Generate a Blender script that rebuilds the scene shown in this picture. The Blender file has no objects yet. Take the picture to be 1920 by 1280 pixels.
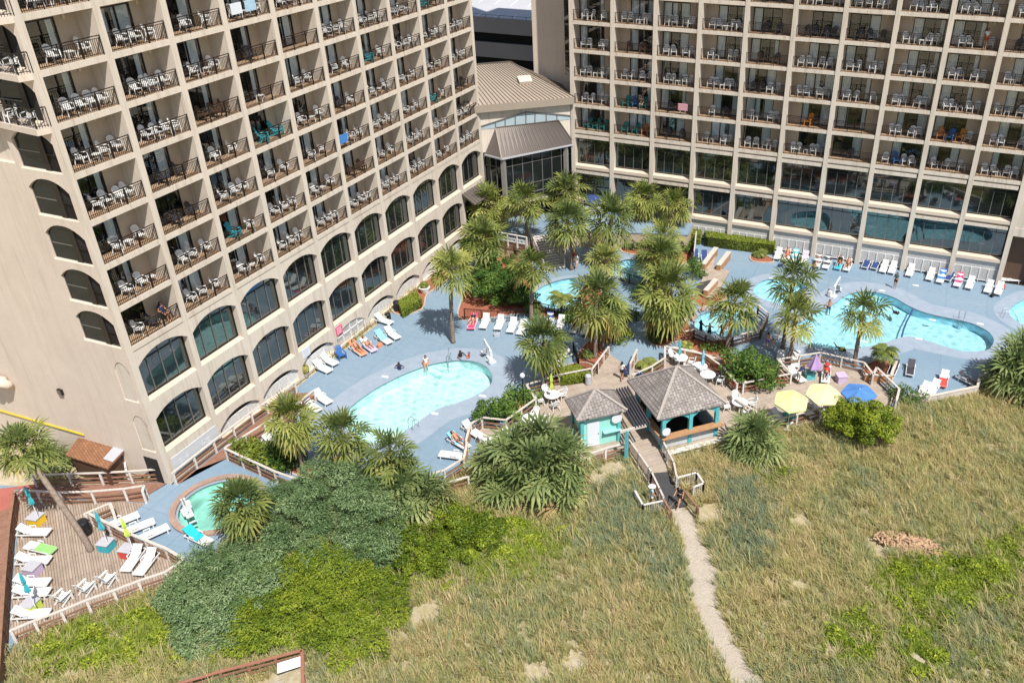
import bpy, bmesh, math, random
import numpy as np
from mathutils import Vector, Matrix
PI = math.pi
rad = math.radians
SC = bpy.context.scene
COL = SC.collection
rnd = random.Random(7)

# ------------------------------------------------------------------ camera
CAM = Vector((35.2161, -82.4185, 37.3401))
RGT = Vector((0.93292584, 0.36006721, 0.00098598))
DWN = Vector((0.18542967, -0.47809312, -0.85851197))
FWD = Vector((-0.30865062, 0.80111084, -0.51279257))
FPX, PX, PY = 1598.497, 1134.162, 646.004        # on the 1920 x 1280 frame


def ray(x, y):
    return RGT * ((x - PX) / FPX) + DWN * ((y - PY) / FPX) + FWD


def at(x, y, z=0.0):
    d = ray(x, y)
    return CAM + d * ((z - CAM.z) / d.z)


def on_plane(x, y, p, n):
    d = ray(x, y)
    return CAM + d * ((Vector(p) - CAM).dot(n) / d.dot(n))


def px_of(p):
    v = Vector(p) - CAM
    w = v.dot(FWD)
    return PX + FPX * v.dot(RGT) / w, PY + FPX * v.dot(DWN) / w


def height_at(g, y):
    lo, hi = -2.0, 40.0
    for _ in range(40):
        m = (lo + hi) / 2
        if px_of((g.x, g.y, m))[1] > y:
            lo = m
        else:
            hi = m
    return lo


cd = bpy.data.cameras.new('camera')
cam = bpy.data.objects.new('camera', cd)
COL.objects.link(cam)
mw = Matrix((RGT, -DWN, -FWD)).transposed().to_4x4()
mw.translation = CAM
cam.matrix_world = mw
cd.sensor_width = 36.0
cd.lens = FPX / 1920 * 36
cd.shift_x = (960 - PX) / 1920
cd.shift_y = (PY - 640) / 1920
cd.clip_start = 1.0
cd.clip_end = 3000
SC.camera = cam

# ------------------------------------------------------------------ light
SUN_AZ, SUN_EL = rad(-37), rad(57)
sd = Vector((math.cos(SUN_AZ) * math.cos(SUN_EL), math.sin(SUN_AZ) * math.cos(SUN_EL), math.sin(SUN_EL)))
ld = bpy.data.lights.new('sun', 'SUN')
ld.energy = 5.0
ld.angle = rad(0.5)
ld.color = (1.0, 0.955, 0.885)
sun = bpy.data.objects.new('sun', ld)
COL.objects.link(sun)
sun.rotation_euler = sd.to_track_quat('Z', 'Y').to_euler()
wd = bpy.data.worlds.new('World')
SC.world = wd
wd.use_nodes = True
nt = wd.node_tree
bg = nt.nodes['Background']
sky = nt.nodes.new('ShaderNodeTexSky')
sky.sky_type = 'NISHITA'
sky.sun_disc = False
sky.sun_elevation = SUN_EL
sky.sun_rotation = PI / 2 - SUN_AZ
sky.air_density = 1.0
sky.dust_density = 1.2
nt.links.new(sky.outputs[0], bg.inputs[0])
bg.inputs[1].default_value = 0.095
SC.view_settings.view_transform = 'Standard'
SC.view_settings.look = 'None'
SC.view_settings.exposure = 0.3
SC.view_settings.gamma = 1.0
SC.cycles.max_bounces = 6
SC.cycles.diffuse_bounces = 3
SC.cycles.glossy_bounces = 3
SC.cycles.transmission_bounces = 4
SC.cycles.transparent_max_bounces = 8
SC.cycles.caustics_reflective = False
SC.cycles.caustics_refractive = False

# ------------------------------------------------------------------ materials
MATS = {}


def newmat(name):
    m = bpy.data.materials.new(name)
    m.use_nodes = True
    MATS[name] = m
    return m, m.node_tree, m.node_tree.nodes['Principled BSDF']


def coords(nt, scale=1.0, rot=0.0):
    tc = nt.nodes.new('ShaderNodeTexCoord')
    mp = nt.nodes.new('ShaderNodeMapping')
    ge = nt.nodes.new('ShaderNodeNewGeometry')
    nt.links.new(ge.outputs['Position'], mp.inputs[0])
    mp.inputs['Scale'].default_value = (scale,) * 3 if not isinstance(scale, tuple) else scale
    mp.inputs['Rotation'].default_value = (0, 0, rot)
    return mp.outputs[0]


def noise(nt, vec, scale, detail=4, rough=0.6):
    n = nt.nodes.new('ShaderNodeTexNoise')
    n.inputs['Scale'].default_value = scale
    n.inputs['Detail'].default_value = detail
    n.inputs['Roughness'].default_value = rough
    nt.links.new(vec, n.inputs['Vector'])
    return n.outputs[0]


def ramp(nt, fac, stops):
    r = nt.nodes.new('ShaderNodeValToRGB')
    e = r.color_ramp.elements
    while len(e) < len(stops):
        e.new(0.5)
    for k, (p, c) in enumerate(stops):
        e[k].position = p
        e[k].color = (*c, 1) if len(c) == 3 else c
    nt.links.new(fac, r.inputs[0])
    return r.outputs[0]


def mixc(nt, fac, a, b, mode='MIX'):
    m = nt.nodes.new('ShaderNodeMix')
    m.data_type = 'RGBA'
    m.blend_type = mode
    for sock, v in ((m.inputs[0], fac), (m.inputs[6], a), (m.inputs[7], b)):
        if hasattr(v, 'is_output'):
            nt.links.new(v, sock)
        elif isinstance(v, (int, float)):
            sock.default_value = v
        else:
            sock.default_value = (*v, 1)
    return m.outputs[2]


def bump(nt, b, h, strength=0.3, dist=0.02):
    n = nt.nodes.new('ShaderNodeBump')
    n.inputs['Strength'].default_value = strength
    n.inputs['Distance'].default_value = dist
    nt.links.new(h, n.inputs['Height'])
    nt.links.new(n.outputs[0], b.inputs['Normal'])


def sh(c, k):
    return tuple(min(1, v * k) for v in c)


def plain(name, c, rough=0.6, metal=0.0, var=0.12, vs=3.0, spec=0.4):
    m, nt, b = newmat(name)
    v = coords(nt)
    n = noise(nt, v, vs, 5, 0.65)
    nt.links.new(ramp(nt, n, [(0.25, sh(c, 1 - var)), (0.75, sh(c, 1 + var))]), b.inputs['Base Color'])
    b.inputs['Roughness'].default_value = rough
    b.inputs['Metallic'].default_value = metal
    b.inputs['Specular IOR Level'].default_value = spec
    return m


def stucco(name, c, stain=0.10):
    m, nt, b = newmat(name)
    v = coords(nt)
    big = noise(nt, v, 0.35, 6, 0.7)
    streak = noise(nt, coords(nt, (2.2, 2.2, 0.16)), 1.0, 5, 0.65)
    fine = noise(nt, v, 14, 3, 0.6)
    col = ramp(nt, big, [(0.3, sh(c, 0.93)), (0.7, sh(c, 1.05))])
    col = mixc(nt, ramp(nt, streak, [(0.50, (0, 0, 0)), (0.74, (stain * 4,) * 3)]), col, (c[0] * 0.66, c[1] * 0.62, c[2] * 0.56))
    drip = noise(nt, coords(nt, (7, 7, 0.22)), 1.0, 3, 0.6)
    col = mixc(nt, ramp(nt, drip, [(0.60, (0, 0, 0)), (0.72, (stain * 3.2,) * 3)]), col, (c[0] * 0.62, c[1] * 0.54, c[2] * 0.45))
    col = mixc(nt, 0.10, col, ramp(nt, fine, [(0.3, (0.2, 0.2, 0.2)), (0.7, (1, 1, 1))]), 'MULTIPLY')
    nt.links.new(col, b.inputs['Base Color'])
    b.inputs['Roughness'].default_value = 0.9
    b.inputs['Specular IOR Level'].default_value = 0.2
    bump(nt, b, fine, 0.25, 0.01)
    return m


def boards(name, c1, c2, width, rot, gap=(0.03, 0.02, 0.015), length=3.2, rough=0.8, msize=0.012, off=0.5):
    m, nt, b = newmat(name)
    v = coords(nt, 1.0, rot)
    br = nt.nodes.new('ShaderNodeTexBrick')
    br.offset = off
    br.inputs['Scale'].default_value = 1.0
    br.inputs['Brick Width'].default_value = length
    br.inputs['Row Height'].default_value = width
    br.inputs['Mortar Size'].default_value = msize
    br.inputs['Mortar Smooth'].default_value = 0.2
    br.inputs['Bias'].default_value = 0.0
    br.inputs['Color1'].default_value = (*c1, 1)
    br.inputs['Color2'].default_value = (*c2, 1)
    br.inputs['Mortar'].default_value = (*gap, 1)
    nt.links.new(v, br.inputs['Vector'])
    n = noise(nt, v, 1.1, 5, 0.7)
    col = mixc(nt, 0.55, br.outputs[0], ramp(nt, n, [(0.25, (0.45, 0.43, 0.42)), (0.7, (1.0, 1.0, 1.0))]), 'MULTIPLY')
    nt.links.new(col, b.inputs['Base Color'])
    b.inputs['Roughness'].default_value = rough
    b.inputs['Specular IOR Level'].default_value = 0.2
    return m


def leafy(name, pal, trans=0.25, vary=0.0):
    """foliage: colour from the mesh's own leaf-colour attribute, some light through the leaves"""
    m, nt, b = newmat(name)
    a = nt.nodes.new('ShaderNodeAttribute')
    a.attribute_name = 'leaf'
    oi = nt.nodes.new('ShaderNodeObjectInfo')
    mt = nt.nodes.new('ShaderNodeMath')
    mt.operation = 'MULTIPLY_ADD'
    nt.links.new(oi.outputs['Random'], mt.inputs[0])
    mt.inputs[1].default_value = vary
    nt.links.new(a.outputs['Fac'], mt.inputs[2])
    m2 = nt.nodes.new('ShaderNodeMath')
    m2.operation = 'SUBTRACT'
    nt.links.new(mt.outputs[0], m2.inputs[0])
    m2.inputs[1].default_value = vary / 2
    col = ramp(nt, m2.outputs[0], pal)
    nt.links.new(col, b.inputs['Base Color'])
    b.inputs['Roughness'].default_value = 0.55
    b.inputs['Specular IOR Level'].default_value = 0.25
    t = nt.nodes.new('ShaderNodeBsdfTranslucent')
    nt.links.new(col, t.inputs[0])
    mx = nt.nodes.new('ShaderNodeMixShader')
    mx.inputs[0].default_value = trans
    out = nt.nodes['Material Output']
    nt.links.new(b.outputs[0], mx.inputs[1])
    nt.links.new(t.outputs[0], mx.inputs[2])
    nt.links.new(mx.outputs[0], out.inputs[0])
    return m


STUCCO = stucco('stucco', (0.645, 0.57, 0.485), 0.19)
STUCCO_BRIGHTENED = stucco('stucco_brightened', (0.68, 0.58, 0.49), 0.08)  # colour lightened to make up for the weaker sun on the end wall
STUCCO_SHADED = stucco('stucco_shaded', (0.50, 0.41, 0.315), 0.05)  # stucco darkened in its colour to deepen the shade of the recesses
SILLM = stucco('sill_stone', (0.66, 0.55, 0.44), 0.03)
PALE = stucco('pale_render', (0.66, 0.56, 0.46), 0.05)
TILE = boards('balcony_tile', (0.50, 0.35, 0.22), (0.42, 0.27, 0.17), 0.3, 0, (0.25, 0.18, 0.13), 0.3)
BRONZE = plain('bronze_metal', (0.022, 0.017, 0.014), 0.45, 0.3)
FRAME = plain('window_frame', (0.028, 0.024, 0.022), 0.4, 0.4)
MULL = plain('mullion_metal', (0.20, 0.19, 0.18), 0.45, 0.5)
DARKROOM = plain('dark_interior', (0.02, 0.019, 0.018), 0.9)
WHITEP = plain('white_plastic', (0.72, 0.72, 0.71), 0.35, 0, 0.04, 6)
WHITEW = plain('white_wood', (0.72, 0.71, 0.69), 0.6, 0, 0.08, 6)
WOODRAIL = plain('weathered_rail', (0.53, 0.475, 0.425), 0.8, 0, 0.22, 5)
WOODPOST = plain('weathered_post', (0.64, 0.605, 0.57), 0.8, 0, 0.2, 5)
WOODBR = plain('brown_timber', (0.25, 0.135, 0.085), 0.8, 0, 0.25, 3)
WOODTAN = plain('tan_timber', (0.40, 0.22, 0.11), 0.75, 0, 0.2, 3)
DECKA = boards('deck_boards', (0.44, 0.355, 0.285), (0.345, 0.27, 0.21), 0.145, rad(36), (0.07, 0.05, 0.035), 4.0)
DECKB = boards('pale_deck_boards', (0.50, 0.42, 0.345), (0.43, 0.36, 0.295), 0.145, rad(-45), (0.17, 0.12, 0.09), 4.0)
DECKR = boards('red_deck_boards', (0.36, 0.20, 0.14), (0.30, 0.155, 0.11), 0.145, rad(-62), (0.09, 0.05, 0.035), 4.0)
REDP = plain('red_paving', (0.36, 0.115, 0.09), 0.85, 0, 0.15, 1)
SHINGLE = boards('cedar_shingle', (0.36, 0.325, 0.305), (0.25, 0.222, 0.208), 0.22, rad(45), (0.09, 0.075, 0.065), 0.3, msize=0.014)
SHINGB = boards('brown_shingle', (0.34, 0.17, 0.09), (0.27, 0.13, 0.07), 0.16, rad(25), (0.12, 0.06, 0.035), 0.35)
ROOFM = plain('roof_metal', (0.36, 0.30, 0.24), 0.6, 0.1, 0.08, 0.6)
ROOFD = plain('dark_roof_metal', (0.135, 0.115, 0.105), 0.55, 0.2, 0.10, 0.6)
ROOFRIB = plain('roof_rib', (0.13, 0.105, 0.085), 0.5, 0.2)
GARAGE = plain('garage_concrete', (0.30, 0.285, 0.28), 0.9, 0, 0.1, 0.3)
GDECK = plain('garage_deck', (0.46, 0.46, 0.48), 0.9, 0, 0.08, 0.3)
PAINT = plain('line_paint', (0.8, 0.8, 0.8), 0.7)
TEAL = plain('teal_paint', (0.10, 0.43, 0.47), 0.55, 0, 0.08)
TEALD = plain('teal_chair', (0.02, 0.22, 0.22), 0.45, 0, 0.08)
AQUA = plain('aqua_paint', (0.30, 0.66, 0.60), 0.6, 0, 0.06)
BLUEP = plain('blue_paint', (0.035, 0.13, 0.36), 0.5, 0, 0.08)
NAVY = plain('navy_fabric', (0.03, 0.06, 0.19), 0.8)
ORANGE = plain('orange_paint', (0.62, 0.23, 0.035), 0.5)
LIME = plain('lime_canvas', (0.52, 0.66, 0.10), 0.85, 0, 0.05)
LIMEP = plain('pale_lime_canvas', (0.62, 0.70, 0.28), 0.85, 0, 0.04)
YELL = plain('yellow_canvas', (0.76, 0.66, 0.34), 0.85, 0, 0.04)
YELLP = plain('yellow_paint', (0.75, 0.50, 0.03), 0.6)
BLUEC = plain('blue_canvas', (0.07, 0.20, 0.50), 0.85, 0, 0.05)
TURQ = plain('turquoise_canvas', (0.05, 0.36, 0.43), 0.85, 0, 0.08)
PURP = plain('purple_canvas', (0.40, 0.27, 0.50), 0.85, 0, 0.08)
LAV = plain('lavender_paint', (0.50, 0.40, 0.55), 0.6, 0, 0.05)
PINK = plain('pink_cloth', (0.66, 0.06, 0.17), 0.9)
REDC = plain('red_cloth', (0.6, 0.07, 0.05), 0.9)
CORAL = plain('coral_cloth', (0.70, 0.24, 0.12), 0.9)
SKYC = plain('sky_cloth', (0.22, 0.55, 0.75), 0.9)
TOWELB = plain('blue_towel', (0.05, 0.20, 0.52), 0.95, 0, 0.2, 9)
TOWELT = plain('aqua_towel', (0.02, 0.45, 0.60), 0.95, 0, 0.2, 9)
TOWELBR = plain('brown_towel', (0.20, 0.12, 0.09), 0.95, 0, 0.4, 9)
TOWELG = plain('green_towel', (0.25, 0.52, 0.16), 0.95, 0, 0.3, 9)
GREYP = plain('grey_paint', (0.42, 0.42, 0.45), 0.7, 0, 0.06)
LGREY = plain('light_grey_paint', (0.52, 0.54, 0.57), 0.7, 0, 0.05)
BLACKP = plain('black_plastic', (0.014, 0.014, 0.016), 0.45)
DKCH = plain('dark_chair', (0.05, 0.05, 0.065), 0.6)
DKWOOD = plain('dark_wood', (0.10, 0.055, 0.035), 0.6)
CHROME = plain('steel_tube', (0.55, 0.57, 0.60), 0.25, 0.9, 0.03)
IRON = plain('black_iron', (0.02, 0.021, 0.023), 0.5, 0.4)
MULCH = plain('red_mulch', (0.30, 0.105, 0.06), 0.95, 0, 0.45, 9)
KERB = plain('kerb_stone', (0.42, 0.37, 0.32), 0.9, 0, 0.15, 2)
BRICKK = boards('brick_rim', (0.42, 0.26, 0.20), (0.36, 0.21, 0.16), 0.11, 0, (0.4, 0.36, 0.32), 0.22)
TRUNK = plain('palm_bark', (0.24, 0.185, 0.145), 0.95, 0, 0.35, 6)
BARK = plain('shrub_bark', (0.10, 0.07, 0.05), 0.95)
RUBBER = plain('rubber_mat', (0.055, 0.055, 0.058), 0.9, 0, 0.2, 3)
LATBACK = plain('lattice_shade', (0.10, 0.095, 0.09), 0.9)  # dark backing colour stands for the shade behind the lattice
SIGNW = plain('sign_white', (0.66, 0.70, 0.76), 0.6, 0, 0.03)
BASIN = plain('pool_plaster', (0.63, 0.87, 0.88), 0.7, 0, 0.04, 1.5)
BASIN2 = plain('pool_plaster_blue', (0.51, 0.81, 0.93), 0.7, 0, 0.04, 1.5)
BASIN3 = plain('tub_plaster', (0.70, 0.84, 0.78), 0.7, 0, 0.04, 1.5)
TILEB = plain('waterline_tile', (0.03, 0.07, 0.14), 0.3)
CURTAIN = plain('pale_curtain', (0.74, 0.79, 0.82), 0.9, 0, 0.08, 12)
SKINS = [plain('skin_light', (0.56, 0.32, 0.22), 0.6, 0, 0.04), plain('skin_tan', (0.45, 0.22, 0.13), 0.6, 0, 0.04), plain('skin_dark', (0.09, 0.045, 0.028), 0.6, 0, 0.04)]
HAIRD = plain('dark_hair', (0.02, 0.014, 0.01), 0.6)
HAIRB = plain('brown_hair', (0.12, 0.065, 0.035), 0.6)
CL_WHITE = plain('white_cloth', (0.75, 0.75, 0.74), 0.9, 0, 0.05)
CL_BLACK = plain('black_cloth', (0.015, 0.015, 0.018), 0.9)
CL_GREEN = plain('dark_green_cloth', (0.03, 0.10, 0.11), 0.9)
CL_BLUE = plain('pale_blue_cloth', (0.36, 0.52, 0.66), 0.9)
CL_PURP = plain('purple_cloth', (0.22, 0.10, 0.40), 0.9)
CL_NAVY = plain('navy_cloth', (0.02, 0.035, 0.10), 0.9)


def deck_blue():
    m, nt, b = newmat('blue_concrete')
    v = coords(nt)
    n1 = noise(nt, v, 0.16, 5, 0.6)
    n2 = noise(nt, v, 2.5, 6, 0.7)
    col = ramp(nt, n1, [(0.3, (0.185, 0.28, 0.372)), (0.7, (0.24, 0.325, 0.405))])
    col = mixc(nt, 0.35, col, ramp(nt, n2, [(0.3, (0.62, 0.64, 0.66)), (0.72, (1.0, 1.0, 1.0))]), 'MULTIPLY')
    n3 = noise(nt, coords(nt, (0.5, 1.6, 1), 0.7), 0.55, 7, 0.75)
    col = mixc(nt, ramp(nt, n3, [(0.56, (0, 0, 0)), (0.74, (0.45, 0.45, 0.45))]), col, (0.33, 0.37, 0.42))
    gd = nt.nodes.new('ShaderNodeTexBrick')
    gd.offset = 0.0
    gd.inputs['Scale'].default_value = 1.0
    gd.inputs['Brick Width'].default_value = 3.6
    gd.inputs['Row Height'].default_value = 3.6
    gd.inputs['Mortar Size'].default_value = 0.014
    for k in ('Color1', 'Color2'):
        gd.inputs[k].default_value = (1, 1, 1, 1)
    gd.inputs['Mortar'].default_value = (0.62, 0.64, 0.68, 1)
    nt.links.new(v, gd.inputs['Vector'])
    col = mixc(nt, 1.0, col, gd.outputs[0], 'MULTIPLY')
    nt.links.new(col, b.inputs['Base Color'])
    b.inputs['Roughness'].default_value = 0.65
    return m


def coping_grey():
    m, nt, b = newmat('pale_coping')
    v = coords(nt)
    n2 = noise(nt, v, 1.2, 6, 0.7)
    nt.links.new(ramp(nt, n2, [(0.3, (0.24, 0.30, 0.38)), (0.72, (0.31, 0.37, 0.45))]), b.inputs['Base Color'])
    b.inputs['Roughness'].default_value = 0.7
    return m


BLUED = deck_blue()
COPING = coping_grey()


def glass_dark(name='tinted_glass', mirror=0.11):
    """tinted, mirror-like glazing over dark rooms"""
    m, nt, b = newmat(name)
    b.inputs['Base Color'].default_value = (0.012, 0.015, 0.016, 1)
    b.inputs['Roughness'].default_value = 0.05
    b.inputs['Specular IOR Level'].default_value = 0.8
    g = nt.nodes.new('ShaderNodeBsdfGlossy')
    g.inputs['Color'].default_value = (0.72, 0.86, 0.86, 1)
    g.inputs['Roughness'].default_value = 0.02
    v = coords(nt)
    n = noise(nt, v, 0.5, 3, 0.5)
    bp = nt.nodes.new('ShaderNodeBump')
    bp.inputs['Strength'].default_value = 0.12
    bp.inputs['Distance'].default_value = 0.03
    nt.links.new(n, bp.inputs['Height'])
    nt.links.new(bp.outputs[0], g.inputs['Normal'])
    mx = nt.nodes.new('ShaderNodeMixShader')
    mx.inputs[0].default_value = mirror
    nt.links.new(b.outputs[0], mx.inputs[1])
    nt.links.new(g.outputs[0], mx.inputs[2])
    nt.links.new(mx.outputs[0], nt.nodes['Material Output'].inputs[0])
    return m


def glass_clear():
    m, nt, b = newmat('door_glass')
    t = nt.nodes.new('ShaderNodeBsdfTransparent')
    t.inputs[0].default_value = (0.86, 0.90, 0.91, 1)
    g = nt.nodes.new('ShaderNodeBsdfGlossy')
    g.inputs['Roughness'].default_value = 0.02
    mx = nt.nodes.new('ShaderNodeMixShader')
    mx.inputs[0].default_value = 0.13
    nt.links.new(t.outputs[0], mx.inputs[1])
    nt.links.new(g.outputs[0], mx.inputs[2])
    nt.links.new(mx.outputs[0], nt.nodes['Material Output'].inputs[0])
    return m


def water(name, tint, scale):
    m, nt, b = newmat(name)
    v = coords(nt)
    w = nt.nodes.new('ShaderNodeMix')
    w.data_type = 'VECTOR'
    nz = nt.nodes.new('ShaderNodeTexNoise')
    nz.inputs['Scale'].default_value = 0.9
    nt.links.new(v, nz.inputs['Vector'])
    w.inputs[0].default_value = 0.35
    nt.links.new(v, w.inputs[4])
    nt.links.new(nz.outputs['Color'], w.inputs[5])
    vo = nt.nodes.new('ShaderNodeTexVoronoi')
    vo.feature = 'DISTANCE_TO_EDGE'
    vo.inputs['Scale'].default_value = scale
    nt.links.new(w.outputs[1], vo.inputs['Vector'])
    n2 = noise(nt, v, 3.5, 3, 0.6)
    tr = nt.nodes.new('ShaderNodeBsdfTransparent')
    caustic = ramp(nt, vo.outputs[0], [(0.0, (1, 1, 1)), (0.09, (0.90, 0.90, 0.90)), (0.32, (0.74, 0.74, 0.74))])  # caustic light network painted into the water's transparent tint
    nt.links.new(mixc(nt, 1.0, caustic, tint, 'MULTIPLY'), tr.inputs[0])
    g = nt.nodes.new('ShaderNodeBsdfGlossy')
    g.inputs['Roughness'].default_value = 0.06
    bp = nt.nodes.new('ShaderNodeBump')
    bp.inputs['Strength'].default_value = 0.5
    bp.inputs['Distance'].default_value = 0.06
    nt.links.new(n2, bp.inputs['Height'])
    nt.links.new(bp.outputs[0], g.inputs['Normal'])
    fr = nt.nodes.new('ShaderNodeFresnel')
    fr.inputs[0].default_value = 1.33
    nt.links.new(bp.outputs[0], fr.inputs['Normal'])
    mx = nt.nodes.new('ShaderNodeMixShader')
    nt.links.new(fr.outputs[0], mx.inputs[0])
    nt.links.new(tr.outputs[0], mx.inputs[1])
    nt.links.new(g.outputs[0], mx.inputs[2])
    nt.links.new(mx.outputs[0], nt.nodes['Material Output'].inputs[0])
    return m


GLASS = glass_dark()
DOORGLASS = glass_clear()
WATER1 = water('pool_water_pale', (0.90, 1.0, 1.0), 2.1)
WATER2 = water('pool_water_blue', (0.86, 0.99, 1.0), 1.9)

PALMLEAF = leafy('palm_leaf', [(0.0, (0.085, 0.125, 0.04)), (0.25, (0.17, 0.21, 0.05)), (0.5, (0.31, 0.33, 0.085)), (0.75, (0.46, 0.43, 0.125)), (0.9, (0.52, 0.41, 0.13)), (1.0, (0.44, 0.27, 0.12))], 0.3, 0.3)
PALMETTO = leafy('palmetto_leaf', [(0.0, (0.10, 0.15, 0.055)), (0.35, (0.19, 0.245, 0.085)), (0.65, (0.36, 0.40, 0.15)), (0.9, (0.50, 0.44, 0.18)), (1.0, (0.40, 0.27, 0.13))], 0.3)
SHRUBLEAF = leafy('shrub_leaf', [(0.0, (0.025, 0.065, 0.012)), (0.5, (0.07, 0.145, 0.026)), (1.0, (0.21, 0.31, 0.06))], 0.25)
YELLOWLEAF = leafy('yellow_green_leaf', [(0.0, (0.045, 0.085, 0.008)), (0.5, (0.175, 0.24, 0.018)), (1.0, (0.42, 0.46, 0.05))], 0.22)
JUNIPER = leafy('juniper_needles', [(0.0, (0.03, 0.07, 0.025)), (0.5, (0.115, 0.185, 0.068)), (1.0, (0.34, 0.44, 0.22))], 0.15)
HEDGELEAF = leafy('hedge_leaf', [(0.0, (0.09, 0.13, 0.018)), (0.5, (0.18, 0.23, 0.028)), (1.0, (0.31, 0.35, 0.055))], 0.2)
GRASSM = leafy('dune_grass', [(0.0, (0.22, 0.29, 0.19)), (0.2, (0.30, 0.34, 0.19)), (0.4, (0.40, 0.40, 0.145)), (0.6, (0.58, 0.50, 0.24)), (0.74, (0.62, 0.48, 0.28)), (0.80, (0.18, 0.26, 0.03)), (1.0, (0.40, 0.45, 0.07))], 0.4)
GLASSD = glass_dark('dim_glass', 0.02)
GLASSD.node_tree.nodes['Principled BSDF'].inputs['Specular IOR Level'].default_value = 0.25
# ------------------------------------------------------------------ mesh helpers
class MB:
    """collects boxes, bars, tubes and faces and builds them as one mesh"""

    def __init__(self, M=None):
        self.v, self.f, self.mi, self.M, self.cur = [], [], [], M, 0

    def mat(self, k):
        self.cur = k
        return self

    def add(self, vs, fs):
        o = len(self.v)
        if self.M is not None:
            vs = [self.M @ Vector(p) for p in vs]
        self.v.extend([tuple(p) for p in vs])
        for f in fs:
            self.f.append(tuple(i + o for i in f))
            self.mi.append(self.cur)
        return self

    def box(self, x0, x1, y0, y1, z0, z1):
        return self.add([(x, y, z) for z in (z0, z1) for y in (y0, y1) for x in (x0, x1)],
                        [(0, 2, 3, 1), (4, 5, 7, 6), (0, 1, 5, 4), (2, 6, 7, 3), (0, 4, 6, 2), (1, 3, 7, 5)])

    def bar(self, a, b, w, h=None, up=(0, 0, 1)):
        h = w if h is None else h
        a, b = Vector(a), Vector(b)
        d = (b - a).normalized()
        s = d.cross(Vector(up))
        if s.length < 1e-4:
            s = d.cross(Vector((1, 0, 0)))
        s.normalize()
        t = s.cross(d)
        vs = [p + s * (i * w / 2) + t * (j * h / 2) for p in (a, b) for j in (-1, 1) for i in (-1, 1)]
        return self.add(vs, [(0, 2, 3, 1), (4, 5, 7, 6), (0, 1, 5, 4), (2, 6, 7, 3), (0, 4, 6, 2), (1, 3, 7, 5)])

    def tube(self, pts, r, n=6, cap=True):
        pts = [Vector(p) for p in pts]
        rs = r if isinstance(r, (list, tuple)) else [r] * len(pts)
        vs, fs = [], []
        for i, p in enumerate(pts):
            d = (pts[min(i + 1, len(pts) - 1)] - pts[max(i - 1, 0)]).normalized()
            s = d.cross(Vector((0, 0, 1)))
            if s.length < 0.05:
                s = d.cross(Vector((0, 1, 0)))
            s.normalize()
            t = s.cross(d)
            for k in range(n):
                a = 2 * PI * k / n
                vs.append(p + (s * math.cos(a) + t * math.sin(a)) * rs[i])
        for i in range(len(pts) - 1):
            for k in range(n):
                fs.append((i * n + k, i * n + (k + 1) % n, (i + 1) * n + (k + 1) % n, (i + 1) * n + k))
        if cap:
            fs.append(tuple(range(n - 1, -1, -1)))
            fs.append(tuple((len(pts) - 1) * n + k for k in range(n)))
        return self.add(vs, fs)

    def lathe(self, prof, c=(0, 0, 0), n=12):
        vs, fs = [], []
        for r, z in prof:
            for k in range(n):
                a = 2 * PI * k / n
                vs.append((c[0] + r * math.cos(a), c[1] + r * math.sin(a), c[2] + z))
        for i in range(len(prof) - 1):
            for k in range(n):
                fs.append((i * n + k, i * n + (k + 1) % n, (i + 1) * n + (k + 1) % n, (i + 1) * n + k))
        fs.append(tuple(range(n - 1, -1, -1)))
        fs.append(tuple((len(prof) - 1) * n + k for k in range(n)))
        return self.add(vs, fs)

    def poly(self, pts, z0, z1):
        n = len(pts)
        vs = [(p[0], p[1], z0) for p in pts] + [(p[0], p[1], z1) for p in pts]
        return self.add(vs, [tuple(range(n - 1, -1, -1)), tuple(range(n, 2 * n))] + [(i, (i + 1) % n, n + (i + 1) % n, n + i) for i in range(n)])

    def slab(self, quad, t):
        """a thick quad: quad = 4 points, thickened along its own normal, downwards"""
        q = [Vector(p) for p in quad]
        nn = (q[1] - q[0]).cross(q[-1] - q[0]).normalized()
        if nn.z < 0:
            nn = -nn
        vs = q + [p - nn * t for p in q]
        n = len(q)
        return self.add(vs, [tuple(range(n)), tuple(range(2 * n - 1, n - 1, -1))] + [(i, n + i, n + (i + 1) % n, (i + 1) % n) for i in range(n)])

    def mesh(self, name, mats, smooth=False):
        me = bpy.data.meshes.new(name)
        me.from_pydata(self.v, [], self.f)
        for m in (mats if isinstance(mats, (list, tuple)) else [mats]):
            me.materials.append(m)
        me.polygons.foreach_set('material_index', self.mi)
        if smooth:
            me.polygons.foreach_set('use_smooth', [True] * len(me.polygons))
        bm = bmesh.new()
        bm.from_mesh(me)
        bmesh.ops.recalc_face_normals(bm, faces=bm.faces)
        bm.to_mesh(me)
        bm.free()
        me.update()
        return me

    def build(self, name, mats, parent=None, loc=(0, 0, 0), rz=0, smooth=False):
        return put(name, self.mesh(name, mats, smooth), parent, loc, rz)


def put(name, me, parent=None, loc=(0, 0, 0), rz=0):
    o = bpy.data.objects.new(name, me)
    COL.objects.link(o)
    o.location = loc
    o.rotation_euler = (0, 0, rz)
    if parent is not None:
        o.parent = parent
    return o


LABELS = {}


def tag(o, label, cat, group=None):
    o['label'] = label
    o['category'] = cat
    if group:
        o['group'] = group
    LABELS.setdefault(label, []).append(o.name)
    n = len(label.split())
    if n > 16 or n < 4:
        print('LABEL LENGTH', n, label)
    return o


def empty(name, loc, rz=0):
    o = bpy.data.objects.new(name, None)
    COL.objects.link(o)
    o.location = loc
    o.rotation_euler = (0, 0, rz)
    o.empty_display_size = 0.2
    return o


def structure(o):
    o['kind'] = 'structure'
    return o


KIDS = {}


def copy_tree(o, parent=None):
    c = o.copy()
    COL.objects.link(c)
    c.parent = parent
    for k in o.children:
        copy_tree(k, c)
    return c


PROTO = {}


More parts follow.
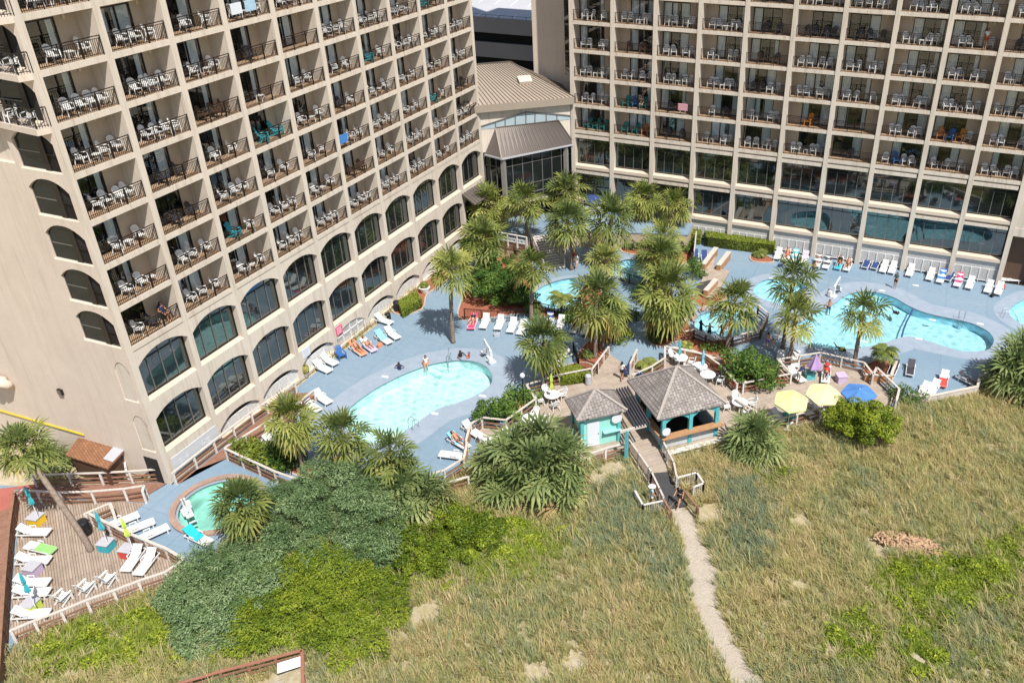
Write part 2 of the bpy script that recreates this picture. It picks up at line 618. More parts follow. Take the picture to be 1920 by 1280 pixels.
def placed(proto, loc, rz):
    """first use moves the prototype itself, later uses copy it with its parts"""
    if proto not in PROTO:
        PROTO[proto] = 1
        o = proto
    else:
        o = copy_tree(proto)
    o.location = loc
    o.rotation_euler = (0, 0, rz)
    return o


ORD = 'zeroth first second third fourth fifth sixth seventh eighth ninth tenth eleventh twelfth thirteenth'.split()


def smooth_loop(pts, n=5):
    out = []
    P = [Vector((p[0], p[1])) for p in pts]
    k = len(P)
    for i in range(k):
        a, b, c, d = P[i - 1], P[i], P[(i + 1) % k], P[(i + 2) % k]
        for j in range(n):
            t = j / n
            q = 0.5 * ((2 * b) + (c - a) * t + (2 * a - 5 * b + 4 * c - d) * t * t + (3 * b - a - 3 * c + d) * t ** 3)
            out.append((q.x, q.y))
    return out


def offset_loop(pts, d):
    P = [Vector(p) for p in pts]
    n = len(P)
    area = sum(P[i].x * P[(i + 1) % n].y - P[(i + 1) % n].x * P[i].y for i in range(n))
    s = 1 if area > 0 else -1
    out = []
    for i in range(n):
        t = (P[(i + 1) % n] - P[i - 1]).normalized()
        out.append((P[i].x + t.y * d * s, P[i].y - t.x * d * s))
    return out


def sheet(name, outer, holes, z, mat, skirt=0.0, parent=None):
    """flat sheet with holes, triangulated, with a skirt hanging from its outer edge"""
    bm = bmesh.new()
    edges = []
    for loop in [outer] + holes:
        vs = [bm.verts.new((p[0], p[1], z)) for p in loop]
        edges += [bm.edges.new((vs[i], vs[(i + 1) % len(vs)])) for i in range(len(vs))]
    bmesh.ops.triangle_fill(bm, use_beauty=True, use_dissolve=False, edges=edges)
    for f in bm.faces:
        f.normal_update()
        if f.normal.z < 0:
            f.normal_flip()
    if skirt:
        o = [bm.verts.new((p[0], p[1], z)) for p in outer]
        q = [bm.verts.new((p[0], p[1], z - skirt)) for p in outer]
        for i in range(len(o)):
            j = (i + 1) % len(o)
            bm.faces.new((o[i], o[j], q[j], q[i]))
    me = bpy.data.meshes.new(name)
    bm.to_mesh(me)
    bm.free()
    me.materials.append(mat)
    return put(name, me, parent)


def inside(p, poly):
    x, y = p
    c = False
    for i in range(len(poly)):
        x1, y1 = poly[i]
        x2, y2 = poly[i - 1]
        if (y1 > y) != (y2 > y) and x < (x2 - x1) * (y - y1) / (y2 - y1) + x1:
            c = not c
    return c


def PXL(pts, z=0.0):
    return [(p.x, p.y) for p in (at(x, y, z) for x, y in pts)]


# ------------------------------------------------------------------ the two hotel wings
H0, FH = 10.45, 2.75          # lowest balcony floor, storey height
LW, RW = 4.4947, 4.4314       # bay widths
PIER = 0.44


def arch_wall(mb, u0, u1, z0, z1, a0, a1, zs, zp, zc, depth, n=10):
    """front face at d=0 of a wall piece u0..u1, z0..z1 with an arched opening a0..a1, sill zs, spring zp, crown zc, and its reveals"""
    def q(a, b, c, d):
        mb.add([a, b, c, d], [(0, 1, 2, 3)])
    q((u0, 0, z0), (a0, 0, z0), (a0, 0, z1), (u0, 0, z1))
    q((a1, 0, z0), (u1, 0, z0), (u1, 0, z1), (a1, 0, z1))
    if zs > z0:
        q((a0, 0, z0), (a1, 0, z0), (a1, 0, zs), (a0, 0, zs))
    us = [a0 + (a1 - a0) * i / n for i in range(n + 1)]
    zz = [zp + (zc - zp) * (1 - abs(2 * i / n - 1) ** 2.3) for i in range(n + 1)]
    for i in range(n):
        q((us[i], 0, zz[i]), (us[i + 1], 0, zz[i + 1]), (us[i + 1], 0, z1), (us[i], 0, z1))
        q((us[i], 0, zz[i]), (us[i], depth, zz[i]), (us[i + 1], depth, zz[i + 1]), (us[i + 1], 0, zz[i + 1]))
    q((a0, 0, zs), (a0, depth, zs), (a0, depth, zp), (a0, 0, zp))
    q((a1, 0, zs), (a1, 0, zp), (a1, depth, zp), (a1, depth, zs))
    k = mb.cur
    mb.mat(1)
    q((a0, 0, zs), (a1, 0, zs), (a1, depth, zs + 0.1), (a0, depth, zs + 0.1))
    mb.mat(k)
    return list(zip(us, zz))


def railing_mesh(w, name='balcony_railing'):
    m = MB()
    h = 1.05
    m.box(0, w, -0.03, 0.03, h - 0.045, h)
    m.box(0, w, -0.015, 0.015, h - 0.17, h - 0.14)
    m.box(0, w, -0.015, 0.015, 0.09, 0.12)
    for u in (0.0, w / 3, 2 * w / 3, w - 0.05):
        m.box(u, u + 0.05, -0.025, 0.025, 0, h - 0.045)
    n = int(w / 0.125)
    for i in range(1, n):
        u = w * i / n
        m.box(u - 0.012, u + 0.012, -0.012, 0.012, 0.12, h - 0.15)
    return m.mesh(name, BRONZE)


def door_meshes(w, h):
    f = MB()
    t = 0.05
    f.box(0, w, -0.05, 0.05, h - 0.09, h)
    f.box(0, w, -0.05, 0.05, 0, 0.07)
    for u, tt in ((0, 0.06), (w / 3 - 0.05, 0.10), (2 * w / 3 - 0.05, 0.07), (w - 0.06, 0.06)):
        f.box(u, u + tt, -0.05, 0.05, 0.07, h - 0.09)
    p = MB()
    p.add([(0.02, 0.0, 0.05), (w - 0.02, 0.0, 0.05), (w - 0.02, 0.0, h - 0.05), (0.02, 0.0, h - 0.05)], [(0, 1, 2, 3)])
    return f.mesh('glass_door', FRAME), p.mesh('pane', DOORGLASS)


def curtain_mesh(spans, h):
    m = MB()
    for a, b in spans:
        n = max(4, int((b - a) / 0.07))
        top = []
        for i in range(n + 1):
            u = a + (b - a) * i / n
            top.append((u, 0.16 + (0.045 if i % 2 else -0.02)))
        vs = [(u, d, 0.03) for u, d in top] + [(u, d, h - 0.08) for u, d in top]
        m.add(vs, [(i, i + 1, n + 2 + i, n + 1 + i) for i in range(n)])
    return m.mesh('curtain', CURTAIN)


class Wing:
    def __init__(self, name, org, rz, pitch, label):
        self.o, self.rz, self.w = Vector(org), rz, pitch
        self.root = empty(name, org, rz)
        tag(self.root, label, 'hotel wing')

    def P(self, u, d, z):
        c, s = math.cos(self.rz), math.sin(self.rz)
        return Vector((self.o.x + c * u - s * d, self.o.y + s * u + c * d, z))


left = Wing('hotel_wing', (-7.79, -51.1762, 0), PI / 2, LW, 'beige hotel wing with balcony grid above two rows of arched windows')
right = Wing('hotel_wing', (0, 0, 0), 0, RW, 'beige hotel wing with balcony grid above two storeys of wide dark glazing')


def balcony_grid(W, bays, rows, depth, doors, lab):
    """piers, slabs, back walls as one facade; a railing, a glazed door and a lamp for every balcony"""
    w, op = W.w, W.w - PIER
    top = H0 + FH * rows
    fc = MB()
    if lab == 'left':
        fc.box(-0.49, 0, 0, 0.255, H0 - 0.35, top + 40)
        fc.box(-0.24, -0.003, 0.255, depth + 1.2, H0 - 0.35, top + 40)
    for b in range(1 if lab == 'left' else 0, bays + 1):
        fc.box(b * w - PIER, b * w, 0, depth + 1.2, H0 - 0.35, top + 40)
    for r in range(rows + 1):
        z = H0 + FH * r
        for b in range(bays):
            u0 = b * w
            fc.mat(0).box(u0, u0 + op, 0.05, depth + 1.2, z - 0.34, z)
            fc.mat(2).add([(u0, 0.16, z + 0.004), (u0 + op, 0.16, z + 0.004), (u0 + op, depth, z + 0.004), (u0, depth, z + 0.004)], [(0, 1, 2, 3)])
            if r < rows:
                d0, d1 = doors(b)
                dz = z + 2.12
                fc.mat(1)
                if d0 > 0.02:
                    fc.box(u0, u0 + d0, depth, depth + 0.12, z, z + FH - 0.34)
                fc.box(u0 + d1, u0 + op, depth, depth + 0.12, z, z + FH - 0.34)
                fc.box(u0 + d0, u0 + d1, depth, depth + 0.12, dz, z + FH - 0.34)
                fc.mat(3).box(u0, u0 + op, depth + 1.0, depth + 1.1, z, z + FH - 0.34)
    e0 = -0.24 if lab == 'left' else -PIER
    fc.mat(0).box(e0, bays * w, 0.05, depth + 1.1, top, top + 40)
    fc.mat(0).box(e0, bays * w, depth + 1.2, depth + 14, 0, top + 40)
    fc.build('facade', [STUCCO, STUCCO_SHADED, TILE, DARKROOM], W.root)
    rail = railing_mesh(op)
    d0, d1 = doors(0)
    DM = {}
    for q in range(bays):
        d0, d1 = doors(q)
        L = d1 - d0
        DM.setdefault(round(L, 3), (*door_meshes(L, 2.12), [curtain_mesh(s, 2.12) for s in ([(0.08, L * 0.3), (L * 0.72, L - 0.08)], [(0.08, L * 0.36), (L * 0.84, L - 0.08)], [(0.06, L * 0.5), (L * 0.62, L - 0.06)], [(0.08, L * 0.22), (L * 0.66, L - 0.08)], [(0.08, L * 0.3)], [(L * 0.66, L - 0.08)])]))
    lm = MB().box(-0.07, 0.07, -0.12, 0, -0.13, 0.13).mesh('wall_lamp', SILLM)
    r2 = random.Random(5)
    for r in range(rows):
        for b in range(bays):
            z = H0 + FH * r
            x, y = px_of(W.P(b * w + op / 2, 0, z + 0.6))
            if not (-90 < x < 2010 and -70 < y):
                continue
            put('balcony_railing', rail, W.root, (b * w, 0.10, z))
            d0, d1 = doors(b)
            fr, pane, cur = DM[round(d1 - d0, 3)]
            f = put('glass_door', fr, W.root, (b * w + d0, depth + 0.06, z))
            put('pane', pane, f)
            put('curtain', cur[r2.randrange(len(cur))], f)
            put('wall_lamp', lm, W.root, (b * w + (d1 + 0.5 if d0 < 0.5 else d0 - 0.3), depth, z + 2.05))
            BALC.append((W, b, r, depth))


BALC = []
balcony_grid(left, 10, 8, 1.42, lambda b: (0.04, 2.72 if b == 0 else 3.15), 'left')
balcony_grid(right, 11, 6, 1.5, lambda b: (0.08, 2.8) if b % 2 == 0 else (1.14, 3.86), 'right')

# ---- left wing: two storeys of arches, lattice arches on the ground
RVL = 0.5
fw = MB()
WALLTOP = H0 - 0.35
levels = ((4.55, WALLTOP + 0.35, 6.45, 9.03, 9.72), (0.0, 4.55, 2.42, 5.02, 0))
u_end = 10 * LW - 0.0


def arch_window(W, a0, a1, prof, zs, zp, depth, extra=None):
    f = MB()
    n = len(prof) - 1
    top = lambda u: np.interp(u, [p[0] for p in prof], [p[1] for p in prof])
    f.box(a0, a1, depth - 0.04, depth + 0.04, zs, zs + 0.16)
    f.box(a0, a1, depth - 0.04, depth + 0.04, zp - 0.05, zp + 0.04)
    for k in range(5):
        u = a0 + (a1 - a0) * k / 4
        u = min(max(u, a0 + 0.05), a1 - 0.05)
        f.mat(1 if 0 < k < 4 else 0).box(u - 0.035, u + 0.035, depth - 0.05, depth + 0.04, zs + 0.16, top(u))
    fo = f.build('arched_window', [FRAME, MULL], W.root)
    p = MB()
    vs = [(u, depth, z) for u, z in prof] + [(u, depth, zs) for u, z in prof]
    p.add(vs, [(i, i + 1, n + 2 + i, n + 1 + i) for i in range(n)])
    p.build('pane', GLASS, fo)
    return fo


for b in range(10):
    u0 = b * LW - PIER * 0
    ul, uh = b * LW - PIER, (b + 1) * LW - PIER
    ul = -0.49 if b == 0 else ul
    a0, a1 = b * LW + 0.0, b * LW + LW - PIER
    pr = arch_wall(fw, ul, uh, 5.74, WALLTOP, a0, a1, 6.45, 9.03, 9.70, RVL)
    wo = arch_window(left, a0, a1, pr, 6.5, 9.03, RVL - 0.02)
    if b == 2:
        m = MB()
        us = [p for p in pr if p[0] < a0 + 2.7]
        n = len(us) - 1
        m.add([(u, RVL - 0.12, z - 0.02) for u, z in us] + [(u, RVL - 0.12, 9.02 + 0.25 * (u - a0) / 2.7) for u, z in us], [(i, i + 1, n + 2 + i, n + 1 + i) for i in range(n)])
        m.build('blue_shade', BLUEC, wo)
    pr = arch_wall(fw, ul, uh, 1.98, 5.74, a0, a1, 2.40, 5.02, 5.62, RVL)
    arch_window(left, a0, a1, pr, 2.46, 5.02, RVL - 0.02)
    if b == 0:
        fw.add([(ul, 0, 0), (uh, 0, 0), (uh, 0, 1.98), (ul, 0, 1.98)], [(0, 1, 2, 3)])
    else:
        pr = arch_wall(fw, ul, uh, 0, 1.98, a0, a1, 0.24, 1.05, 1.76, 0.515)
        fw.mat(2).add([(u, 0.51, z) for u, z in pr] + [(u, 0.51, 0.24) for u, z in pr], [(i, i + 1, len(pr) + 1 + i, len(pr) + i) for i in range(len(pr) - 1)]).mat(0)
        lat = MB()
        if b not in (4,):
            d = 0.22
            lat.box(a0, a1, d, d + 0.05, 0.26, 0.33)
            lat.box(a0, a1, d, d + 0.05, 1.16, 1.24)
            for k in range(5):
                u = a0 + (a1 - a0) * k / 4
                lat.box(max(a0, u - 0.04), min(a1, u + 0.04), d, d + 0.05, 0.26, 1.22)
            n = 44
            for k in range(-10, n):
                u = a0 + (a1 - a0) * k / n
                for s in (1, -1):
                    p, q = (u, d + 0.02 * s, 0.3), (u + 0.9, d + 0.02 * s, 1.2)
                    if s < 0:
                        p, q = (u, d + 0.02 * s + 0.03, 1.2), (u + 0.9, d + 0.02 * s + 0.03, 0.3)
                    t0 = max(0, (a0 - p[0]) / 0.9)
                    t1 = min(1, (a1 - p[0]) / 0.9)
                    if t1 - t0 > 0.05:
                        P, Q = Vector(p), Vector(q)
                        lat.bar(P.lerp(Q, t0), P.lerp(Q, t1), 0.035, 0.012, (0, 1, 0))
            lat.build('lattice_screen', WHITEW, left.root)
        else:
            d = 0.10
            for k in range(5):
                u = a0 + (a1 - a0) * k / 4
                lat.box(max(a0, u - 0.05), min(a1, u + 0.05), d - 0.04, d + 0.05, 0.25, 1.9)
            lat.box(a0, a1, d - 0.04, d + 0.05, 1.82, 1.95)
            lat.box(a0, a1, d - 0.04, d + 0.05, 1.0, 1.08)
            for k in range(40):
                u = a0 + (a1 - a0) * (k + 0.5) / 40
                lat.box(u - 0.02, u + 0.02, d, d + 0.02, 0.25, 1.85)
            lat.build('lattice_screen', WHITEW, left.root)
fw.box(-PIER, 10 * LW, RVL + 0.02, 1.42 + 1.3, 0, WALLTOP)
fw.add([(10 * LW - PIER, 0, 0), (10 * LW, 0, 0), (10 * LW, 0, WALLTOP), (10 * LW - PIER, 0, WALLTOP)], [(0, 1, 2, 3)])
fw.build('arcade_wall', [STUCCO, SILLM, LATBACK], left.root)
# painted panel under the first arch
m = MB().box(0.15, 4.2, -0.06, -0.005, 0.55, 1.75)
pn = m.build('notice_board', LGREY, left.root)
m = MB()
r9 = random.Random(2)
for u, k in ((0.6, 7), (2.6, 12)):
    for i in range(k):
        a, b = u + r9.uniform(-0.35, 0.75), r9.uniform(0.75, 1.35)
        m.bar((a, -0.064, b), (a + r9.uniform(0.1, 0.25), -0.064, b + r9.uniform(-0.12, 0.12)), 0.06, 0.004, (0, 1, 0))
m.build('painted_emblem', SIGNW, pn)

# ---- left wing: the end wall, its arched openings, the angled terraces above
EY = -51.67


def EW(x, d, z):
    """end wall frame: x along world X, d into the building, as local coordinates of the wing's root"""
    return (EY + d + 51.1762, -(x + 7.79), z)


EM = Matrix(((0, 1, 0, EY + 51.1762), (-1, 0, 0, -7.79), (0, 0, 1, 0), (0, 0, 0, 1)))
ew = MB(EM)
A0, A1 = -11.12, -8.05
XL = -46.0
for za, zb, sill, spr, crn in ((0.0, 2.0, 0, 0, 0), (2.0, 5.9, 2.6, 4.8, 5.42), (5.9, H0 - 0.05, 6.55, 8.8, 9.45)):
    if not sill:
        ew.add([(XL, 0, za), (-7.79, 0, za), (-7.79, 0, zb), (XL, 0, zb)], [(0, 1, 2, 3)])
        continue
    # a blind arched niche near the corner
    ew.add([(XL, 0, za), (-9.7, 0, za), (-9.7, 0, zb), (XL, 0, zb)], [(0, 1, 2, 3)])
    pr = arch_wall(ew, -9.7, -7.79, za, zb, -9.3, -8.1, sill, spr, crn, 0.22)
    n = len(pr) - 1
    ew.add([(u, 0.215, z) for u, z in pr] + [(u, 0.215, sill) for u, z in pr], [(i, i + 1, n + 2 + i, n + 1 + i) for i in range(n)])
for r in range(0, 8):
    z0 = H0 + FH * r - 0.05
    z1 = z0 + FH
    pr = arch_wall(ew, A0 - 0.4, -7.79, z0, z1, A0, A1, H0 + FH * r + 0.1, H0 + FH * r + 1.75, H0 + FH * r + 2.4, 0.22)
    xr = A0 - 0.4
    if r == 4:
        ew.add([(-16, 0, z0), (xr, 0, z0), (xr, 0, z0 + 0.35), (-16, 0, z0 + 0.35)], [(0, 1, 2, 3)])
        ew.add([(XL, 0, z0), (-16, 0, z0), (-16, 0, z1), (XL, 0, z1)], [(0, 1, 2, 3)])
        za, zb = z0 + 0.35, z1
        ew.add([(-16, 1.1, za), (xr, 1.1, za), (xr, 1.1, zb), (-16, 1.1, zb)], [(0, 1, 2, 3)])
        ew.add([(xr, 0, za), (xr, 0, zb), (xr, 1.1, zb), (xr, 1.1, za)], [(0, 1, 2, 3)])
        ew.add([(-16, 0, za), (xr, 0, za), (xr, 1.1, za), (-16, 1.1, za)], [(0, 1, 2, 3)])
    else:
        ew.add([(XL, 0, z0), (xr, 0, z0), (xr, 0, z1), (XL, 0, z1)], [(0, 1, 2, 3)])
    # window in the arch
    zs = H0 + FH * r + 0.12
    zp = zs + 1.63
    mid = A0 + 1.75
    top = lambda u: float(np.interp(u, [p[0] for p in pr], [p[1] for p in pr]))
    f = MB(EM)
    f.mat(1).box(A0 + 0.0, mid, 0.15, 0.19, zs, zs + 0.07).box(A0, mid, 0.15, 0.19, zs + 0.98, zs + 1.04)
    f.box(A0, A0 + 0.05, 0.15, 0.19, zs, zp + 0.03)
    f.mat(0).box(mid, mid + 0.42, 0.1, 0.21, zs, top(mid) + 0.3)
    wo = f.build('corner_window', [FRAME, MULL], left.root)
    pm = MB(EM)
    us = [p for p in pr if p[0] < mid + 0.2]
    n = len(us) - 1
    pm.add([(u, 0.18, z) for u, z in us] + [(u, 0.18, zs) for u, z in us], [(i, i + 1, n + 2 + i, n + 1 + i) for i in range(n)])
    pm.build('pane', GLASSD, wo)
    db = MB(EM)
    db.add([(mid + 0.3, 0.2, zs), (A1, 0.2, zs), (A1, 0.2, zp + 0.75), (mid + 0.3, 0.2, zp + 0.75)], [(0, 1, 2, 3)])
    db.build('recess_back', DARKROOM, left.root)
    if r < 5:
        rm = MB(EM)
        w = A1 - mid - 0.45
        x0 = mid + 0.45
        rm.box(x0, A1, 0.1, 0.15, zs + 0.95, zs + 1.0).box(x0, A1, 0.11, 0.14, zs + 0.08, zs + 0.11)
        for k in range(10):
            x = x0 + w * k / 9
            rm.box(x - 0.012, x + 0.012, 0.115, 0.135, zs, zs + 0.96)
        rm.build('corner_railing', BRONZE, left.root)
    else:
        # angled terrace slab with its railing
        z = H0 + FH * r
        pl = [(-7.8, 0.0), (-8.0, -0.66), (-11.3, -0.30), (-16.5, -1.4), (-17.5, 0.0)]
        ew.poly(pl, z - 0.34, z)
        rm = MB(EM)
        for k in range(3):
            a, b = Vector((*pl[k], z)), Vector((*pl[k + 1], z))
            a.y += 0.08
            b.y += 0.08
            for hh, t in ((1.03, 0.06), (0.9, 0.03), (0.1, 0.03)):
                rm.bar(a + Vector((0, 0, hh)), b + Vector((0, 0, hh)), t)
            n = int((b - a).length / 0.125)
            for i in range(n + 1):
                p = a.lerp(b, i / n)
                rm.bar(p, p + Vector((0, 0, 0.9 if i % 12 else 1.03)), 0.018 if i % 12 else 0.05, None, (0, 1, 0))
        rm.build('terrace_railing', BRONZE, left.root)
ew.box(XL, -22, 1.2, 14, 0, H0 + 8 * FH)
ew.build('end_wall', [STUCCO_BRIGHTENED, SILLM], left.root)
m = MB(EM)
m.bar((-40, -0.06, 2.32), (-14.5, -0.06, 2.38), 0.09)
m.build('yellow_pipe', YELLP, left.root)
m = MB(EM)
m.box(-15.35, -14.95, -0.16, -0.003, 5.55, 5.95)
m.mat(1).box(-15.3, -15.0, -0.2, -0.16, 5.6, 5.9)
m.build('wall_floodlight', [FRAME, MULL], left.root)
m = MB(EM)
m.tube([(-21.4, -0.5, 5.2), (-20.8, -0.55, 5.45), (-20.4, -0.5, 5.6), (-20.15, -0.45, 5.55), (-20.0, -0.35, 5.3), (-20.0, 0.0, 5.0)], [0.3, 0.42, 0.38, 0.45, 0.36, 0.25], 9)
m.build('exhaust_duct', PALE, left.root, smooth=True)
m = MB(EM).box(-9.4, -8.25, -0.04, -0.003, 0, 2.0)
m.build('service_door', DARKROOM, left.root)

# ---- right wing: two glazed storeys, lattice ground storey
gw = MB()
for b in range(-1, 10):
    gw.box((b + 1) * RW - PIER, (b + 1) * RW, 0, 1.6, 0, H0 - 0.35)
gw.box(10 * RW - PIER, 10 * RW + 0.02, -0.02, 1.6, 0, H0 - 0.35)
gw.box(-PIER, 11 * RW, 1.5, 2.7, 0, H0 - 0.34)
lvl = ((9.60, 6.62), (5.69, 2.70))
for b in range(10):
    u0, u1 = b * RW, b * RW + RW - PIER
    gw.mat(0).box(u0, u1, 0.30, 1.5, H0 - 0.50, H0 - 0.34)
    gw.box(u0, u1 - 0.12, 0.06, 1.5, 9.60, 9.94)
    for zt, zb in lvl:
        gw.mat(1).box(u0, u1, 0.04, 1.5, zb - 0.40, zb - 0.08)
        gw.add([(u0, 0.04, zb - 0.079), (u1, 0.04, zb - 0.079), (u1, 0.72, zb), (u0, 0.72, zb)], [(0, 1, 2, 3)])
    gw.mat(0).box(u0, u1, 0.34, 1.5, 5.98, 6.22)
    gw.box(u0, u1 - 0.12, 0.06, 1.5, 5.69, 5.975)
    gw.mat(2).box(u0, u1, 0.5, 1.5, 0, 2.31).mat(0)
    for k, (zt, zb) in enumerate(lvl):
        f = MB()
        dd = 0.70
        f.box(u0, u1, dd - 0.03, dd + 0.03, zt - 0.62, zt - 0.56)
        f.box(u0, u1, dd - 0.03, dd + 0.03, zb, zb + 0.08)
        f.mat(1)
        for i in range(1, 4):
            u = u0 + (u1 - u0) * i / 4
            f.box(u - 0.03, u + 0.03, dd - 0.04, dd + 0.03, zb + 0.08, zt - 0.62)
            f.mat(0).box(u - 0.03, u + 0.03, dd - 0.03, dd + 0.03, zt - 0.56, zt).mat(1)
        fo = f.build('window_wall', [FRAME, MULL], right.root)
        MB().add([(u0, dd, zb), (u1, dd, zb), (u1, dd, zt), (u0, dd, zt)], [(0, 1, 2, 3)]).build('pane', GLASS, fo)
    lat = MB()
    d = 0.22
    lat.box(u0, u1, d, d + 0.05, 2.2, 2.28).box(u0, u1, d, d + 0.05, 1.42, 1.52).box(u0, u1, d, d + 0.05, 0.2, 0.28)
    for k in range(6):
        u = u0 + (u1 - u0) * k / 5
        lat.box(max(u0, u - 0.045), min(u1, u + 0.045), d - 0.04, d + 0.06, 0.1, 1.45)
    for za, zb, n in ((1.5, 2.22, 34), (0.26, 1.44, 34)):
        hh = zb - za
        for k in range(-12, n):
            u = u0 + (u1 - u0) * k / n
            for s in (0, 1):
                P, Q = Vector((u, d + 0.02 + 0.03 * s, za if s else zb)), Vector((u + hh, d + 0.02 + 0.03 * s, zb if s else za))
                t0, t1 = max(0, (u0 - u) / hh), min(1, (u1 - u) / hh)
                if t1 - t0 > 0.05:
                    lat.bar(P.lerp(Q, t0), P.lerp(Q, t1), 0.04, 0.012, (0, 1, 0))
    lat.build('lattice_screen', WHITEW, right.root)
# plain end bay with a dark passage
gw.mat(0).box(10 * RW, 11 * RW + 6, 0.12, 1.5, 6.0, H0 - 0.34)
gw.box(10 * RW, 11 * RW + 6, 0.06, 1.5, 5.2, 6.0)
gw.box(10 * RW + 3.2, 11 * RW + 6, 0.1, 1.5, 0, 5.2)
gw.build('glazed_base', [STUCCO, SILLM, LATBACK], right.root)
m = MB().box(10 * RW + 0.05, 10 * RW + 3.2, 1.3, 1.4, 0, 5.2)
m.build('passage_back', DKWOOD, right.root)
# end wall, stair window and the low tower behind the first pier
tw = MB()
tw.box(-6.55, -PIER - 0.01, 4.2, 12, 0, 75)
tw.mat(1)
tw.box(-2.75, -PIER - 0.02, 4.12, 4.195, 15.1, 75)
tw.mat(2)
for z in np.arange(15.1, 40, 2.75):
    tw.box(-2.75, -PIER - 0.02, 4.06, 4.115, z + 2.3, z + 2.5)
tw.build('stair_tower', [STUCCO_BRIGHTENED, GLASS, MULL], right.root)
# ------------------------------------------------------------------ link building between the wings
LA, LB = Vector((-7.8, -6.2, 0)), Vector((-0.5, 0.0, 0))
LS = (LB - LA).normalized()
LN = Vector((LS.y, -LS.x, 0))
POSTG = plain('grey_post', (0.24, 0.225, 0.21), 0.8)
link = empty('link_building', (LA + LB) / 2)
tag(link, 'low building between the two wings with two brown metal roofs', 'building')
LO = link.location


def off(vs):
    return [Vector(p) - LO for p in vs]


def wallpt(x, y):
    return on_plane(x, y, LA + LN * 0.03, LN)


m = MB(Matrix.Translation(-LO))
bk = -LN * 9
z1, z2 = Vector((0, 0, 8.9)), Vector((0, 0, 13.6))
m.add([p + z1 for p in (LA, LB, LB + bk, LA + bk)] + [p + z2 for p in (LA, LB, LB + bk, LA + bk)], [(0, 1, 5, 4), (1, 2, 6, 5), (2, 3, 7, 6), (3, 0, 4, 7), (4, 5, 6, 7), (3, 2, 1, 0)])
m.build('wall', STUCCO, link)
m = MB(Matrix.Translation(-LO))
b1, b2 = LA - LN * 2.5, LB - LN * 2.5
m.add([b1, b2, b2 + z1, b1 + z1], [(0, 1, 2, 3)])
m.build('inner_wall', DARKROOM, link)
# upper roof
e0, e1 = LA + LN * 0.5 - LS * 0.02 + Vector((0, 0, 13.95)), LB + LN * 0.5 + LS * 0.3 + Vector((0, 0, 13.95))
r0 = LA - LS * 3.0 - LN * 6.6 + Vector((0, 0, 16.35))
r1 = LB - LS * 4.6 - LN * 6.6 + Vector((0, 0, 16.35))
e2 = LB + LS * 0.6 - LN * 5 + Vector((0, 0, 14.0))
e0b = LA - LS * 3.2 + LN * 0.5 + Vector((0, 0, 13.95))
m = MB(Matrix.Translation(-LO))
m.slab([e0b, e1, r1, r0], 0.1)
m.slab([e1, e2, r1], 0.1)
dz = Vector((0, 0, 0.72))
m.slab([e0b + LN * 0.06, e1 + LN * 0.06, e1 - dz + LN * 0.02, e0b - dz + LN * 0.02], 0.06)
m.mat(1)
n = 30
for i in range(n + 1):
    t = i / n
    a, b = e0b.lerp(e1, t), r0.lerp(r1, t)
    m.bar(a + Vector((0, 0, 0.03)), b + Vector((0, 0, 0.03)), 0.06, 0.07)
    m.bar(a + LN * 0.07, a - dz + LN * 0.03, 0.06, 0.05, LN)
for i in range(1, 9):
    t = i / 9
    b = e1.lerp(e2, t)
    m.bar(b + Vector((0, 0, 0.03)), b.lerp(r1, 1 - t * 0.0) + Vector((0, 0, 0.03)) if i > 8 else e1.lerp(r1, t) + Vector((0, 0, 0.03)), 0.06, 0.06)
m.bar(e1 + Vector((0, 0, 0.04)), r1 + Vector((0, 0, 0.04)), 0.16, 0.08)
m.bar(r0 + Vector((0, 0, 0.04)), r1 + Vector((0, 0, 0.04)), 0.22, 0.1)
rf = m.build('upper_roof', [ROOFM, ROOFRIB], link)
c = e0b.lerp(e1, 0.80).lerp(r0.lerp(r1, 0.80), 0.45)
up = (e1 - e0b).cross(r0 - e0b).normalized()
up = up if up.z > 0 else -up
sl = (r1 - e1).normalized()
m = MB(Matrix.Translation(-LO))
q = [c + LS * a + (-LN * 0.94 + Vector((0, 0, 0.34))) * b + Vector((0, 0, 0.42)) for a, b in ((-0.7, -0.55), (0.7, -0.55), (0.7, 0.55), (-0.7, 0.55))]
m.slab(q, 0.42)
m.build('roof_hatch', PALE, rf)
# clerestory glazing
pts = [wallpt(x, y) for x, y in ((902, 237), (945, 223), (986, 210), (1030, 213), (1069.5, 217), (1069, 224), (1047, 227), (929, 241), (902, 243))]
m = MB(Matrix.Translation(-LO))
m.add(pts, [tuple(range(len(pts)))])
CL = plain('clerestory_blind', (0.36, 0.44, 0.48), 0.3, 0, 0.08, 1.0)
cl = m.build('clerestory', CL, link)
m = MB(Matrix.Translation(-LO))
for x0, yt, yb in ((929, 229, 240), (947, 223, 238), (966, 217, 236), (986, 210, 234), (1003, 212, 231), (1024, 213, 229), (1044, 215, 227)):
    m.bar(wallpt(x0, yb) + LN * 0.03, wallpt(x0, yt) + LN * 0.03, 0.09, 0.06, LN)
for i in range(4):
    m.bar(pts[i] + LN * 0.04, pts[i + 1] + LN * 0.04, 0.1, 0.08, LN)
m.build('clerestory_frame', MULL, cl)
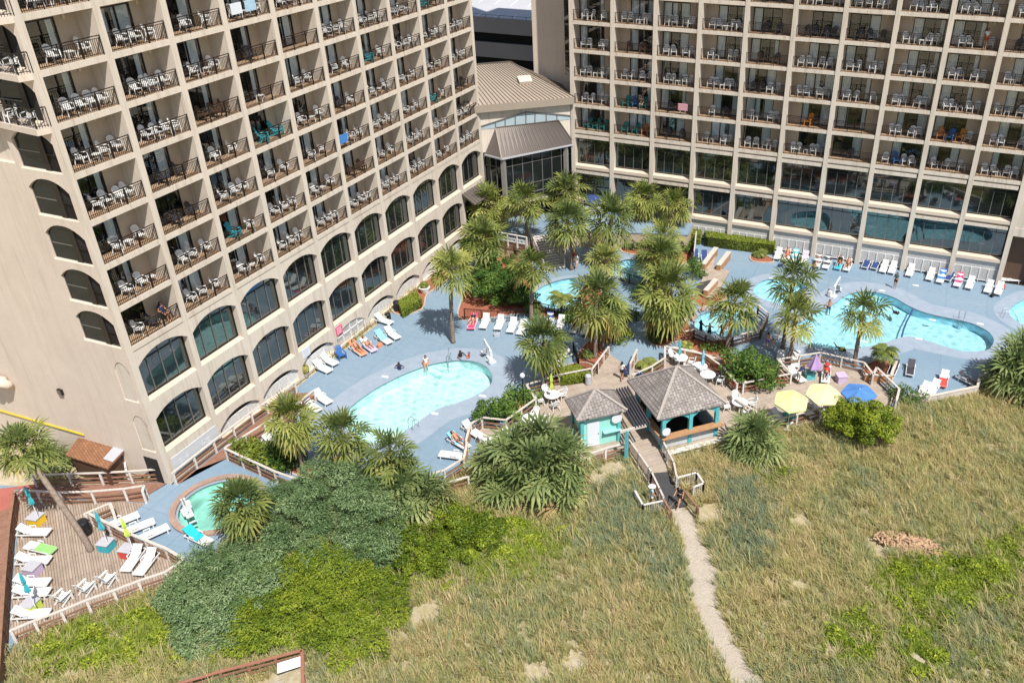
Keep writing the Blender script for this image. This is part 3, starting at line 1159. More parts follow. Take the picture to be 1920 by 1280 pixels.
# pavilion roof, posts, glazing
E1, E2, E3 = at(904.4, 289.4, 8.76), at(940.7, 298.7, 8.76), at(1077.5, 270.8, 8.76)
T1, T2 = wallpt(929, 240), wallpt(1047, 226)
E4 = LB + LN * 0.05 + Vector((0, 0, 8.76))
E1 = LA + LN * 0.3 + LS * 0.1 + Vector((0, 0, 8.76))
m = MB(Matrix.Translation(-LO))
m.slab([E1, E2, T1], 0.08)
for i in range(17):
    a, b = i / 17, (i + 1) / 17
    m.slab([E2.lerp(E3, a), E2.lerp(E3, b), T1.lerp(T2, b), T1.lerp(T2, a)], 0.08)
m.slab([E3, E4, T2], 0.08)
m.mat(1)
for i in range(1, 34):
    t = i / 34
    m.bar(E2.lerp(E3, t) + Vector((0, 0, 0.02)), T1.lerp(T2, t) + Vector((0, 0, 0.02)), 0.035, 0.05)
for a, b in ((E2, T1), (E3, T2), (T1, T2)):
    m.bar(a + Vector((0, 0, 0.03)), b + Vector((0, 0, 0.03)), 0.14, 0.08)
m.mat(2)
for a, b in ((E1, E2), (E2, E3), (E3, E4)):
    m.bar(a, b, 0.14, 0.16)
m.build('pavilion_roof', [ROOFD, ROOFRIB, GREYP], link)
FD = (E3 - E2).normalized()
FN = Vector((FD.y, -FD.x, 0))
G2 = Vector((E2.x, E2.y, 0)) - FN * 0.3 + FD * 0.3
G3 = Vector((E3.x, E3.y, 0)) - FN * 0.3 - FD * 0.95
for p in (G2, G3):
    MB(Matrix.Translation(-LO)).bar(p, p + Vector((0, 0, 8.8)), 0.42, 0.42, (0, 1, 0)).build('post', POSTG, link)
m = MB(Matrix.Translation(-LO))
I1 = Vector((E1.x, E1.y, 0)) - LN * 0.5
I2 = G2 - FN * 0.35
I3 = Vector((E3.x, E3.y, 0)) - FN * 0.65 - FD * 0.2
Z = lambda p, z: Vector((p.x, p.y, z))
for a, b in ((I1, I2), (I2, I3)):
    m.add([Z(a, 0), Z(b, 0), Z(b, 8.7), Z(a, 8.7)], [(0, 1, 2, 3)])
gl = m.build('glazing', GLASSD, link)
m = MB(Matrix.Translation(-LO))
for a, b, n in ((I1, I2, 3), (I2, I3, 7)):
    o = FN * 0.06
    for z, t in ((4.3, 0.12), (5.3, 0.07), (3.6, 0.10), (7.6, 0.05)):
        m.bar(Z(a, z) + o, Z(b, z) + o, t, t)
    for i in range(n + 1):
        p = a.lerp(b, i / n)
        m.bar(Z(p, 0) + o, Z(p, 8.7) + o, 0.09, 0.09, LN)
m.build('glazing_bar', MULL, gl)
m = MB(Matrix.Translation(-LO))
zf = Vector((0, 0, 3.5))
m.slab([I1 + zf + LN * 0.4, I2 + zf + FN * 0.3, I3 + zf + FN * 0.3, I3 + zf, I2 + zf - FN * 0.1, I1 + zf - LN * 0.1], 0.18)
m.build('gallery_edge', STUCCO, link)
m = MB(Matrix.Translation(-LO))
c0 = [on_plane(x, y, (-7.75, 0, 0), Vector((1, 0, 0))) for x, y in ((866, 364), (902, 342))]
m.slab([c0[0], c0[1], c0[1] + Vector((1.7, -0.5, -0.75)), c0[0] + Vector((1.7, -0.5, -0.75))], 0.1)
m.mat(1)
for i in range(9):
    a = c0[0].lerp(c0[1], i / 8)
    m.bar(a + Vector((0, 0, 0.03)), a + Vector((1.7, -0.5, -0.72)), 0.04, 0.05)
m.build('entrance_canopy', [ROOFD, ROOFRIB], link)

# ------------------------------------------------------------------ parking garage behind
GY = 24.0
gar = empty('parking_garage', (-20, GY, 0))
tag(gar, 'grey parking garage behind the hotel with painted bays on its roof', 'parking garage')
g0, g1 = on_plane(890, 40, (0, GY, 0), Vector((0, 1, 0))), on_plane(1000, 31, (0, GY, 0), Vector((0, 1, 0)))
ztop = (g0.z + g1.z) / 2
m = MB(Matrix.Translation((20, -GY, 0)))
z = ztop
XA, XB = -75, 12
while z > 0:
    m.mat(0).box(XA, XB, GY, GY + 0.4, z - 1.95, z)
    m.mat(1).box(XA, XB, GY + 1.0, GY + 1.2, z - 3.3, z - 1.9)
    z -= 3.2
m.mat(0).box(XA, XB, GY + 1.3, GY + 60, 0, ztop - 0.85)
m.build('wall', [GARAGE, DARKROOM], gar)
m = MB(Matrix.Translation((20, -GY, 0)))
m.add([(XA, GY + 0.4, ztop - 0.8), (XB, GY + 0.4, ztop - 0.8), (XB, GY + 60, ztop - 0.8), (XA, GY + 60, ztop - 0.8)], [(0, 1, 2, 3)])
m.mat(1)
for x in np.arange(XA + 2, XB, 2.75):
    for y in (GY + 2.2, GY + 14, GY + 19.5, GY + 31):
        m.add([(x, y, ztop - 0.794), (x + 0.13, y, ztop - 0.794), (x + 0.13 - 1.2, y + 5, ztop - 0.794), (x - 1.2, y + 5, ztop - 0.794)], [(0, 1, 2, 3)])
m.build('parking_deck', [GDECK, PAINT], gar)
m = MB(Matrix.Translation((20, -GY, 0)))
m.box(XA, XB, GY + 0.1, GY + 0.14, ztop + 0.32, ztop + 0.36)
for x in range(XA, XB, 2):
    m.box(x, x + 0.05, GY + 0.1, GY + 0.14, ztop, ztop + 0.34)
m.build('guard_rail', IRON, gar)

# ------------------------------------------------------------------ ground, courtyard paving, pools
SEA = PXL([(-60, 1300), (0, 1245), (25, 1205), (130, 1160), (240, 1122), (368, 1078), (430, 1000), (520, 962), (640, 935), (700, 928), (830, 905), (880, 872), (900, 850), (1000, 850), (1105, 868), (1172, 846), (1190, 838), (1240, 846), (1335, 830), (1440, 806), (1540, 788), (1655, 773), (1690, 752), (1735, 752), (1830, 732), (1925, 690), (2100, 640)])
COURT = SEA + [(75, 0.9), (-7.0, 0.9), (-7.7, -51.6)] + PXL([(316, 903), (85, 913), (-90, 905)])
P1 = smooth_loop(PXL([(642, 778), (690, 735), (742, 706), (775, 692), (812, 680), (860, 673), (894, 677), (916, 688), (926, 706), (920, 724), (894, 742), (856, 757), (822, 768), (792, 787), (767, 806), (735, 824), (700, 832), (660, 818)]))
P2 = smooth_loop(PXL([(1490, 612), (1520, 590), (1560, 569), (1588, 551), (1618, 545), (1654, 549), (1680, 558), (1699, 569), (1719, 579), (1747, 588), (1785, 596), (1817, 603), (1837, 611), (1856, 622), (1866, 636), (1863, 648), (1850, 658), (1802, 659), (1752, 644), (1702, 632), (1652, 646), (1602, 655), (1565, 655), (1527, 651), (1500, 638)]))
P3 = smooth_loop(PXL([(1410, 543), (1425, 527), (1449, 521), (1480, 520), (1506, 528), (1512, 545), (1497, 560), (1470, 572), (1440, 565), (1420, 556)]))
P4 = smooth_loop(PXL([(1297, 604), (1309, 590), (1335, 581), (1370, 578), (1402, 584), (1420, 598), (1416, 616), (1395, 629), (1365, 632), (1325, 626), (1305, 617)]))
P5 = smooth_loop(PXL([(998, 553), (1012, 538), (1040, 526), (1072, 520), (1090, 527), (1093, 548), (1085, 575), (1070, 588), (1035, 580), (1010, 570)]))
P6 = smooth_loop(PXL([(1144, 505), (1155, 492), (1176, 485), (1200, 488), (1218, 498), (1222, 515), (1205, 527), (1178, 524), (1155, 517)]))
P7 = smooth_loop(PXL([(1889, 584), (1905, 567), (1935, 555), (1985, 552), (2010, 570), (1990, 600), (1945, 612), (1908, 605)]))
P8 = smooth_loop(PXL([(1080, 452), (1090, 444), (1108, 446), (1118, 456), (1104, 464), (1086, 462)]))
HC = at(410, 946)
HOT = [(HC.x + 2.55 * math.cos(a), HC.y + 2.55 * math.sin(a)) for a in np.linspace(0, 2 * PI, 32, endpoint=False)]
POOLS = [P1, P2, P3, P4, P5, P6, P7, P8, HOT]


def nearest_edge(p, poly):
    x, y = p
    best = 1e9
    for i in range(len(poly)):
        ax, ay = poly[i - 1]
        bx, by = poly[i]
        dx, dy = bx - ax, by - ay
        t = max(0, min(1, ((x - ax) * dx + (y - ay) * dy) / (dx * dx + dy * dy + 1e-9)))
        best = min(best, math.hypot(x - ax - t * dx, y - ay - t * dy))
    return best


COURTNP = np.array(COURT)


def edge_np(x, y, poly):
    best = np.full(x.shape, 1e9)
    P = np.array(poly)
    for i in range(len(P)):
        a, b = P[i - 1], P[i]
        d = b - a
        t = np.clip(((x - a[0]) * d[0] + (y - a[1]) * d[1]) / (d @ d + 1e-9), 0, 1)
        best = np.minimum(best, np.hypot(x - a[0] - t * d[0], y - a[1] - t * d[1]))
    return best


def inside_np(x, y, poly):
    c = np.zeros(x.shape, bool)
    P = np.array(poly)
    for i in range(len(P)):
        x1, y1 = P[i]
        x2, y2 = P[i - 1]
        c ^= ((y1 > y) != (y2 > y)) & (x < (x2 - x1) * (y - y1) / (y2 - y1 + 1e-12) + x1)
    return c


def wob(x, y):
    return (0.16 * np.sin(x * 0.55 + 1.3) * np.cos(y * 0.43 + 0.4) + 0.10 * np.sin(x * 1.3 + y * 0.9) + 0.05 * np.sin(x * 2.9 - y * 2.3 + 1) + 0.03 * np.sin(x * 5.1 + 2) * np.sin(y * 4.7))


PATHL = PXL([(1243, 940), (1257, 965), (1280, 1020), (1291, 1090), (1308, 1160), (1339, 1225), (1386, 1295)])
PATHR = PXL([(1287, 940), (1304, 965), (1319, 1010), (1347, 1062), (1349, 1120), (1369, 1180), (1401, 1230), (1450, 1295)])
PATHPOLY = PATHL + PATHR[::-1]
BOX = PXL([(420, 1300), (572, 1222), (575, 1300), (560, 1400)])


def terrain(x, y):
    x, y = np.asarray(x, float), np.asarray(y, float)
    ins = inside_np(x, y, COURT)
    d = edge_np(x, y, COURT)
    h = -0.12 + wob(x, y) * np.clip(d / 3, 0.15, 1)
    dp = edge_np(x, y, PATHPOLY)
    ip = inside_np(x, y, PATHPOLY)
    k = np.clip(np.where(ip, 0, dp) / 1.6, 0, 1)
    h = h * k + (-0.16) * (1 - k)
    return np.where(ins, -0.12 - np.clip(d * 1.6, 0, 2.2), h)


def dune_mat():
    m, nt, b = newmat('dune_sand')
    v = coords(nt)
    n1 = noise(nt, v, 0.35, 6, 0.65)
    n2 = noise(nt, v, 3.0, 6, 0.7)
    n3 = noise(nt, v, 22, 3, 0.6)
    sand = ramp(nt, n3, [(0.3, (0.42, 0.36, 0.28)), (0.7, (0.54, 0.47, 0.38))])
    litter = ramp(nt, n3, [(0.3, (0.26, 0.22, 0.115)), (0.7, (0.40, 0.335, 0.185))])
    k = ramp(nt, mixc(nt, 0.5, n1, n2), [(0.36, (0, 0, 0)), (0.56, (1, 1, 1))])
    nt.links.new(mixc(nt, k, sand, litter), b.inputs['Base Color'])
    b.inputs['Roughness'].default_value = 0.95
    bump(nt, b, n2, 0.4, 0.1)
    return m


def path_mat():
    m, nt, b = newmat('path_sand')
    v = coords(nt)
    n2 = noise(nt, v, 1.6, 6, 0.7)
    n3 = noise(nt, v, 7, 5, 0.75)
    c = ramp(nt, n2, [(0.3, (0.46, 0.40, 0.33)), (0.7, (0.56, 0.495, 0.41))])
    nt.links.new(mixc(nt, 0.35, c, ramp(nt, n3, [(0.35, (0.6, 0.56, 0.5)), (0.65, (1, 1, 1))]), 'MULTIPLY'), b.inputs['Base Color'])
    b.inputs['Roughness'].default_value = 0.95
    bump(nt, b, n3, 0.9, 0.12)
    return m


DUNE, PATHM = dune_mat(), path_mat()
nx, ny = 200, 130
gx, gy = np.meshgrid(np.linspace(-26, 76, nx), np.linspace(-84, 0.5, ny))
gz = terrain(gx, gy)
vs = np.stack([gx, gy, gz], -1).reshape(-1, 3)
idx = np.arange(nx * ny).reshape(ny, nx)
fs = np.stack([idx[:-1, :-1], idx[:-1, 1:], idx[1:, 1:], idx[1:, :-1]], -1).reshape(-1, 4)
me = bpy.data.meshes.new('dune_ground')
me.from_pydata(vs.tolist(), [], fs.tolist())
me.materials.append(DUNE)
me.polygons.foreach_set('use_smooth', [True] * len(me.polygons))
structure(put('dune_ground', me))
m = MB()
m.add([(-900, -900, -2.6), (900, -900, -2.6), (900, 900, -2.6), (-900, 900, -2.6)], [(0, 1, 2, 3)])
structure(m.build('ground', DUNE))
# path sheet, subdivided, following the dune
m = MB()
K, J = 60, 8
rp = random.Random(3)
grid = []


def along(poly, t):
    P = [Vector(p) for p in poly]
    L = [0]
    for i in range(1, len(P)):
        L.append(L[-1] + (P[i] - P[i - 1]).length)
    s = t * L[-1]
    for i in range(1, len(P)):
        if s <= L[i] or i == len(P) - 1:
            return P[i - 1].lerp(P[i], (s - L[i - 1]) / (L[i] - L[i - 1]))


for i in range(K + 1):
    a, b = along(PATHL, i / K), along(PATHR, i / K)
    a = a + (a - b).normalized() * (0.10 * math.sin(i * 1.7) + 0.10 * rp.uniform(-1, 1))
    b = b + (b - a).normalized() * (0.10 * math.sin(i * 1.3 + 2) + 0.10 * rp.uniform(-1, 1))
    for j in range(J + 1):
        p = a.lerp(b, j / J)
        grid.append((p.x, p.y, float(terrain(p.x, p.y)) + (0.02 if 0 < j < J else -0.03)))
m.add(grid, [(i * (J + 1) + j, i * (J + 1) + j + 1, (i + 1) * (J + 1) + j + 1, (i + 1) * (J + 1) + j) for i in range(K) for j in range(J)])
structure(m.build('sand_path', PATHM, smooth=True))

structure(sheet('pool_deck', COURT, POOLS, 0.0, BLUED, 0.5))
for k, (lp, w) in enumerate(((P1, 1.75), (P2, 1.9), (P3, 1.0), (P4, 1.0), (P5, 0.5), (P6, 0.5), (P7, 1.2))):
    structure(sheet('pool_coping', offset_loop(lp, w), [lp], 0.004 + 0.001 * k, COPING))


def pool(name, loop, mat, wmat, label, depth=1.15, level=-0.10):
    n = len(loop)
    m = MB()
    m.mat(0).add([(p[0], p[1], -depth) for p in loop], [tuple(range(n))])
    m.add([(p[0], p[1], -depth) for p in loop] + [(p[0], p[1], -0.16) for p in loop], [(i, (i + 1) % n, n + (i + 1) % n, n + i) for i in range(n)])
    m.mat(1).add([(p[0], p[1], -0.16) for p in loop] + [(p[0], p[1], 0.0) for p in loop], [(i, (i + 1) % n, n + (i + 1) % n, n + i) for i in range(n)])
    inn = offset_loop(loop, -0.12)
    m.mat(2).add([(p[0], p[1], 0.012) for p in inn] + [(p[0], p[1], 0.012) for p in loop] + [(p[0], p[1], -0.05) for p in inn], [(i, (i + 1) % n, n + (i + 1) % n, n + i) for i in range(n)] + [(i, (i + 1) % n, 2 * n + (i + 1) % n, 2 * n + i) for i in range(n)])
    root = m.build(name, [mat, TILEB, COPING])
    tag(root, label, 'swimming pool')
    w = sheet('water', loop, [], level, wmat)
    w['kind'] = 'structure'
    return root


pool('swimming_pool', P1, BASIN, WATER1, 'kidney-shaped pool of pale sparkling water beside the arched wing', 1.0)
pool('swimming_pool', P2, BASIN2, WATER2, 'large wavy turquoise pool with a lane rope before the glazed wing', 0.85)
pool('swimming_pool', P3, BASIN2, WATER2, 'small round pool behind two palms at the big pool\'s corner', 0.7)
pool('swimming_pool', P4, BASIN2, WATER2, 'round fenced pool full of bathers among palms', 0.9)
pool('swimming_pool', P5, BASIN2, WATER2, 'shallow blue lagoon behind the black iron fence and palms', 0.6)
pool('swimming_pool', P6, BASIN2, WATER2, 'small blue pool near the foot of the footbridge', 0.7)
pool('swimming_pool', P7, BASIN2, WATER2, 'pool cut by the photo edge with a looped steel handrail', 1.0)
pool('swimming_pool', P8, BASIN2, WATER2, 'narrow shaded pool beside the top of the footbridge', 0.7)
hot = pool('hot_tub', HOT, BASIN3, water('tub_water', (0.62, 0.88, 0.84), 1.2), 'round brick-rimmed hot tub with pale green water on the lower deck', 0.9, -0.14)
hot['category'] = 'hot tub'
m = MB()
n = 40
ring = [(HC.x + r * math.cos(a), HC.y + r * math.sin(a)) for r in (2.55, 2.95) for a in np.linspace(0, 2 * PI, n, endpoint=False)]
m.add([(p[0], p[1], 0.16) for p in ring] + [(p[0], p[1], -0.05) for p in ring],
      [(i, (i + 1) % n, n + (i + 1) % n, n + i) for i in range(n)] + [(i, (i + 1) % n, 2 * n + (i + 1) % n, 2 * n + i) for i in range(n)] + [(n + i, n + (i + 1) % n, 3 * n + (i + 1) % n, 3 * n + i) for i in range(n)])
m.build('brick_rim', BRICKK, hot)
m = MB()
rr = [(HC.x + 1.95 * math.cos(a), HC.y + 1.95 * math.sin(a)) for a in np.linspace(0, 2 * PI, 32, endpoint=False)]
m.add([(p[0], p[1], -0.5) for p in HOT] + [(p[0], p[1], -0.5) for p in rr] + [(p[0], p[1], -0.9) for p in rr], [(i, (i + 1) % 32, 32 + (i + 1) % 32, 32 + i) for i in range(32)] + [(32 + i, 32 + (i + 1) % 32, 64 + (i + 1) % 32, 64 + i) for i in range(32)])
m.build('bench_ledge', BASIN3, hot)

# timber decks and paths laid on the courtyard
LOWDECK = PXL([(38, 932), (272, 943), (240, 968), (178, 975), (352, 1050), (366, 1075), (32, 1200), (18, 1190)])
structure(sheet('timber_deck', LOWDECK, [], 0.03, DECKA, 0.3))
structure(sheet('timber_path', PXL([(85, 914), (318, 904)]) + [(-7.3, -51.3), (-7.3, -44.2), (-6.9, -39.6), (-5.2, -38.9), (-5.6, -44.4)] + PXL([(428, 858), (330, 895), (278, 928), (275, 942), (40, 930), (30, 918)]), [], 0.022, DECKR, 0.0))
structure(sheet('red_path', PXL([(-40, 920), (30, 912), (84, 905), (70, 925), (32, 985), (-5, 1010), (-60, 1000)]), [], 0.014, REDP))
structure(sheet('timber_path', PXL([(-120, 1000), (33, 948), (22, 1080), (12, 1230), (4, 1330), (-140, 1330)]), [], 0.026, DECKR))
CDECK = PXL([(872, 868), (900, 845), (890, 822), (905, 798), (952, 803), (1004, 762), (988, 737), (1112, 706), (1142, 662), (1180, 690), (1190, 672), (1222, 686), (1246, 666), (1321, 682), (1352, 704), (1380, 733), (1440, 726), (1481, 718), (1456, 691), (1536, 677), (1617, 697), (1681, 747), (1655, 773), (1540, 792), (1440, 808), (1335, 832), (1242, 852), (1190, 842), (1172, 850), (1105, 870), (1000, 852)], 0.06)
structure(sheet('timber_deck', CDECK, [], 0.06, DECKB, 0.5))
structure(sheet('boardwalk_ramp', PXL([(1178, 838), (1236, 828), (1254, 893), (1216, 893)], 0.07), [], 0.074, DECKB, 0.4))
structure(sheet('rubber_mat', PXL([(1216, 887), (1252, 884), (1289, 945), (1243, 952)], 0.08), [], 0.082, RUBBER, 0.3))
BEDS = [
    [(806, 520), (830, 500), (838, 525), (800, 552), (790, 580), (748, 590), (742, 570)],
    [(868, 600), (868, 560), (900, 490), (985, 470), (1000, 540), (1000, 570), (1070, 592), (1095, 590), (1090, 545), (1120, 530), (1135, 575), (1160, 590), (1175, 610), (1150, 640), (1110, 640), (1085, 612), (1000, 590), (960, 590)],
    [(1222, 545), (1262, 560), (1290, 610), (1312, 640), (1365, 640), (1362, 668), (1312, 662), (1270, 640), (1245, 650), (1218, 640), (1212, 600)],
    [(1165, 470), (1185, 440), (1240, 420), (1285, 430), (1300, 455), (1290, 490), (1240, 500), (1200, 480)],
    [(1275, 676), (1330, 670), (1390, 672), (1450, 690), (1480, 716), (1440, 728), (1382, 735), (1352, 704)],
    [(1620, 690), (1650, 675), (1675, 685), (1668, 715), (1622, 712)],
    [(1295, 560), (1340, 545), (1360, 560), (1320, 575)],
    [(1410, 480), (1440, 482), (1448, 492), (1412, 490)],
    [(540, 880), (600, 880), (640, 930), (590, 905)],
    [(1033, 725), (1105, 706), (1138, 666), (1110, 640), (1085, 665), (1080, 690), (1040, 700)],
    [(1055, 690), (1100, 682), (1112, 700), (1050, 722)],
]
for k, b in enumerate(BEDS):
    lp = smooth_loop(PXL(b), 4)
    structure(sheet('mulch_bed', lp, [], 0.03 + 0.002 * k, MULCH, 0.03))
    m = MB()
    inn, n = offset_loop(lp, 0.14), len(lp)
    m.add([(p[0], p[1], 0.10) for p in lp] + [(p[0], p[1], 0.10) for p in inn] + [(p[0], p[1], 0.0) for p in inn], [(i, (i + 1) % n, n + (i + 1) % n, n + i) for i in range(n)] + [(n + i, n + (i + 1) % n, 2 * n + (i + 1) % n, 2 * n + i) for i in range(n)])
    structure(m.build('bed_kerb', KERB))
# ------------------------------------------------------------------ fences and railings
POSTM = {}


def fence(pts, label, z=0.03, h=1.0, step=1.75, mats=(WOODRAIL, WOODPOST, WOODBR), base=True, name='deck_railing', low=2, group=None):
    """timber railing run: cap rail, lower rails, and each post"""
    P = [at(x, y, z) for x, y in pts] if not hasattr(pts[0], 'x') else pts
    root = empty(name, P[0])
    tag(root, label, 'railing', group)
    O = P[0]
    cap, lo = MB(), MB()
    spots = []
    for a, b in zip(P[:-1], P[1:]):
        a, b = a - O, b - O
        cap.bar(a + Vector((0, 0, h)), b + Vector((0, 0, h)), 0.17, 0.045)
        for k in range(low):
            zz = (0.22, 0.55, 0.78)[k]
            lo.bar(a + Vector((0, 0, zz)), b + Vector((0, 0, zz)), 0.05, 0.12 if h < 1.2 and low < 3 else 0.2)
        if base:
            lo.bar(a + Vector((0, 0, -0.12)), b + Vector((0, 0, -0.12)), 0.06, 0.26)
        n = max(1, round((b - a).length / step))
        for i in range(n + (1 if b + O == P[-1] else 0)):
            spots.append((a.lerp(b, i / n), math.atan2((b - a).y, (b - a).x)))
    cap.build('cap_rail', mats[0], root)
    lo.build('lower_rail', mats[2], root)
    key = (h, mats[1].name)
    if key not in POSTM:
        POSTM[key] = MB().box(-0.065, 0.065, -0.065, 0.065, -0.4, h - 0.02).mesh('post', mats[1])
    for p, r in spots:
        put('post', POSTM[key], root, p, r)
    return root


def picket(pts, label, z=0.0, h=0.95, mats=(WOODRAIL, WOODBR, WOODPOST), gap=0.16, name='baluster_railing', cat='railing', thick=0.04, zend=None):
    P = [at(x, y, z) for x, y in pts] if not hasattr(pts[0], 'x') else [p.copy() for p in pts]
    if zend is not None:
        for i, p in enumerate(P):
            p.z = z + (zend - z) * i / (len(P) - 1)
    O = P[0].copy()
    root = empty(name, O)
    tag(root, label, cat)
    rail, bal = MB(), MB()
    for a, b in zip(P[:-1], P[1:]):
        a, b = a - O, b - O
        rail.bar(a + Vector((0, 0, h)), b + Vector((0, 0, h)), thick * 3, thick)
        rail.bar(a + Vector((0, 0, 0.12)), b + Vector((0, 0, 0.12)), thick, thick)
        n = max(2, round((b - a).length / gap))
        for i in range(n + 1):
            p = a.lerp(b, i / n)
            if i % 11 == 0 or i == n:
                MB().bar(p - Vector((0, 0, 0.2)), p + Vector((0, 0, h + 0.02)), thick * 2.4, None, (0, 1, 0)).build('post', mats[2], root)
            else:
                bal.bar(p + Vector((0, 0, 0.12)), p + Vector((0, 0, h)), thick * 0.7, None, (0, 1, 0))
    rail.build('top_rail', mats[0], root)
    bal.build('baluster', mats[1], root)
    return root


fence([(70, 912), (137, 910), (195, 908), (250, 905), (318, 900)], 'timber railing beside the red path in front of the shingled hut')
fence([Vector((-7.42, -51.5, 0.03)), Vector((-7.42, -47.8, 0.03)), Vector((-7.36, -44.1, 0.03)), Vector((-6.95, -39.7, 0.03))], 'long timber railing sloping along the foot of the arched wing', low=2)
fence([(38, 940), (120, 945), (180, 943), (240, 938), (278, 932), (275, 942)], 'timber railing at the far side of the lower sun deck')
fence([(168, 985), (215, 965), (222, 985)], 'short timber railing stub at the gap onto the sun deck', step=1.2)
fence([(176, 985), (245, 1020), (318, 1050), (352, 1070)], 'timber railing between the sun deck and the blue hot tub deck')
fence([(352, 1072), (318, 1095), (268, 1112), (222, 1130), (172, 1148), (125, 1168), (75, 1187), (32, 1205)], 'front timber railing of the lower sun deck above the shrubs')
wallr = fence([(36, 945), (27, 1010), (20, 1100), (14, 1200), (8, 1310)], 'tall brown board fence along the sun deck\'s outer side', low=3, mats=(WOODBR, WOODBR, WOODBR))
fence([(428, 862), (520, 905), (590, 930), (650, 950)], 'timber railing with brown boards between the planter and the lower blue deck')
fence([(428, 860), (500, 815), (560, 778), (592, 752)], 'timber railing up the planter side of the sloping red boardwalk')
fence([(720, 935), (835, 903), (872, 880), (878, 850)], 'timber railing at the seaward edge of the pool behind low palms')
fence([(760, 955), (830, 930), (880, 915)], 'lower timber railing in front of the palms below the pool edge', z=-0.1)
fence([(876, 846), (884, 815), (905, 803), (950, 808), (1005, 768), (988, 741), (1050, 722), (1110, 710)], 'timber railing around the table deck west of the small kiosk')
fence([(1110, 712), (1142, 668)], 'short timber railing beside the opening onto the blue deck', step=1.2)
fence([(1182, 700), (1194, 674)], 'timber railing post run beside the potted sago palm', step=1.0)
fence([(1186, 722), (1222, 706), (1246, 690), (1246, 668), (1322, 684), (1352, 706), (1380, 738), (1396, 734)], 'timber railing around the tables behind the shingled bar')
fence([(1392, 738), (1440, 728), (1481, 720), (1456, 693), (1536, 680), (1617, 699)], 'timber railing around the umbrella deck\'s landward side')
fence([(1617, 699), (1634, 722), (1640, 708), (1682, 749), (1677, 770)], 'timber railing with a gate gap at the end of the umbrella deck')
fence([(1440, 812), (1492, 797), (1537, 785), (1600, 778)], 'front timber railing of the umbrella deck behind the round bush')
fence([(1378, 768), (1440, 808)], 'timber railing between the bar tables and the umbrella deck')
fence([(1105, 872), (1135, 862), (1172, 852)], 'low timber railing below the aqua kiosk')
picket([(1178, 842), (1221, 905), (1243, 952)], 'timber baluster railing on the kiosk side of the boardwalk ramp', 0.06)
picket([(1236, 834), (1262, 886), (1268, 915)], 'timber baluster railing on the bar side of the boardwalk ramp', 0.06)
picket([(1268, 915), (1305, 905), (1318, 925), (1300, 932)], 'white slatted corner pen beside the beach shower post', -0.05, 0.9, (WOODPOST, WOODPOST, WOODPOST))
picket([(1190, 938), (1205, 965), (1243, 957)], 'small pale slatted pen where the man in the hat stands', -0.05, 0.85, (WOODPOST, WOODPOST, WOODPOST))
picket([(1243, 955), (1258, 980)], 'short red-brown handrail on the far side of the path mouth', -0.05, 0.9, (WOODBR, WOODBR, WOODBR))
picket([(1281, 938), (1308, 972)], 'short red-brown handrail on the near side of the path mouth', -0.05, 0.9, (WOODBR, WOODBR, WOODBR))
picket([(1095, 852), (1082, 822)], 'short baluster railing on the kiosk\'s side step', 0.06, 0.95)
# iron fences of the gardens
picket([(872, 600), (935, 605), (1000, 598), (1075, 602)], 'black iron fence behind the row of white loungers', 0.0, 1.15, (IRON, IRON, IRON), 0.14, 'iron_fence', 'fence', 0.032)
picket([(1000, 584), (1040, 592), (1085, 598)], 'black iron fence at the edge of the shallow lagoon', 0.0, 1.0, (IRON, IRON, IRON), 0.14, 'iron_fence', 'fence', 0.032)
picket([(1140, 518), (1180, 532), (1222, 545)], 'black iron fence beside the small blue pool', 0.0, 1.0, (IRON, IRON, IRON), 0.14, 'iron_fence', 'fence', 0.032)
picket([(1075, 660), (1085, 690), (1120, 702)], 'black iron fence around the red garden corner', 0.0, 1.0, (IRON, IRON, IRON), 0.14, 'iron_fence', 'fence', 0.032)
fence([(1284, 640), (1300, 636), (1345, 655), (1372, 650), (1425, 635), (1438, 605), (1420, 590)], 'dark weathered railing curving around the round bathers\' pool', 0.02, 1.0, 1.5, (WOODRAIL, DKWOOD, DKWOOD))
# front corner beach access with sign
bx = fence([(310, 1312), (420, 1280), (572, 1240), (574, 1330)], 'red-brown timber railing around the sandy pen at the dune\'s lower edge', -0.1, 0.9, 1.5, (plain('redwood_rail', (0.30, 0.13, 0.085), 0.8, 0, 0.15, 3), WOODBR, WOODBR), False)
structure(sheet('sand_patch', PXL([(440, 1300), (572, 1262), (574, 1330), (430, 1350)]), [], 0.0, PATHM))
p0, p1 = at(520, 1262, 0.35), at(568, 1247, 0.35)
sg = empty('rules_sign', p0)
tag(sg, 'pale rules board leaning on the red-brown railing by the sand', 'sign')
m = MB()
d = p1 - p0
m.slab([Vector((0, 0, 0)), d, d + Vector((-0.1, 0.25, 0.45)), Vector((-0.1, 0.25, 0.45))], 0.04)
m.build('board', SIGNW, sg)
m = MB()
up = Vector((-0.1, 0.25, 0.45))
for k in range(4):
    a = up * (0.2 + 0.19 * k)
    m.bar(a + d * 0.08 + Vector((0, -0.012, 0.012)), a + d * (0.9 - 0.12 * (k % 2)) + Vector((0, -0.012, 0.012)), 0.03, 0.006)
m.build('printed_line', GREYP, sg)

# ------------------------------------------------------------------ furniture prototypes (first one built, the rest copied)


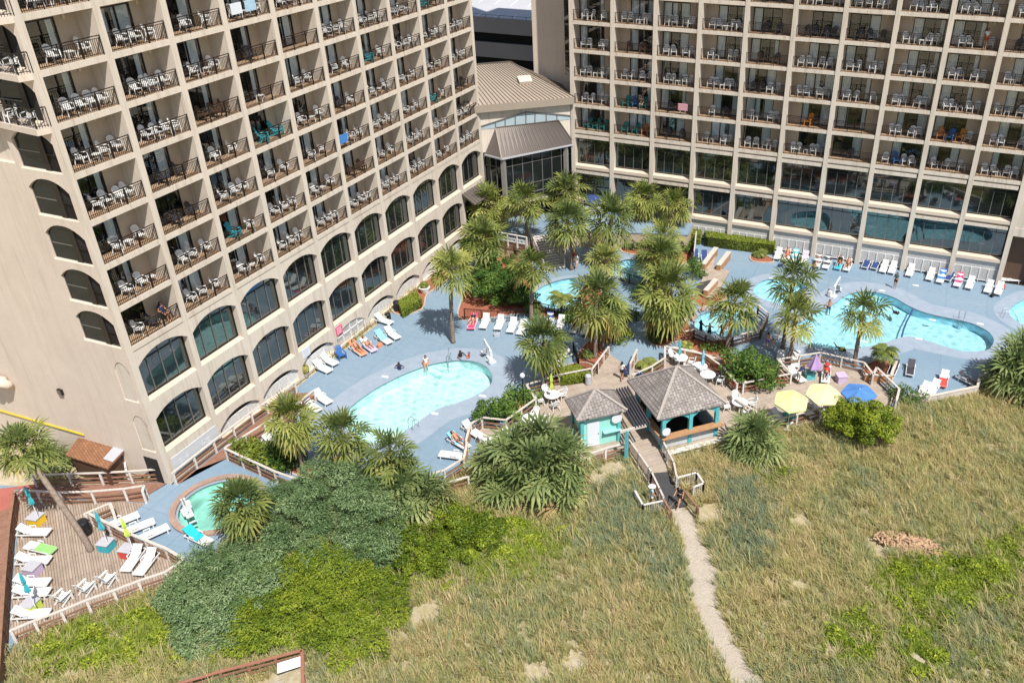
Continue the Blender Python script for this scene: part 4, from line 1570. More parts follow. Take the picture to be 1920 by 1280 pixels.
def plastic_chair(col, name='plastic_chair'):
    t = empty(name, (0, 0, 0))
    m = MB()
    m.slab([(-0.25, -0.24, 0.42), (0.25, -0.24, 0.42), (0.22, 0.2, 0.40), (-0.22, 0.2, 0.40)], 0.035)
    m.build('seat', col, t)
    m = MB()
    for k in range(5):
        u = -0.19 + 0.095 * k
        hh = 0.90 - 0.35 * u * u * 8 * 0.35
        m.bar((u * 0.86, 0.2, 0.42), (u, 0.36, hh), 0.066, 0.02, (0, 1, 0))
    pts = [(-0.24, 0.31, 0.70), (-0.215, 0.355, 0.83), (-0.12, 0.375, 0.91), (0, 0.38, 0.935), (0.12, 0.375, 0.91), (0.215, 0.355, 0.83), (0.24, 0.31, 0.70)]
    for a, b in zip(pts[:-1], pts[1:]):
        m.bar(a, b, 0.04, 0.07)
    m.bar((-0.21, 0.275, 0.62), (0.21, 0.275, 0.62), 0.03, 0.06)
    m.build('backrest', col, t)
    m = MB()
    for s in (-1, 1):
        m.tube([(s * 0.28, -0.25, 0), (s * 0.265, -0.22, 0.42), (s * 0.275, -0.18, 0.63), (s * 0.275, 0.1, 0.645), (s * 0.245, 0.29, 0.66)], [0.03, 0.034, 0.036, 0.036, 0.03], 5)
        m.tube([(s * 0.27, 0.33, 0), (s * 0.235, 0.22, 0.42), (s * 0.24, 0.3, 0.68)], [0.028, 0.034, 0.03], 5)
    m.bar((-0.27, 0.08, 0.385), (0.27, 0.08, 0.385), 0.03)
    m.build('frame', col, t)
    return t


def adirondack(col, name='adirondack_chair', h=0.36):
    t = empty(name, (0, 0, 0))
    m = MB()
    for k in range(5):
        y = -0.28 + 0.12 * k
        z = h + 0.04 - 0.03 * k
        m.box(-0.27, 0.27, y, y + 0.1, z, z + 0.022)
    m.build('seat', col, t)
    m = MB()
    for k in range(5):
        u = -0.21 + 0.105 * k
        m.bar((u * 0.8, 0.22, h - 0.08), (u * 1.1, 0.56, h + 0.72 - abs(u) * 0.5), 0.09, 0.022, (0, 1, 0))
    m.bar((-0.25, 0.43, h + 0.4), (0.25, 0.43, h + 0.4), 0.05, 0.03)
    m.build('backrest', col, t)
    for s in (-1, 1):
        m = MB()
        m.bar((s * 0.31, -0.34, h + 0.235), (s * 0.31, 0.42, h + 0.235), 0.13, 0.025)
        m.build('armrest', col, t)
    for s in (-1, 1):
        m = MB()
        m.box(s * 0.31 - 0.03, s * 0.31 + 0.03, -0.32, -0.22, 0, h + 0.22)
        m.bar((s * 0.26, -0.3, h - 0.03), (s * 0.26, 0.45, 0.05), 0.03, 0.1)
        m.build('leg', col, t)
    return t


def stool(col):
    t = empty('side_table', (0, 0, 0))
    m = MB()
    m.box(-0.22, 0.22, -0.22, 0.22, 0.38, 0.42)
    m.build('tabletop', col, t)
    m = MB()
    for a in (-0.18, 0.18):
        for b in (-0.18, 0.18):
            m.bar((a * 1.1, b * 1.1, 0), (a, b, 0.38), 0.05, None, (0, 1, 0))
    m.build('leg', col, t)
    return t


def lounger(col, ang, slat=False):
    """foot at the origin, lying along +y"""
    t = empty('sun_lounger', (0, 0, 0))
    m = MB()
    for s in (-1, 1):
        m.box(s * 0.31 - 0.025, s * 0.31 + 0.025, 0.02, 1.92, 0.26, 0.33)
    m.box(-0.31, 0.31, 0.0, 0.05, 0.26, 0.33).box(-0.31, 0.31, 1.88, 1.93, 0.26, 0.33)
    for s in (-1, 1):
        m.bar((s * 0.33, 0.95, 0.52), (s * 0.33, 1.35, 0.52), 0.06, 0.03)
        m.bar((s * 0.33, 1.0, 0.3), (s * 0.33, 0.97, 0.52), 0.04, None, (0, 1, 0))
        m.bar((s * 0.33, 1.33, 0.3), (s * 0.33, 1.33, 0.52), 0.04, None, (0, 1, 0))
    m.build('frame', col, t)
    for y in (0.18, 1.6):
        for s in (-1, 1):
            MB().bar((s * 0.31, y, 0), (s * 0.29, y, 0.27), 0.055, None, (0, 1, 0)).build('leg', col, t)
    m = MB()
    n = 9
    for k in range(n):
        y = 0.05 + 1.18 * k / n
        m.box(-0.285, 0.285, y, y + 1.18 / n - 0.018, 0.315, 0.345)
    m.box(-0.27, 0.27, 0.05, 1.2, 0.30, 0.314)
    m.build('seat_panel', col, t)
    m = MB(Matrix.Translation((0, 1.22, 0.325)) @ Matrix.Rotation(rad(ang), 4, 'X'))
    for k in range(6):
        y = 0.0 + 0.74 * k / 6
        m.box(-0.285, 0.285, y, y + 0.74 / 6 - 0.018, 0, 0.03)
    m.box(-0.27, 0.27, 0.0, 0.73, -0.015, -0.001)
    m.build('backrest', col, t)
    return t


def towel(col, ang, part):
    """a cloth laid over a lounger's backrest or seat"""
    m = MB()
    y0, L = 1.22, 0.78
    ca, sa = math.cos(rad(ang)), math.sin(rad(ang))
    prof = []
    if part in ('back', 'all'):
        prof += [(y0 + L * ca + 0.04, 0.325 + L * sa - 0.25), (y0 + L * ca + 0.03, 0.36 + L * sa + 0.03), (y0 + 0.4 * ca, 0.39 + 0.4 * sa), (y0 + 0.02, 0.385)]
    else:
        prof += [(1.15, 0.375)]
    prof += [(0.75, 0.365)]
    if part != 'back':
        prof += [(0.3, 0.362), (0.02, 0.36), (-0.03, 0.22)]
    n = len(prof)
    vs = []
    for u in (-0.30, -0.1, 0.1, 0.30):
        for k, (y, z) in enumerate(prof):
            vs.append((u + 0.015 * math.sin(k * 2 + u * 9), y, z + 0.008 * math.sin(u * 20 + k)))
    for u in (-0.30, -0.1, 0.1, 0.30):
        for k, (y, z) in enumerate(prof):
            vs.append((u + 0.015 * math.sin(k * 2 + u * 9), y, z - 0.012))
    o = 4 * n
    fs = [(i * n + k, i * n + k + 1, (i + 1) * n + k + 1, (i + 1) * n + k) for i in range(3) for k in range(n - 1)]
    fs += [tuple(o + j for j in f[::-1]) for f in fs]
    fs += [(k, k + 1, o + k + 1, o + k) for k in range(n - 1)] + [(3 * n + k, 3 * n + k + 1, o + 3 * n + k + 1, o + 3 * n + k) for k in range(n - 1)]
    fs += [(i * n, (i + 1) * n, o + (i + 1) * n, o + i * n) for i in range(3)] + [(i * n + n - 1, (i + 1) * n + n - 1, o + (i + 1) * n + n - 1, o + i * n + n - 1) for i in range(3)]
    m.add(vs, fs)
    return m.build('beach_towel', col)


def closed_umbrella(col, h=2.35, half=False):
    t = empty('closed_umbrella', (0, 0, 0))
    MB().tube([(0, 0, 0), (0, 0, h)], 0.025, 6).build('pole', WHITEP, t)
    m = MB()
    n = 10
    vs, fs = [], []
    prof = ((0.03, h + 0.05), (0.10, h - 0.25), (0.13, h - 0.6), (0.075, h - 0.75), (0.17, h - 1.15), (0.15, h - 1.3))
    if half:
        prof = ((0.03, h + 0.05), (0.16, h - 0.2), (0.34, h - 0.55), (0.52, h - 0.85), (0.66, h - 1.1), (0.64, h - 1.2))
    for r, z in prof:
        for k in range(n):
            a = 2 * PI * k / n
            rr = r * (1.0 if k % 2 else 0.68)
            vs.append((rr * math.cos(a), rr * math.sin(a), z))
    for i in range(len(prof) - 1):
        for k in range(n):
            fs.append((i * n + k, i * n + (k + 1) % n, (i + 1) * n + (k + 1) % n, (i + 1) * n + k))
    fs.append(tuple(range(n)))
    m.add(vs, fs)
    m.build('canopy', col, t)
    return t


def open_umbrella(col, tilt=0, az=0):
    t = empty('open_umbrella', (0, 0, 0))
    MB().tube([(0, 0, 0), (0, 0, 2.55)], 0.028, 7).build('pole', WHITEP, t)
    M = Matrix.Translation((0, 0, 2.5)) @ Matrix.Rotation(az, 4, 'Z') @ Matrix.Rotation(rad(tilt), 4, 'X')
    m = MB(M)
    n = 6
    R, H = 1.28, 0.46
    vs = [(0, 0, H * 0.95)]
    rings = 4
    for r in range(1, rings + 1):
        for k in range(n * 4):
            a = 2 * PI * k / (n * 4)
            q = abs((k % 4) / 4 - 0.5) * 2
            rr = R * r / rings * (0.885 + 0.115 * q * q)
            vs.append((rr * math.cos(a), rr * math.sin(a), H * 0.95 * (1 - (r / rings)) ** 1.0 - 0.05 * (1 - q) * math.sin(PI * r / rings) + (0.03 * (1 - q) if r == rings else 0)))
    N = n * 4
    fs = [(0, 1 + k, 1 + (k + 1) % N) for k in range(N)]
    for r in range(rings - 1):
        for k in range(N):
            fs.append((1 + r * N + k, 1 + r * N + (k + 1) % N, 1 + (r + 1) * N + (k + 1) % N, 1 + (r + 1) * N + k))
    o = 1 + (rings - 1) * N
    rim = len(vs)
    vs += [(vs[o + k][0], vs[o + k][1], vs[o + k][2] - 0.10) for k in range(N)]
    fs += [(o + k, o + (k + 1) % N, rim + (k + 1) % N, rim + k) for k in range(N)]
    m.add(vs, fs)
    m.build('canopy', col, t)
    m = MB(M)
    for k in range(n):
        a = 2 * PI * k / n
        m.bar((0, 0, H * 0.88), (R * 0.97 * math.cos(a), R * 0.97 * math.sin(a), -0.02), 0.02)
        m.bar((0, 0, 0.05), (R * 0.5 * math.cos(a), R * 0.5 * math.sin(a), H * 0.42), 0.015)
    m.build('rib', CHROME, t)
    MB(M).lathe([(0.035, 0), (0.05, 0.03), (0.0, 0.09)], (0, 0, H * 0.95), 8).build('finial', WHITEP, t)
    MB().lathe([(0.28, 0), (0.28, 0.05), (0.06, 0.09), (0.05, 0.3)], n=14).build('base', WHITEP, t)
    return t


def cube_table(top, side):
    t = empty('cube_table', (0, 0, 0))
    MB().box(-0.36, 0.36, -0.36, 0.36, 0.0, 0.56).build('box', side, t)
    MB().box(-0.40, 0.40, -0.40, 0.40, 0.56, 0.61).build('tabletop', top, t)
    return t


def patio_table(col):
    t = empty('patio_table', (0, 0, 0))
    MB().lathe([(0.60, 0.70), (0.62, 0.715), (0.62, 0.735), (0.60, 0.745)], n=28).build('tabletop', col, t)
    m = MB()
    for k in range(4):
        a = PI / 4 + k * PI / 2
        m.tube([(0.5 * math.cos(a), 0.5 * math.sin(a), 0), (0.36 * math.cos(a), 0.36 * math.sin(a), 0.4), (0.42 * math.cos(a), 0.42 * math.sin(a), 0.70)], 0.035, 6)
    m.build('leg', col, t)
    return t


PCHAIR = plastic_chair(WHITEP)
LOUNGE = {a: lounger(WHITEP, a) for a in (0, 38, 55)}
LNAVY = lounger(WHITEP, 45)
for k in LNAVY.children:
    if k.name.startswith(('seat_panel', 'backrest')):
        me = k.data
        me.materials[0] = NAVY
LGREYL = lounger(WHITEP, 40)
for k in LGREYL.children:
    if k.name.startswith(('seat_panel', 'backrest')):
        k.data.materials[0] = DKCH
STOOL = stool(WHITEP)
TABLE = patio_table(WHITEP)
COLCH = {'teal': adirondack(TEALD), 'orange': adirondack(ORANGE, h=0.42), 'blue': adirondack(BLUEP), 'white': adirondack(WHITEP, 'deck_chair'), 'turquoise': adirondack(TURQ)}
DARKCH = plastic_chair(DKCH, 'dark_chair')
BROWNCH = plastic_chair(DKWOOD, 'wooden_chair')

# ------------------------------------------------------------------ balcony furniture
rb = random.Random(21)
WHERE = {1: 'left', 0: 'right'}
SPECIAL = {('R', 0, 0): ['teal', 'teal', 'tealt'], ('R', 1, 0): ['teal', 'teal', 'bench'], ('R', 8, 1): ['orange', 'bluet', 'orange', 'w'], ('R', 5, 1): ['orange'], ('R', 6, 1): [], ('R', 6, 0): ['d'],
           ('R', 5, 4): ['dk', 'dk', 'dk', 'dk'], ('R', 6, 4): ['dk', 'dk', 'dk'], ('R', 4, 3): ['br', 'br'], ('R', 4, 2): ['dk', 'dk', 'w', 'w'], ('R', 1, 3): ['br', 'br'], ('R', 7, 0): ['w', 'blue', 'w', 'w'],
           ('R', 1, 1): ['teal', 'blue', 'teal'], ('R', 2, 1): ['dk', 'w'], ('R', 3, 1): ['w', 'dk'],
           ('L', 3, 3): ['turquoise', 'turquoise'], ('L', 2, 1): ['turquoise', 'w'], ('L', 1, 7): ['dk', 'dk', 'w'], ('L', 2, 4): ['br', 'br', 'br'], ('L', 3, 5): ['d'], ('L', 6, 4): ['turquoise', 'w'], ('L', 0, 0): ['w', 'dk', 'dk'],
           ('L', 3, 4): ['s'], ('L', 4, 5): [], ('L', 8, 2): ['turquoise', 'w'], ('L', 5, 3): ['d', 'w'], ('L', 8, 5): ['turquoise', 'br'], ('L', 5, 1): ['br', 'br'], ('L', 4, 2): ['w', 'w']}
cands = []
for W, b, r, dep in BALC:
    side = 'L' if W is left else 'R'
    x, y = px_of(W.P(b * W.w + 2, 0.6, H0 + FH * r + 0.4))
    if not (-50 < x < 1960 and -25 < y):
        continue
    spec = SPECIAL.get((side, b, r))
    if spec is None:
        spec = rb.choice([['w', 'w', 'w'], ['w', 'w', 'w'], ['w', 'w', 's'], ['w', 'w'], ['w', 'w', 'w', 'w'], ['w', 's', 'w', 'w'], ['w', 's', 'w']])
        if side == 'R':
            spec = rb.choice([['w', 'w', 'g', 'w', 'w'], ['w', 'w', 'g', 'w'], ['w', 's', 'g', 'w', 'w'], ['w', 'w', 's', 'w', 'w']])
        if rb.random() < 0.07:
            spec = ['dk'] * 2
    n = len(spec)
    op = W.w - PIER
    lo = 0.5 if side == 'R' else 0.75
    us = [lo + (op - lo - 0.45) * (i + 0.5) / max(1, n) for i in range(n)]
    if side == 'L' and n > 1:
        us = [u + 0.35 for u in us]
    for i, k in enumerate(spec):
        if k == 'g':
            continue
        u = us[i] + rb.uniform(-0.14, 0.14)
        d = rb.uniform(0.62, 0.9) if side == 'L' else rb.uniform(0.8, 1.08)
        cands.append((W, side, b, r, i, n, k, u, d, rb.uniform(-0.5, 0.5)))
white = [c for c in cands if c[6] == 'w']
white.sort(key=lambda c: (c[0].P(c[2] * c[0].w + c[7], c[8], H0 + FH * c[3]) - CAM).length)
KEEP = set(id(c) for c in white[:262])
POSW = {1: [''], 2: ['nearer', 'farther'], 3: ['nearest', 'middle', 'farthest'], 4: ['nearest', 'second', 'third', 'farthest'], 5: ['nearest', 'second', 'third', 'fourth', 'farthest']}
NAMES = {'w': ('white plastic chair', 'chair', PCHAIR), 's': ('small white side table', 'side table', STOOL), 'dk': ('dark folding chair', 'chair', DARKCH), 'd': ('dark folding chair', 'chair', DARKCH), 'br': ('brown wooden chair', 'chair', BROWNCH),
         'teal': ('teal deck chair', 'chair', COLCH['teal']), 'orange': ('orange deck chair', 'chair', COLCH['orange']), 'blue': ('blue deck chair', 'chair', COLCH['blue']), 'turquoise': ('turquoise deck chair', 'chair', COLCH['turquoise']),
         'tealt': ('teal deck chair', 'chair', COLCH['teal']), 'bluet': ('blue deck chair', 'chair', COLCH['blue']), 'bench': ('orange deck chair', 'chair', COLCH['orange'])}
for k, (x, y, z) in enumerate(((-9.0, 0.12, H0 + 5 * FH), (-10.3, 0.15, H0 + 5 * FH), (-8.9, 0.12, H0 + 6 * FH), (-10.2, 0.15, H0 + 6 * FH))):
    o = placed(PCHAIR, (x, EY - y, z + 0.004), rad(15 - 30 * (k % 2)))
    tag(o, f'white plastic chair on the {"lower" if k < 2 else "upper"} angled corner terrace, {"nearer" if k % 2 == 0 else "farther from"} the facade', 'chair', 'white plastic chairs on the corner terraces')
rest = MB()
for c in cands:
    W, side, b, r, i, n, k, u, d, ja = c
    p = W.P(b * W.w + u, d, H0 + FH * r + 0.006)
    rz = W.rz + ja + (0.35 if side == 'L' else 0)
    if k == 'w' and id(c) not in KEEP:
        M = Matrix.Translation(p) @ Matrix.Rotation(rz, 4, 'Z')
        for ch in PCHAIR.children:
            o = len(rest.v)
            rest.v.extend([tuple(M @ v.co) for v in ch.data.vertices])
            for f in ch.data.polygons:
                rest.f.append(tuple(o + q for q in f.vertices))
                rest.mi.append(0)
        continue
    nm, cat, proto = NAMES[k]
    o = placed(proto, p, rz)
    rank = POSW[n][i] if n > 1 else ''
    tower = 'arched wing' if side == 'L' else 'glazed wing'
    bay = ORD[b + 1] + ' bay from the ' + ('corner' if side == 'L' else 'link')
    tag(o, f'{rank} {nm}, {bay}, {ORD[r + 1]} balcony row, {tower}'.strip(), cat, nm + 's on the hotel balconies')
if rest.v:
    o = rest.build('plastic_chairs', WHITEP)
    o['kind'] = 'stuff'
    o['label'] = 'white plastic chairs on the remaining far balconies of the glazed wing'
# towels on a few balcony rails
for side, b, r, u, mt, txt in (('L', 3, 6, 1.0, SIGNW, 'pale'), ('L', 3, 6, 2.3, CL_BLUE, 'light blue'), ('L', 5, 2, 0.6, TOWELB, 'blue'), ('R', 2, 1, 2.9, plain('faded_pink_cloth', (0.55, 0.28, 0.33), 0.9, 0, 0.35, 12), 'pink')):
    W = left if side == 'L' else right
    m = MB()
    m.box(-0.5, 0.5, -0.045, -0.035, -0.62, 0.03).box(-0.5, 0.5, 0.035, 0.045, -0.4, 0.03).box(-0.5, 0.5, -0.045, 0.045, 0.03, 0.04)
    o = m.build('beach_towel', mt, None, W.P(b * W.w + u, 0.10, H0 + FH * r + 1.07), W.rz)
    tag(o, f'{txt} towel over the railing, {ORD[b + 1]} bay, {ORD[r + 1]} row, {"arched" if side == "L" else "glazed"} wing', 'towel')

# ------------------------------------------------------------------ loungers round the pools


def lay(head, foot, kind, label, tow=None, group='white sun loungers by the pools'):
    a, b = at(*foot), at(*head)
    d = b - a
    rz = math.atan2(d.y, d.x) - PI / 2
    # centre of the measured span is the lounger's centre
    c = (a + b) / 2
    u = d.normalized()
    p = c - u * 0.96
    p.z = 0.004 if not inside((c.x, c.y), LOWDECK) and not inside((c.x, c.y), CDECK) else (0.034 if inside((c.x, c.y), LOWDECK) else 0.066)
    proto = {'navy': LNAVY, 'grey': LGREYL}.get(kind) or LOUNGE[kind]
    o = placed(proto, p, rz)
    tag(o, label, 'sun lounger', group)
    if tow:
        ang = {'navy': 45, 'grey': 40}.get(kind, kind)
        t = towel(tow[0], ang, tow[1])
        t.location = p
        t.rotation_euler = (0, 0, rz)
        tag(t, tow[2], 'towel')
    return p, rz


lay((703, 600), (738, 612), 38, 'white lounger against the lattice arch with white louvred doors')
lay((722, 622), (751, 642), 38, 'white lounger outermost of the pair near the louvred doors')
lay((706, 632), (735, 650), 38, 'white lounger with a light blue towel below the lattice arch', (SKYC, 'back', 'light blue towel on a lounger below the lattice arch'))
LP1 = lay((678, 645), (705, 664), 38, 'white lounger carrying the woman in a white top', (LAV, 'seat', 'lavender striped towel under the woman in a white top'))
LP2 = lay((658, 652), (686, 671), 38, 'white lounger carrying the sunbather on a coral towel', (CORAL, 'all', 'coral towel under a sunbather beside the arched wing'))
lay((598, 672), (637, 691), 38, 'white lounger right of the palm pot by the lattice arch')
lay((586, 686), (625, 704), 38, 'white lounger nearest the planter under the notice on the arched wing')
lay((590, 742), (622, 763), 38, 'white lounger by the railing above the narrow end of the pale pool')
lay((570, 757), (602, 777), 38, 'white lounger half behind the slim palm at the railing end')
lay((497, 828), (532, 845), 38, 'white lounger partly hidden behind the planter shrubs')
LP3 = lay((892, 598), (882, 624), 38, 'lounger under the pink towel at the row\'s end by the garden', (PINK, 'all', 'pink towel under the sunbather by the dark garden'))
for k, (h, f, q) in enumerate((((917, 597), (903, 624), 'next to the pink towel'), ((944, 600), (931, 626), 'third along from the pink towel'), ((968, 604), (954, 632), 'fourth along from the pink towel'), ((987, 608), (972, 636), 'fifth along, by the slim palm trunk'))):
    lay(h, f, 55, f'white lounger with raised back, {q}', None)
lay((1034, 600), (1026, 622), 55, 'white lounger with a navy towel by the lagoon fence', (NAVY, 'back', 'navy towel on a lounger by the lagoon fence'))
lay((1056, 602), (1047, 625), 55, 'plain white lounger beside the navy towel by the lagoon fence')
LP4 = lay((1083, 608), (1072, 630), 55, 'shaded white lounger carrying a dark-haired sunbather under the thick palm')
lay((1104, 610), (1093, 634), 55, 'white lounger in deep shade nearest the thick palm trunk')
lay((1066, 668), (1036, 678), 38, 'white lounger behind the square clipped hedge')
lay((1050, 686), (1024, 700), 38, 'white lounger at the palm foot beside the square hedge')
LP5 = lay((845, 826), (878, 845), 38, 'white lounger with a pale blue towel and bather at the railing', (SKYC, 'back', 'pale blue towel on the lounger at the seaward railing'))
lay((872, 862), (826, 856), 0, 'flat white lounger lowest by the seaward railing')
lay((876, 806), (896, 820), 38, 'white lounger under the pine shade by the table deck steps')
row = [((1462, 470), (1455, 491), 55, 'first white lounger past the long hedge', None), ((1478, 473), (1471, 493), 55, 'lounger carrying the sunbather beside the long hedge', None),
       ((1493, 475), (1486, 496), 55, 'lounger with a teal bag, third past the hedge', (TEAL, 'back', 'teal print towel on the third lounger past the hedge')),
       ((1511, 478), (1504, 499), 55, 'lounger with a pink towel, fourth past the hedge', (LAV, 'back', 'pale pink towel on the fourth lounger past the hedge')),
       ((1536, 484), (1529, 505), 55, 'lounger with a brown patterned towel, fifth past the hedge', (TOWELBR, 'back', 'brown patterned towel on the fifth lounger past the hedge')),
       ((1553, 487), (1546, 508), 55, 'lounger with a dark towel, sixth past the hedge', (DKCH, 'back', 'dark towel on the sixth lounger past the hedge')),
       ((1576, 488), (1569, 508), 55, 'lounger with an aqua towel under a couple\'s bather', (TOWELT, 'seat', 'aqua towel under the woman of the sunbathing couple')),
       ((1592, 491), (1585, 512), 55, 'white lounger under the man of the sunbathing couple', None),
       ((1627, 487), (1620, 506), 'navy', 'first of two navy loungers side by side', None), ((1644, 489), (1637, 508), 'navy', 'second navy lounger, nearer the white ones', None),
       ((1660, 494), (1653, 515), 55, 'white lounger with a black bag beside the navy pair', None), ((1676, 496), (1669, 517), 55, 'white lounger behind the standing man in green', None),
       ((1709, 501), (1702, 522), 55, 'lone white lounger with a hat at the pier foot', None), ((1747, 508), (1740, 530), 55, 'white lounger standing left of the blue towels', None),
       ((1767, 514), (1760, 534), 55, 'white lounger hung with a bright blue towel', (TOWELB, 'back', 'bright blue towel hung on a lounger by the pier')),
       ((1783, 513), (1776, 528), 'navy', 'single navy lounger beside the bright blue towel', None),
       ((1799, 520), (1792, 542), 55, 'white lounger with pink and yellow striped towels', (PINK, 'back', 'pink striped towel on the lounger by the last piers')),
       ((1821, 524), (1814, 546), 55, 'white lounger right of the striped towels', None), ((1856, 532), (1849, 553), 55, 'white lounger with a straw hat near the last pier', None),
       ((1875, 535), (1868, 557), 55, 'white lounger with a green bag near the last pier', None), ((1878, 522), (1906, 529), 0, 'flat white lounger alone by the passage', None)]
for h, f, k, l, t in row:
    lay((h[0], h[1] + 6), f, k, l, t, 'loungers in a row along the glazed wing')
lay((1707, 690), (1705, 705), 'grey', 'grey-slung lounger alone on the open blue deck', None, 'grey-slung loungers')
lay((1678, 688), (1670, 706), 'grey', 'grey-slung lounger beside the pygmy palm planter', None, 'grey-slung loungers')
lay((1738, 728), (1722, 750), 38, 'white lounger at the corner of the low timber wall')
lay((1756, 724), (1741, 745), 38, 'white lounger second from the low wall corner')
lay((1770, 708), (1766, 728), 38, 'lounger with a red towel on the seaward terrace', (REDC, 'seat', 'faded red towel on the seaward terrace lounger'))
lay((1800, 712), (1828, 726), 'grey', 'grey-slung lounger on the terrace by the big palm', None, 'grey-slung loungers')
lay((1464, 672), (1462, 690), 55, 'white lounger in palm shade behind the umbrella deck')
lay((1492, 674), (1490, 690), 55, 'white lounger beside the trunk behind the umbrella deck')
lay((1478, 700), (1506, 722), 38, 'white lounger with the bending bather on the umbrella deck')
lay((1549, 700), (1546, 724), 55, 'lounger with a pale blue towel on the umbrella deck', (SKYC, 'back', 'pale blue towel behind the red-hatted sunbather'))
lay((1448, 782), (1478, 800), 38, 'white lounger shaded by the lime umbrella', None)
lay((1492, 768), (1522, 786), 38, 'white lounger between the lime and cream umbrellas')
lay((1520, 764), (1550, 780), 38, 'white lounger in the cream umbrella\'s shade')
lay((1550, 758), (1578, 772), 38, 'white lounger half hidden by the round bush')
# lower sun deck
lay((37, 1004), (97, 1004), 38, 'white slatted lounger farthest along the brown fence')
lay((45, 1026), (112, 1042), 0, 'white flat lounger with a green towel by the brown fence', (TOWELG, 'seat', 'green towel on the flat lounger by the brown fence'))
lay((35, 1058), (98, 1056), 38, 'white slatted lounger beside the lavender cube table')
lay((32, 1100), (96, 1098), 38, 'white slatted lounger behind the closed teal umbrella')
lay((30, 1120), (97, 1116), 38, 'white slatted lounger beside the closed teal umbrella')
lay((28, 1160), (97, 1156), 38, 'white slatted lounger in the front corner of the sun deck')
lay((268, 1034), (237, 1078), 38, 'white lounger next to the red cube table')
lay((295, 1040), (260, 1086), 38, 'white lounger second from the red cube table, by the railing')
lay((212, 990), (252, 974), 0, 'flat white lounger farthest along the hot tub deck railing')
lay((238, 1003), (284, 985), 0, 'flat white lounger in the middle along the railing')
lay((266, 1016), (310, 996), 0, 'flat white lounger nearest the deck corner railing')
lay((352, 1004), (398, 1026), 38, 'white lounger under a bright aqua towel near the hot tub', (TOWELT, 'back', 'bright aqua towel on the lounger near the hot tub'))
for x, y, q in ((122, 1126, 'nearest the corner post'), (166, 1108, 'in the middle'), (206, 1092, 'nearest the paired loungers')):
    p = at(x, y, 0.034)
    tag(placed(COLCH['white'], p, rad(185)), f'white deck chair backed against the front railing, {q}', 'deck chair', 'white deck chairs along the sun deck front')
tag(placed(COLCH['blue'], at(1202, 712, 0.066), rad(160)), 'blue deck chair behind the shingled bar', 'deck chair')
tag(placed(COLCH['blue'], at(641, 672, 0.004), rad(60)), 'blue deck chair draped in a blue towel by the lattice', 'deck chair')

for x, y, s, l in ((71, 980, YELLP, 'grey-topped yellow cube table by the brown fence'), (202, 1028, TURQ, 'grey-topped turquoise cube table in the deck\'s middle'), (242, 1040, REDC, 'grey-topped red cube table beside the loungers'),
                   (65, 1074, LAV, 'grey-topped lavender cube table by the brown fence'), (62, 1142, LIME, 'grey-topped green cube table in the front corner')):
    o = cube_table(GREYP, s)
    o.location = at(x, y, 0.034)
    o.rotation_euler = (0, 0, rad(10))
    tag(o, l, 'cube table')
for x, y, s, l in ((1517, 708, TEAL, 'all-teal cube table on the umbrella deck'), (1576, 714, LAV, 'pale lavender cube table on the umbrella deck'), (1478, 790, TEALD, 'dark teal cube table under the lime umbrella')):
    o = cube_table(s, s)
    o.location = at(x, y, 0.066)
    o.rotation_euler = (0, 0, rad(30))
    tag(o, l, 'cube table')


def umb(col, x, y, z, l, tilt=4):
    o = closed_umbrella(col, half='half' in l)
    o.location = at(x, y, z)
    o.rotation_euler = (rad(-tilt * 0.6), rad(-tilt), 0)
    tag(o, l, 'umbrella')


umb(TURQ, 72, 970, 0.64, 'closed teal umbrella over the yellow cube table', 5)
umb(TURQ, 202, 1018, 0.64, 'closed teal umbrella over the turquoise cube table', 5)
umb(LIME, 250, 1030, 0.64, 'closed lime umbrella over the red cube table', 5)
umb(TURQ, 66, 1136, 0.64, 'closed teal umbrella over the green cube table', 5)
umb(PURP, 1524, 712, 0.066, 'half-closed purple umbrella at the umbrella deck railing', 0)
umb(LIME, 1035, 750, 0.5, 'closed lime umbrella through the round table beside the kiosk', 0)
umb(TEAL, 1273, 684, 0.5, 'closed teal umbrella through the table at the deck corner', 0)
umb(SKYC, 1316, 704, 0.5, 'closed pale blue umbrella behind the shingled bar', 0)
for col, x, y, l, t, az in ((LIMEP, 1484, 748, 'open lime umbrella on the umbrella deck', 8, 0.6), (YELL, 1544, 735, 'open cream-yellow umbrella on the umbrella deck', 8, 0.4), (BLUEC, 1611, 734, 'open blue umbrella behind the round bush', 5, 0.2)):
    o = open_umbrella(col, t, az)
    o.location = at(x, y, 2.75)
    o.location.z = 0.066
    tag(o, l, 'umbrella')

# round tables with chairs on the kiosk decks
for x, y, l, chs in ((1036, 754, 'round white table nearest the small kiosk roof', 4), (995, 798, 'round white table in the middle of the west deck', 5), (934, 838, 'round white table behind the big palmetto', 4), (1275, 684, 'round white table at the deck corner', 2),
                     (1311, 700, 'round white table behind the shingled bar', 1), (1326, 716, 'round white table nearest the dark green shrub', 3), (1386, 768, 'round white table between bar and umbrella deck', 4)):
    c = at(x, y, 0.066)
    tag(placed(TABLE, c, rnd.uniform(0, 1)), l, 'table', 'round white deck tables')
    a0 = rnd.uniform(0, 6)
    for k in range(chs):
        a = a0 + 2 * PI * k / max(chs, 3) + rnd.uniform(-0.25, 0.25)
        rr = rnd.uniform(0.85, 1.05)
        q = c + Vector((rr * math.cos(a), rr * math.sin(a), 0))
        X, Y = px_of(q)
        X0, Y0 = px_of(c)
        w = ('behind' if Y < Y0 - 4 else 'in front of' if Y > Y0 + 4 else 'beside')
        tag(placed(PCHAIR, q, a - PI / 2), f'{["first", "second", "third", "fourth", "fifth"][k]} white plastic chair clockwise at the {" ".join(l.split()[1:])}'.replace('round white table', 'table').replace('white table', 'table'), 'chair', 'white plastic chairs at deck tables')
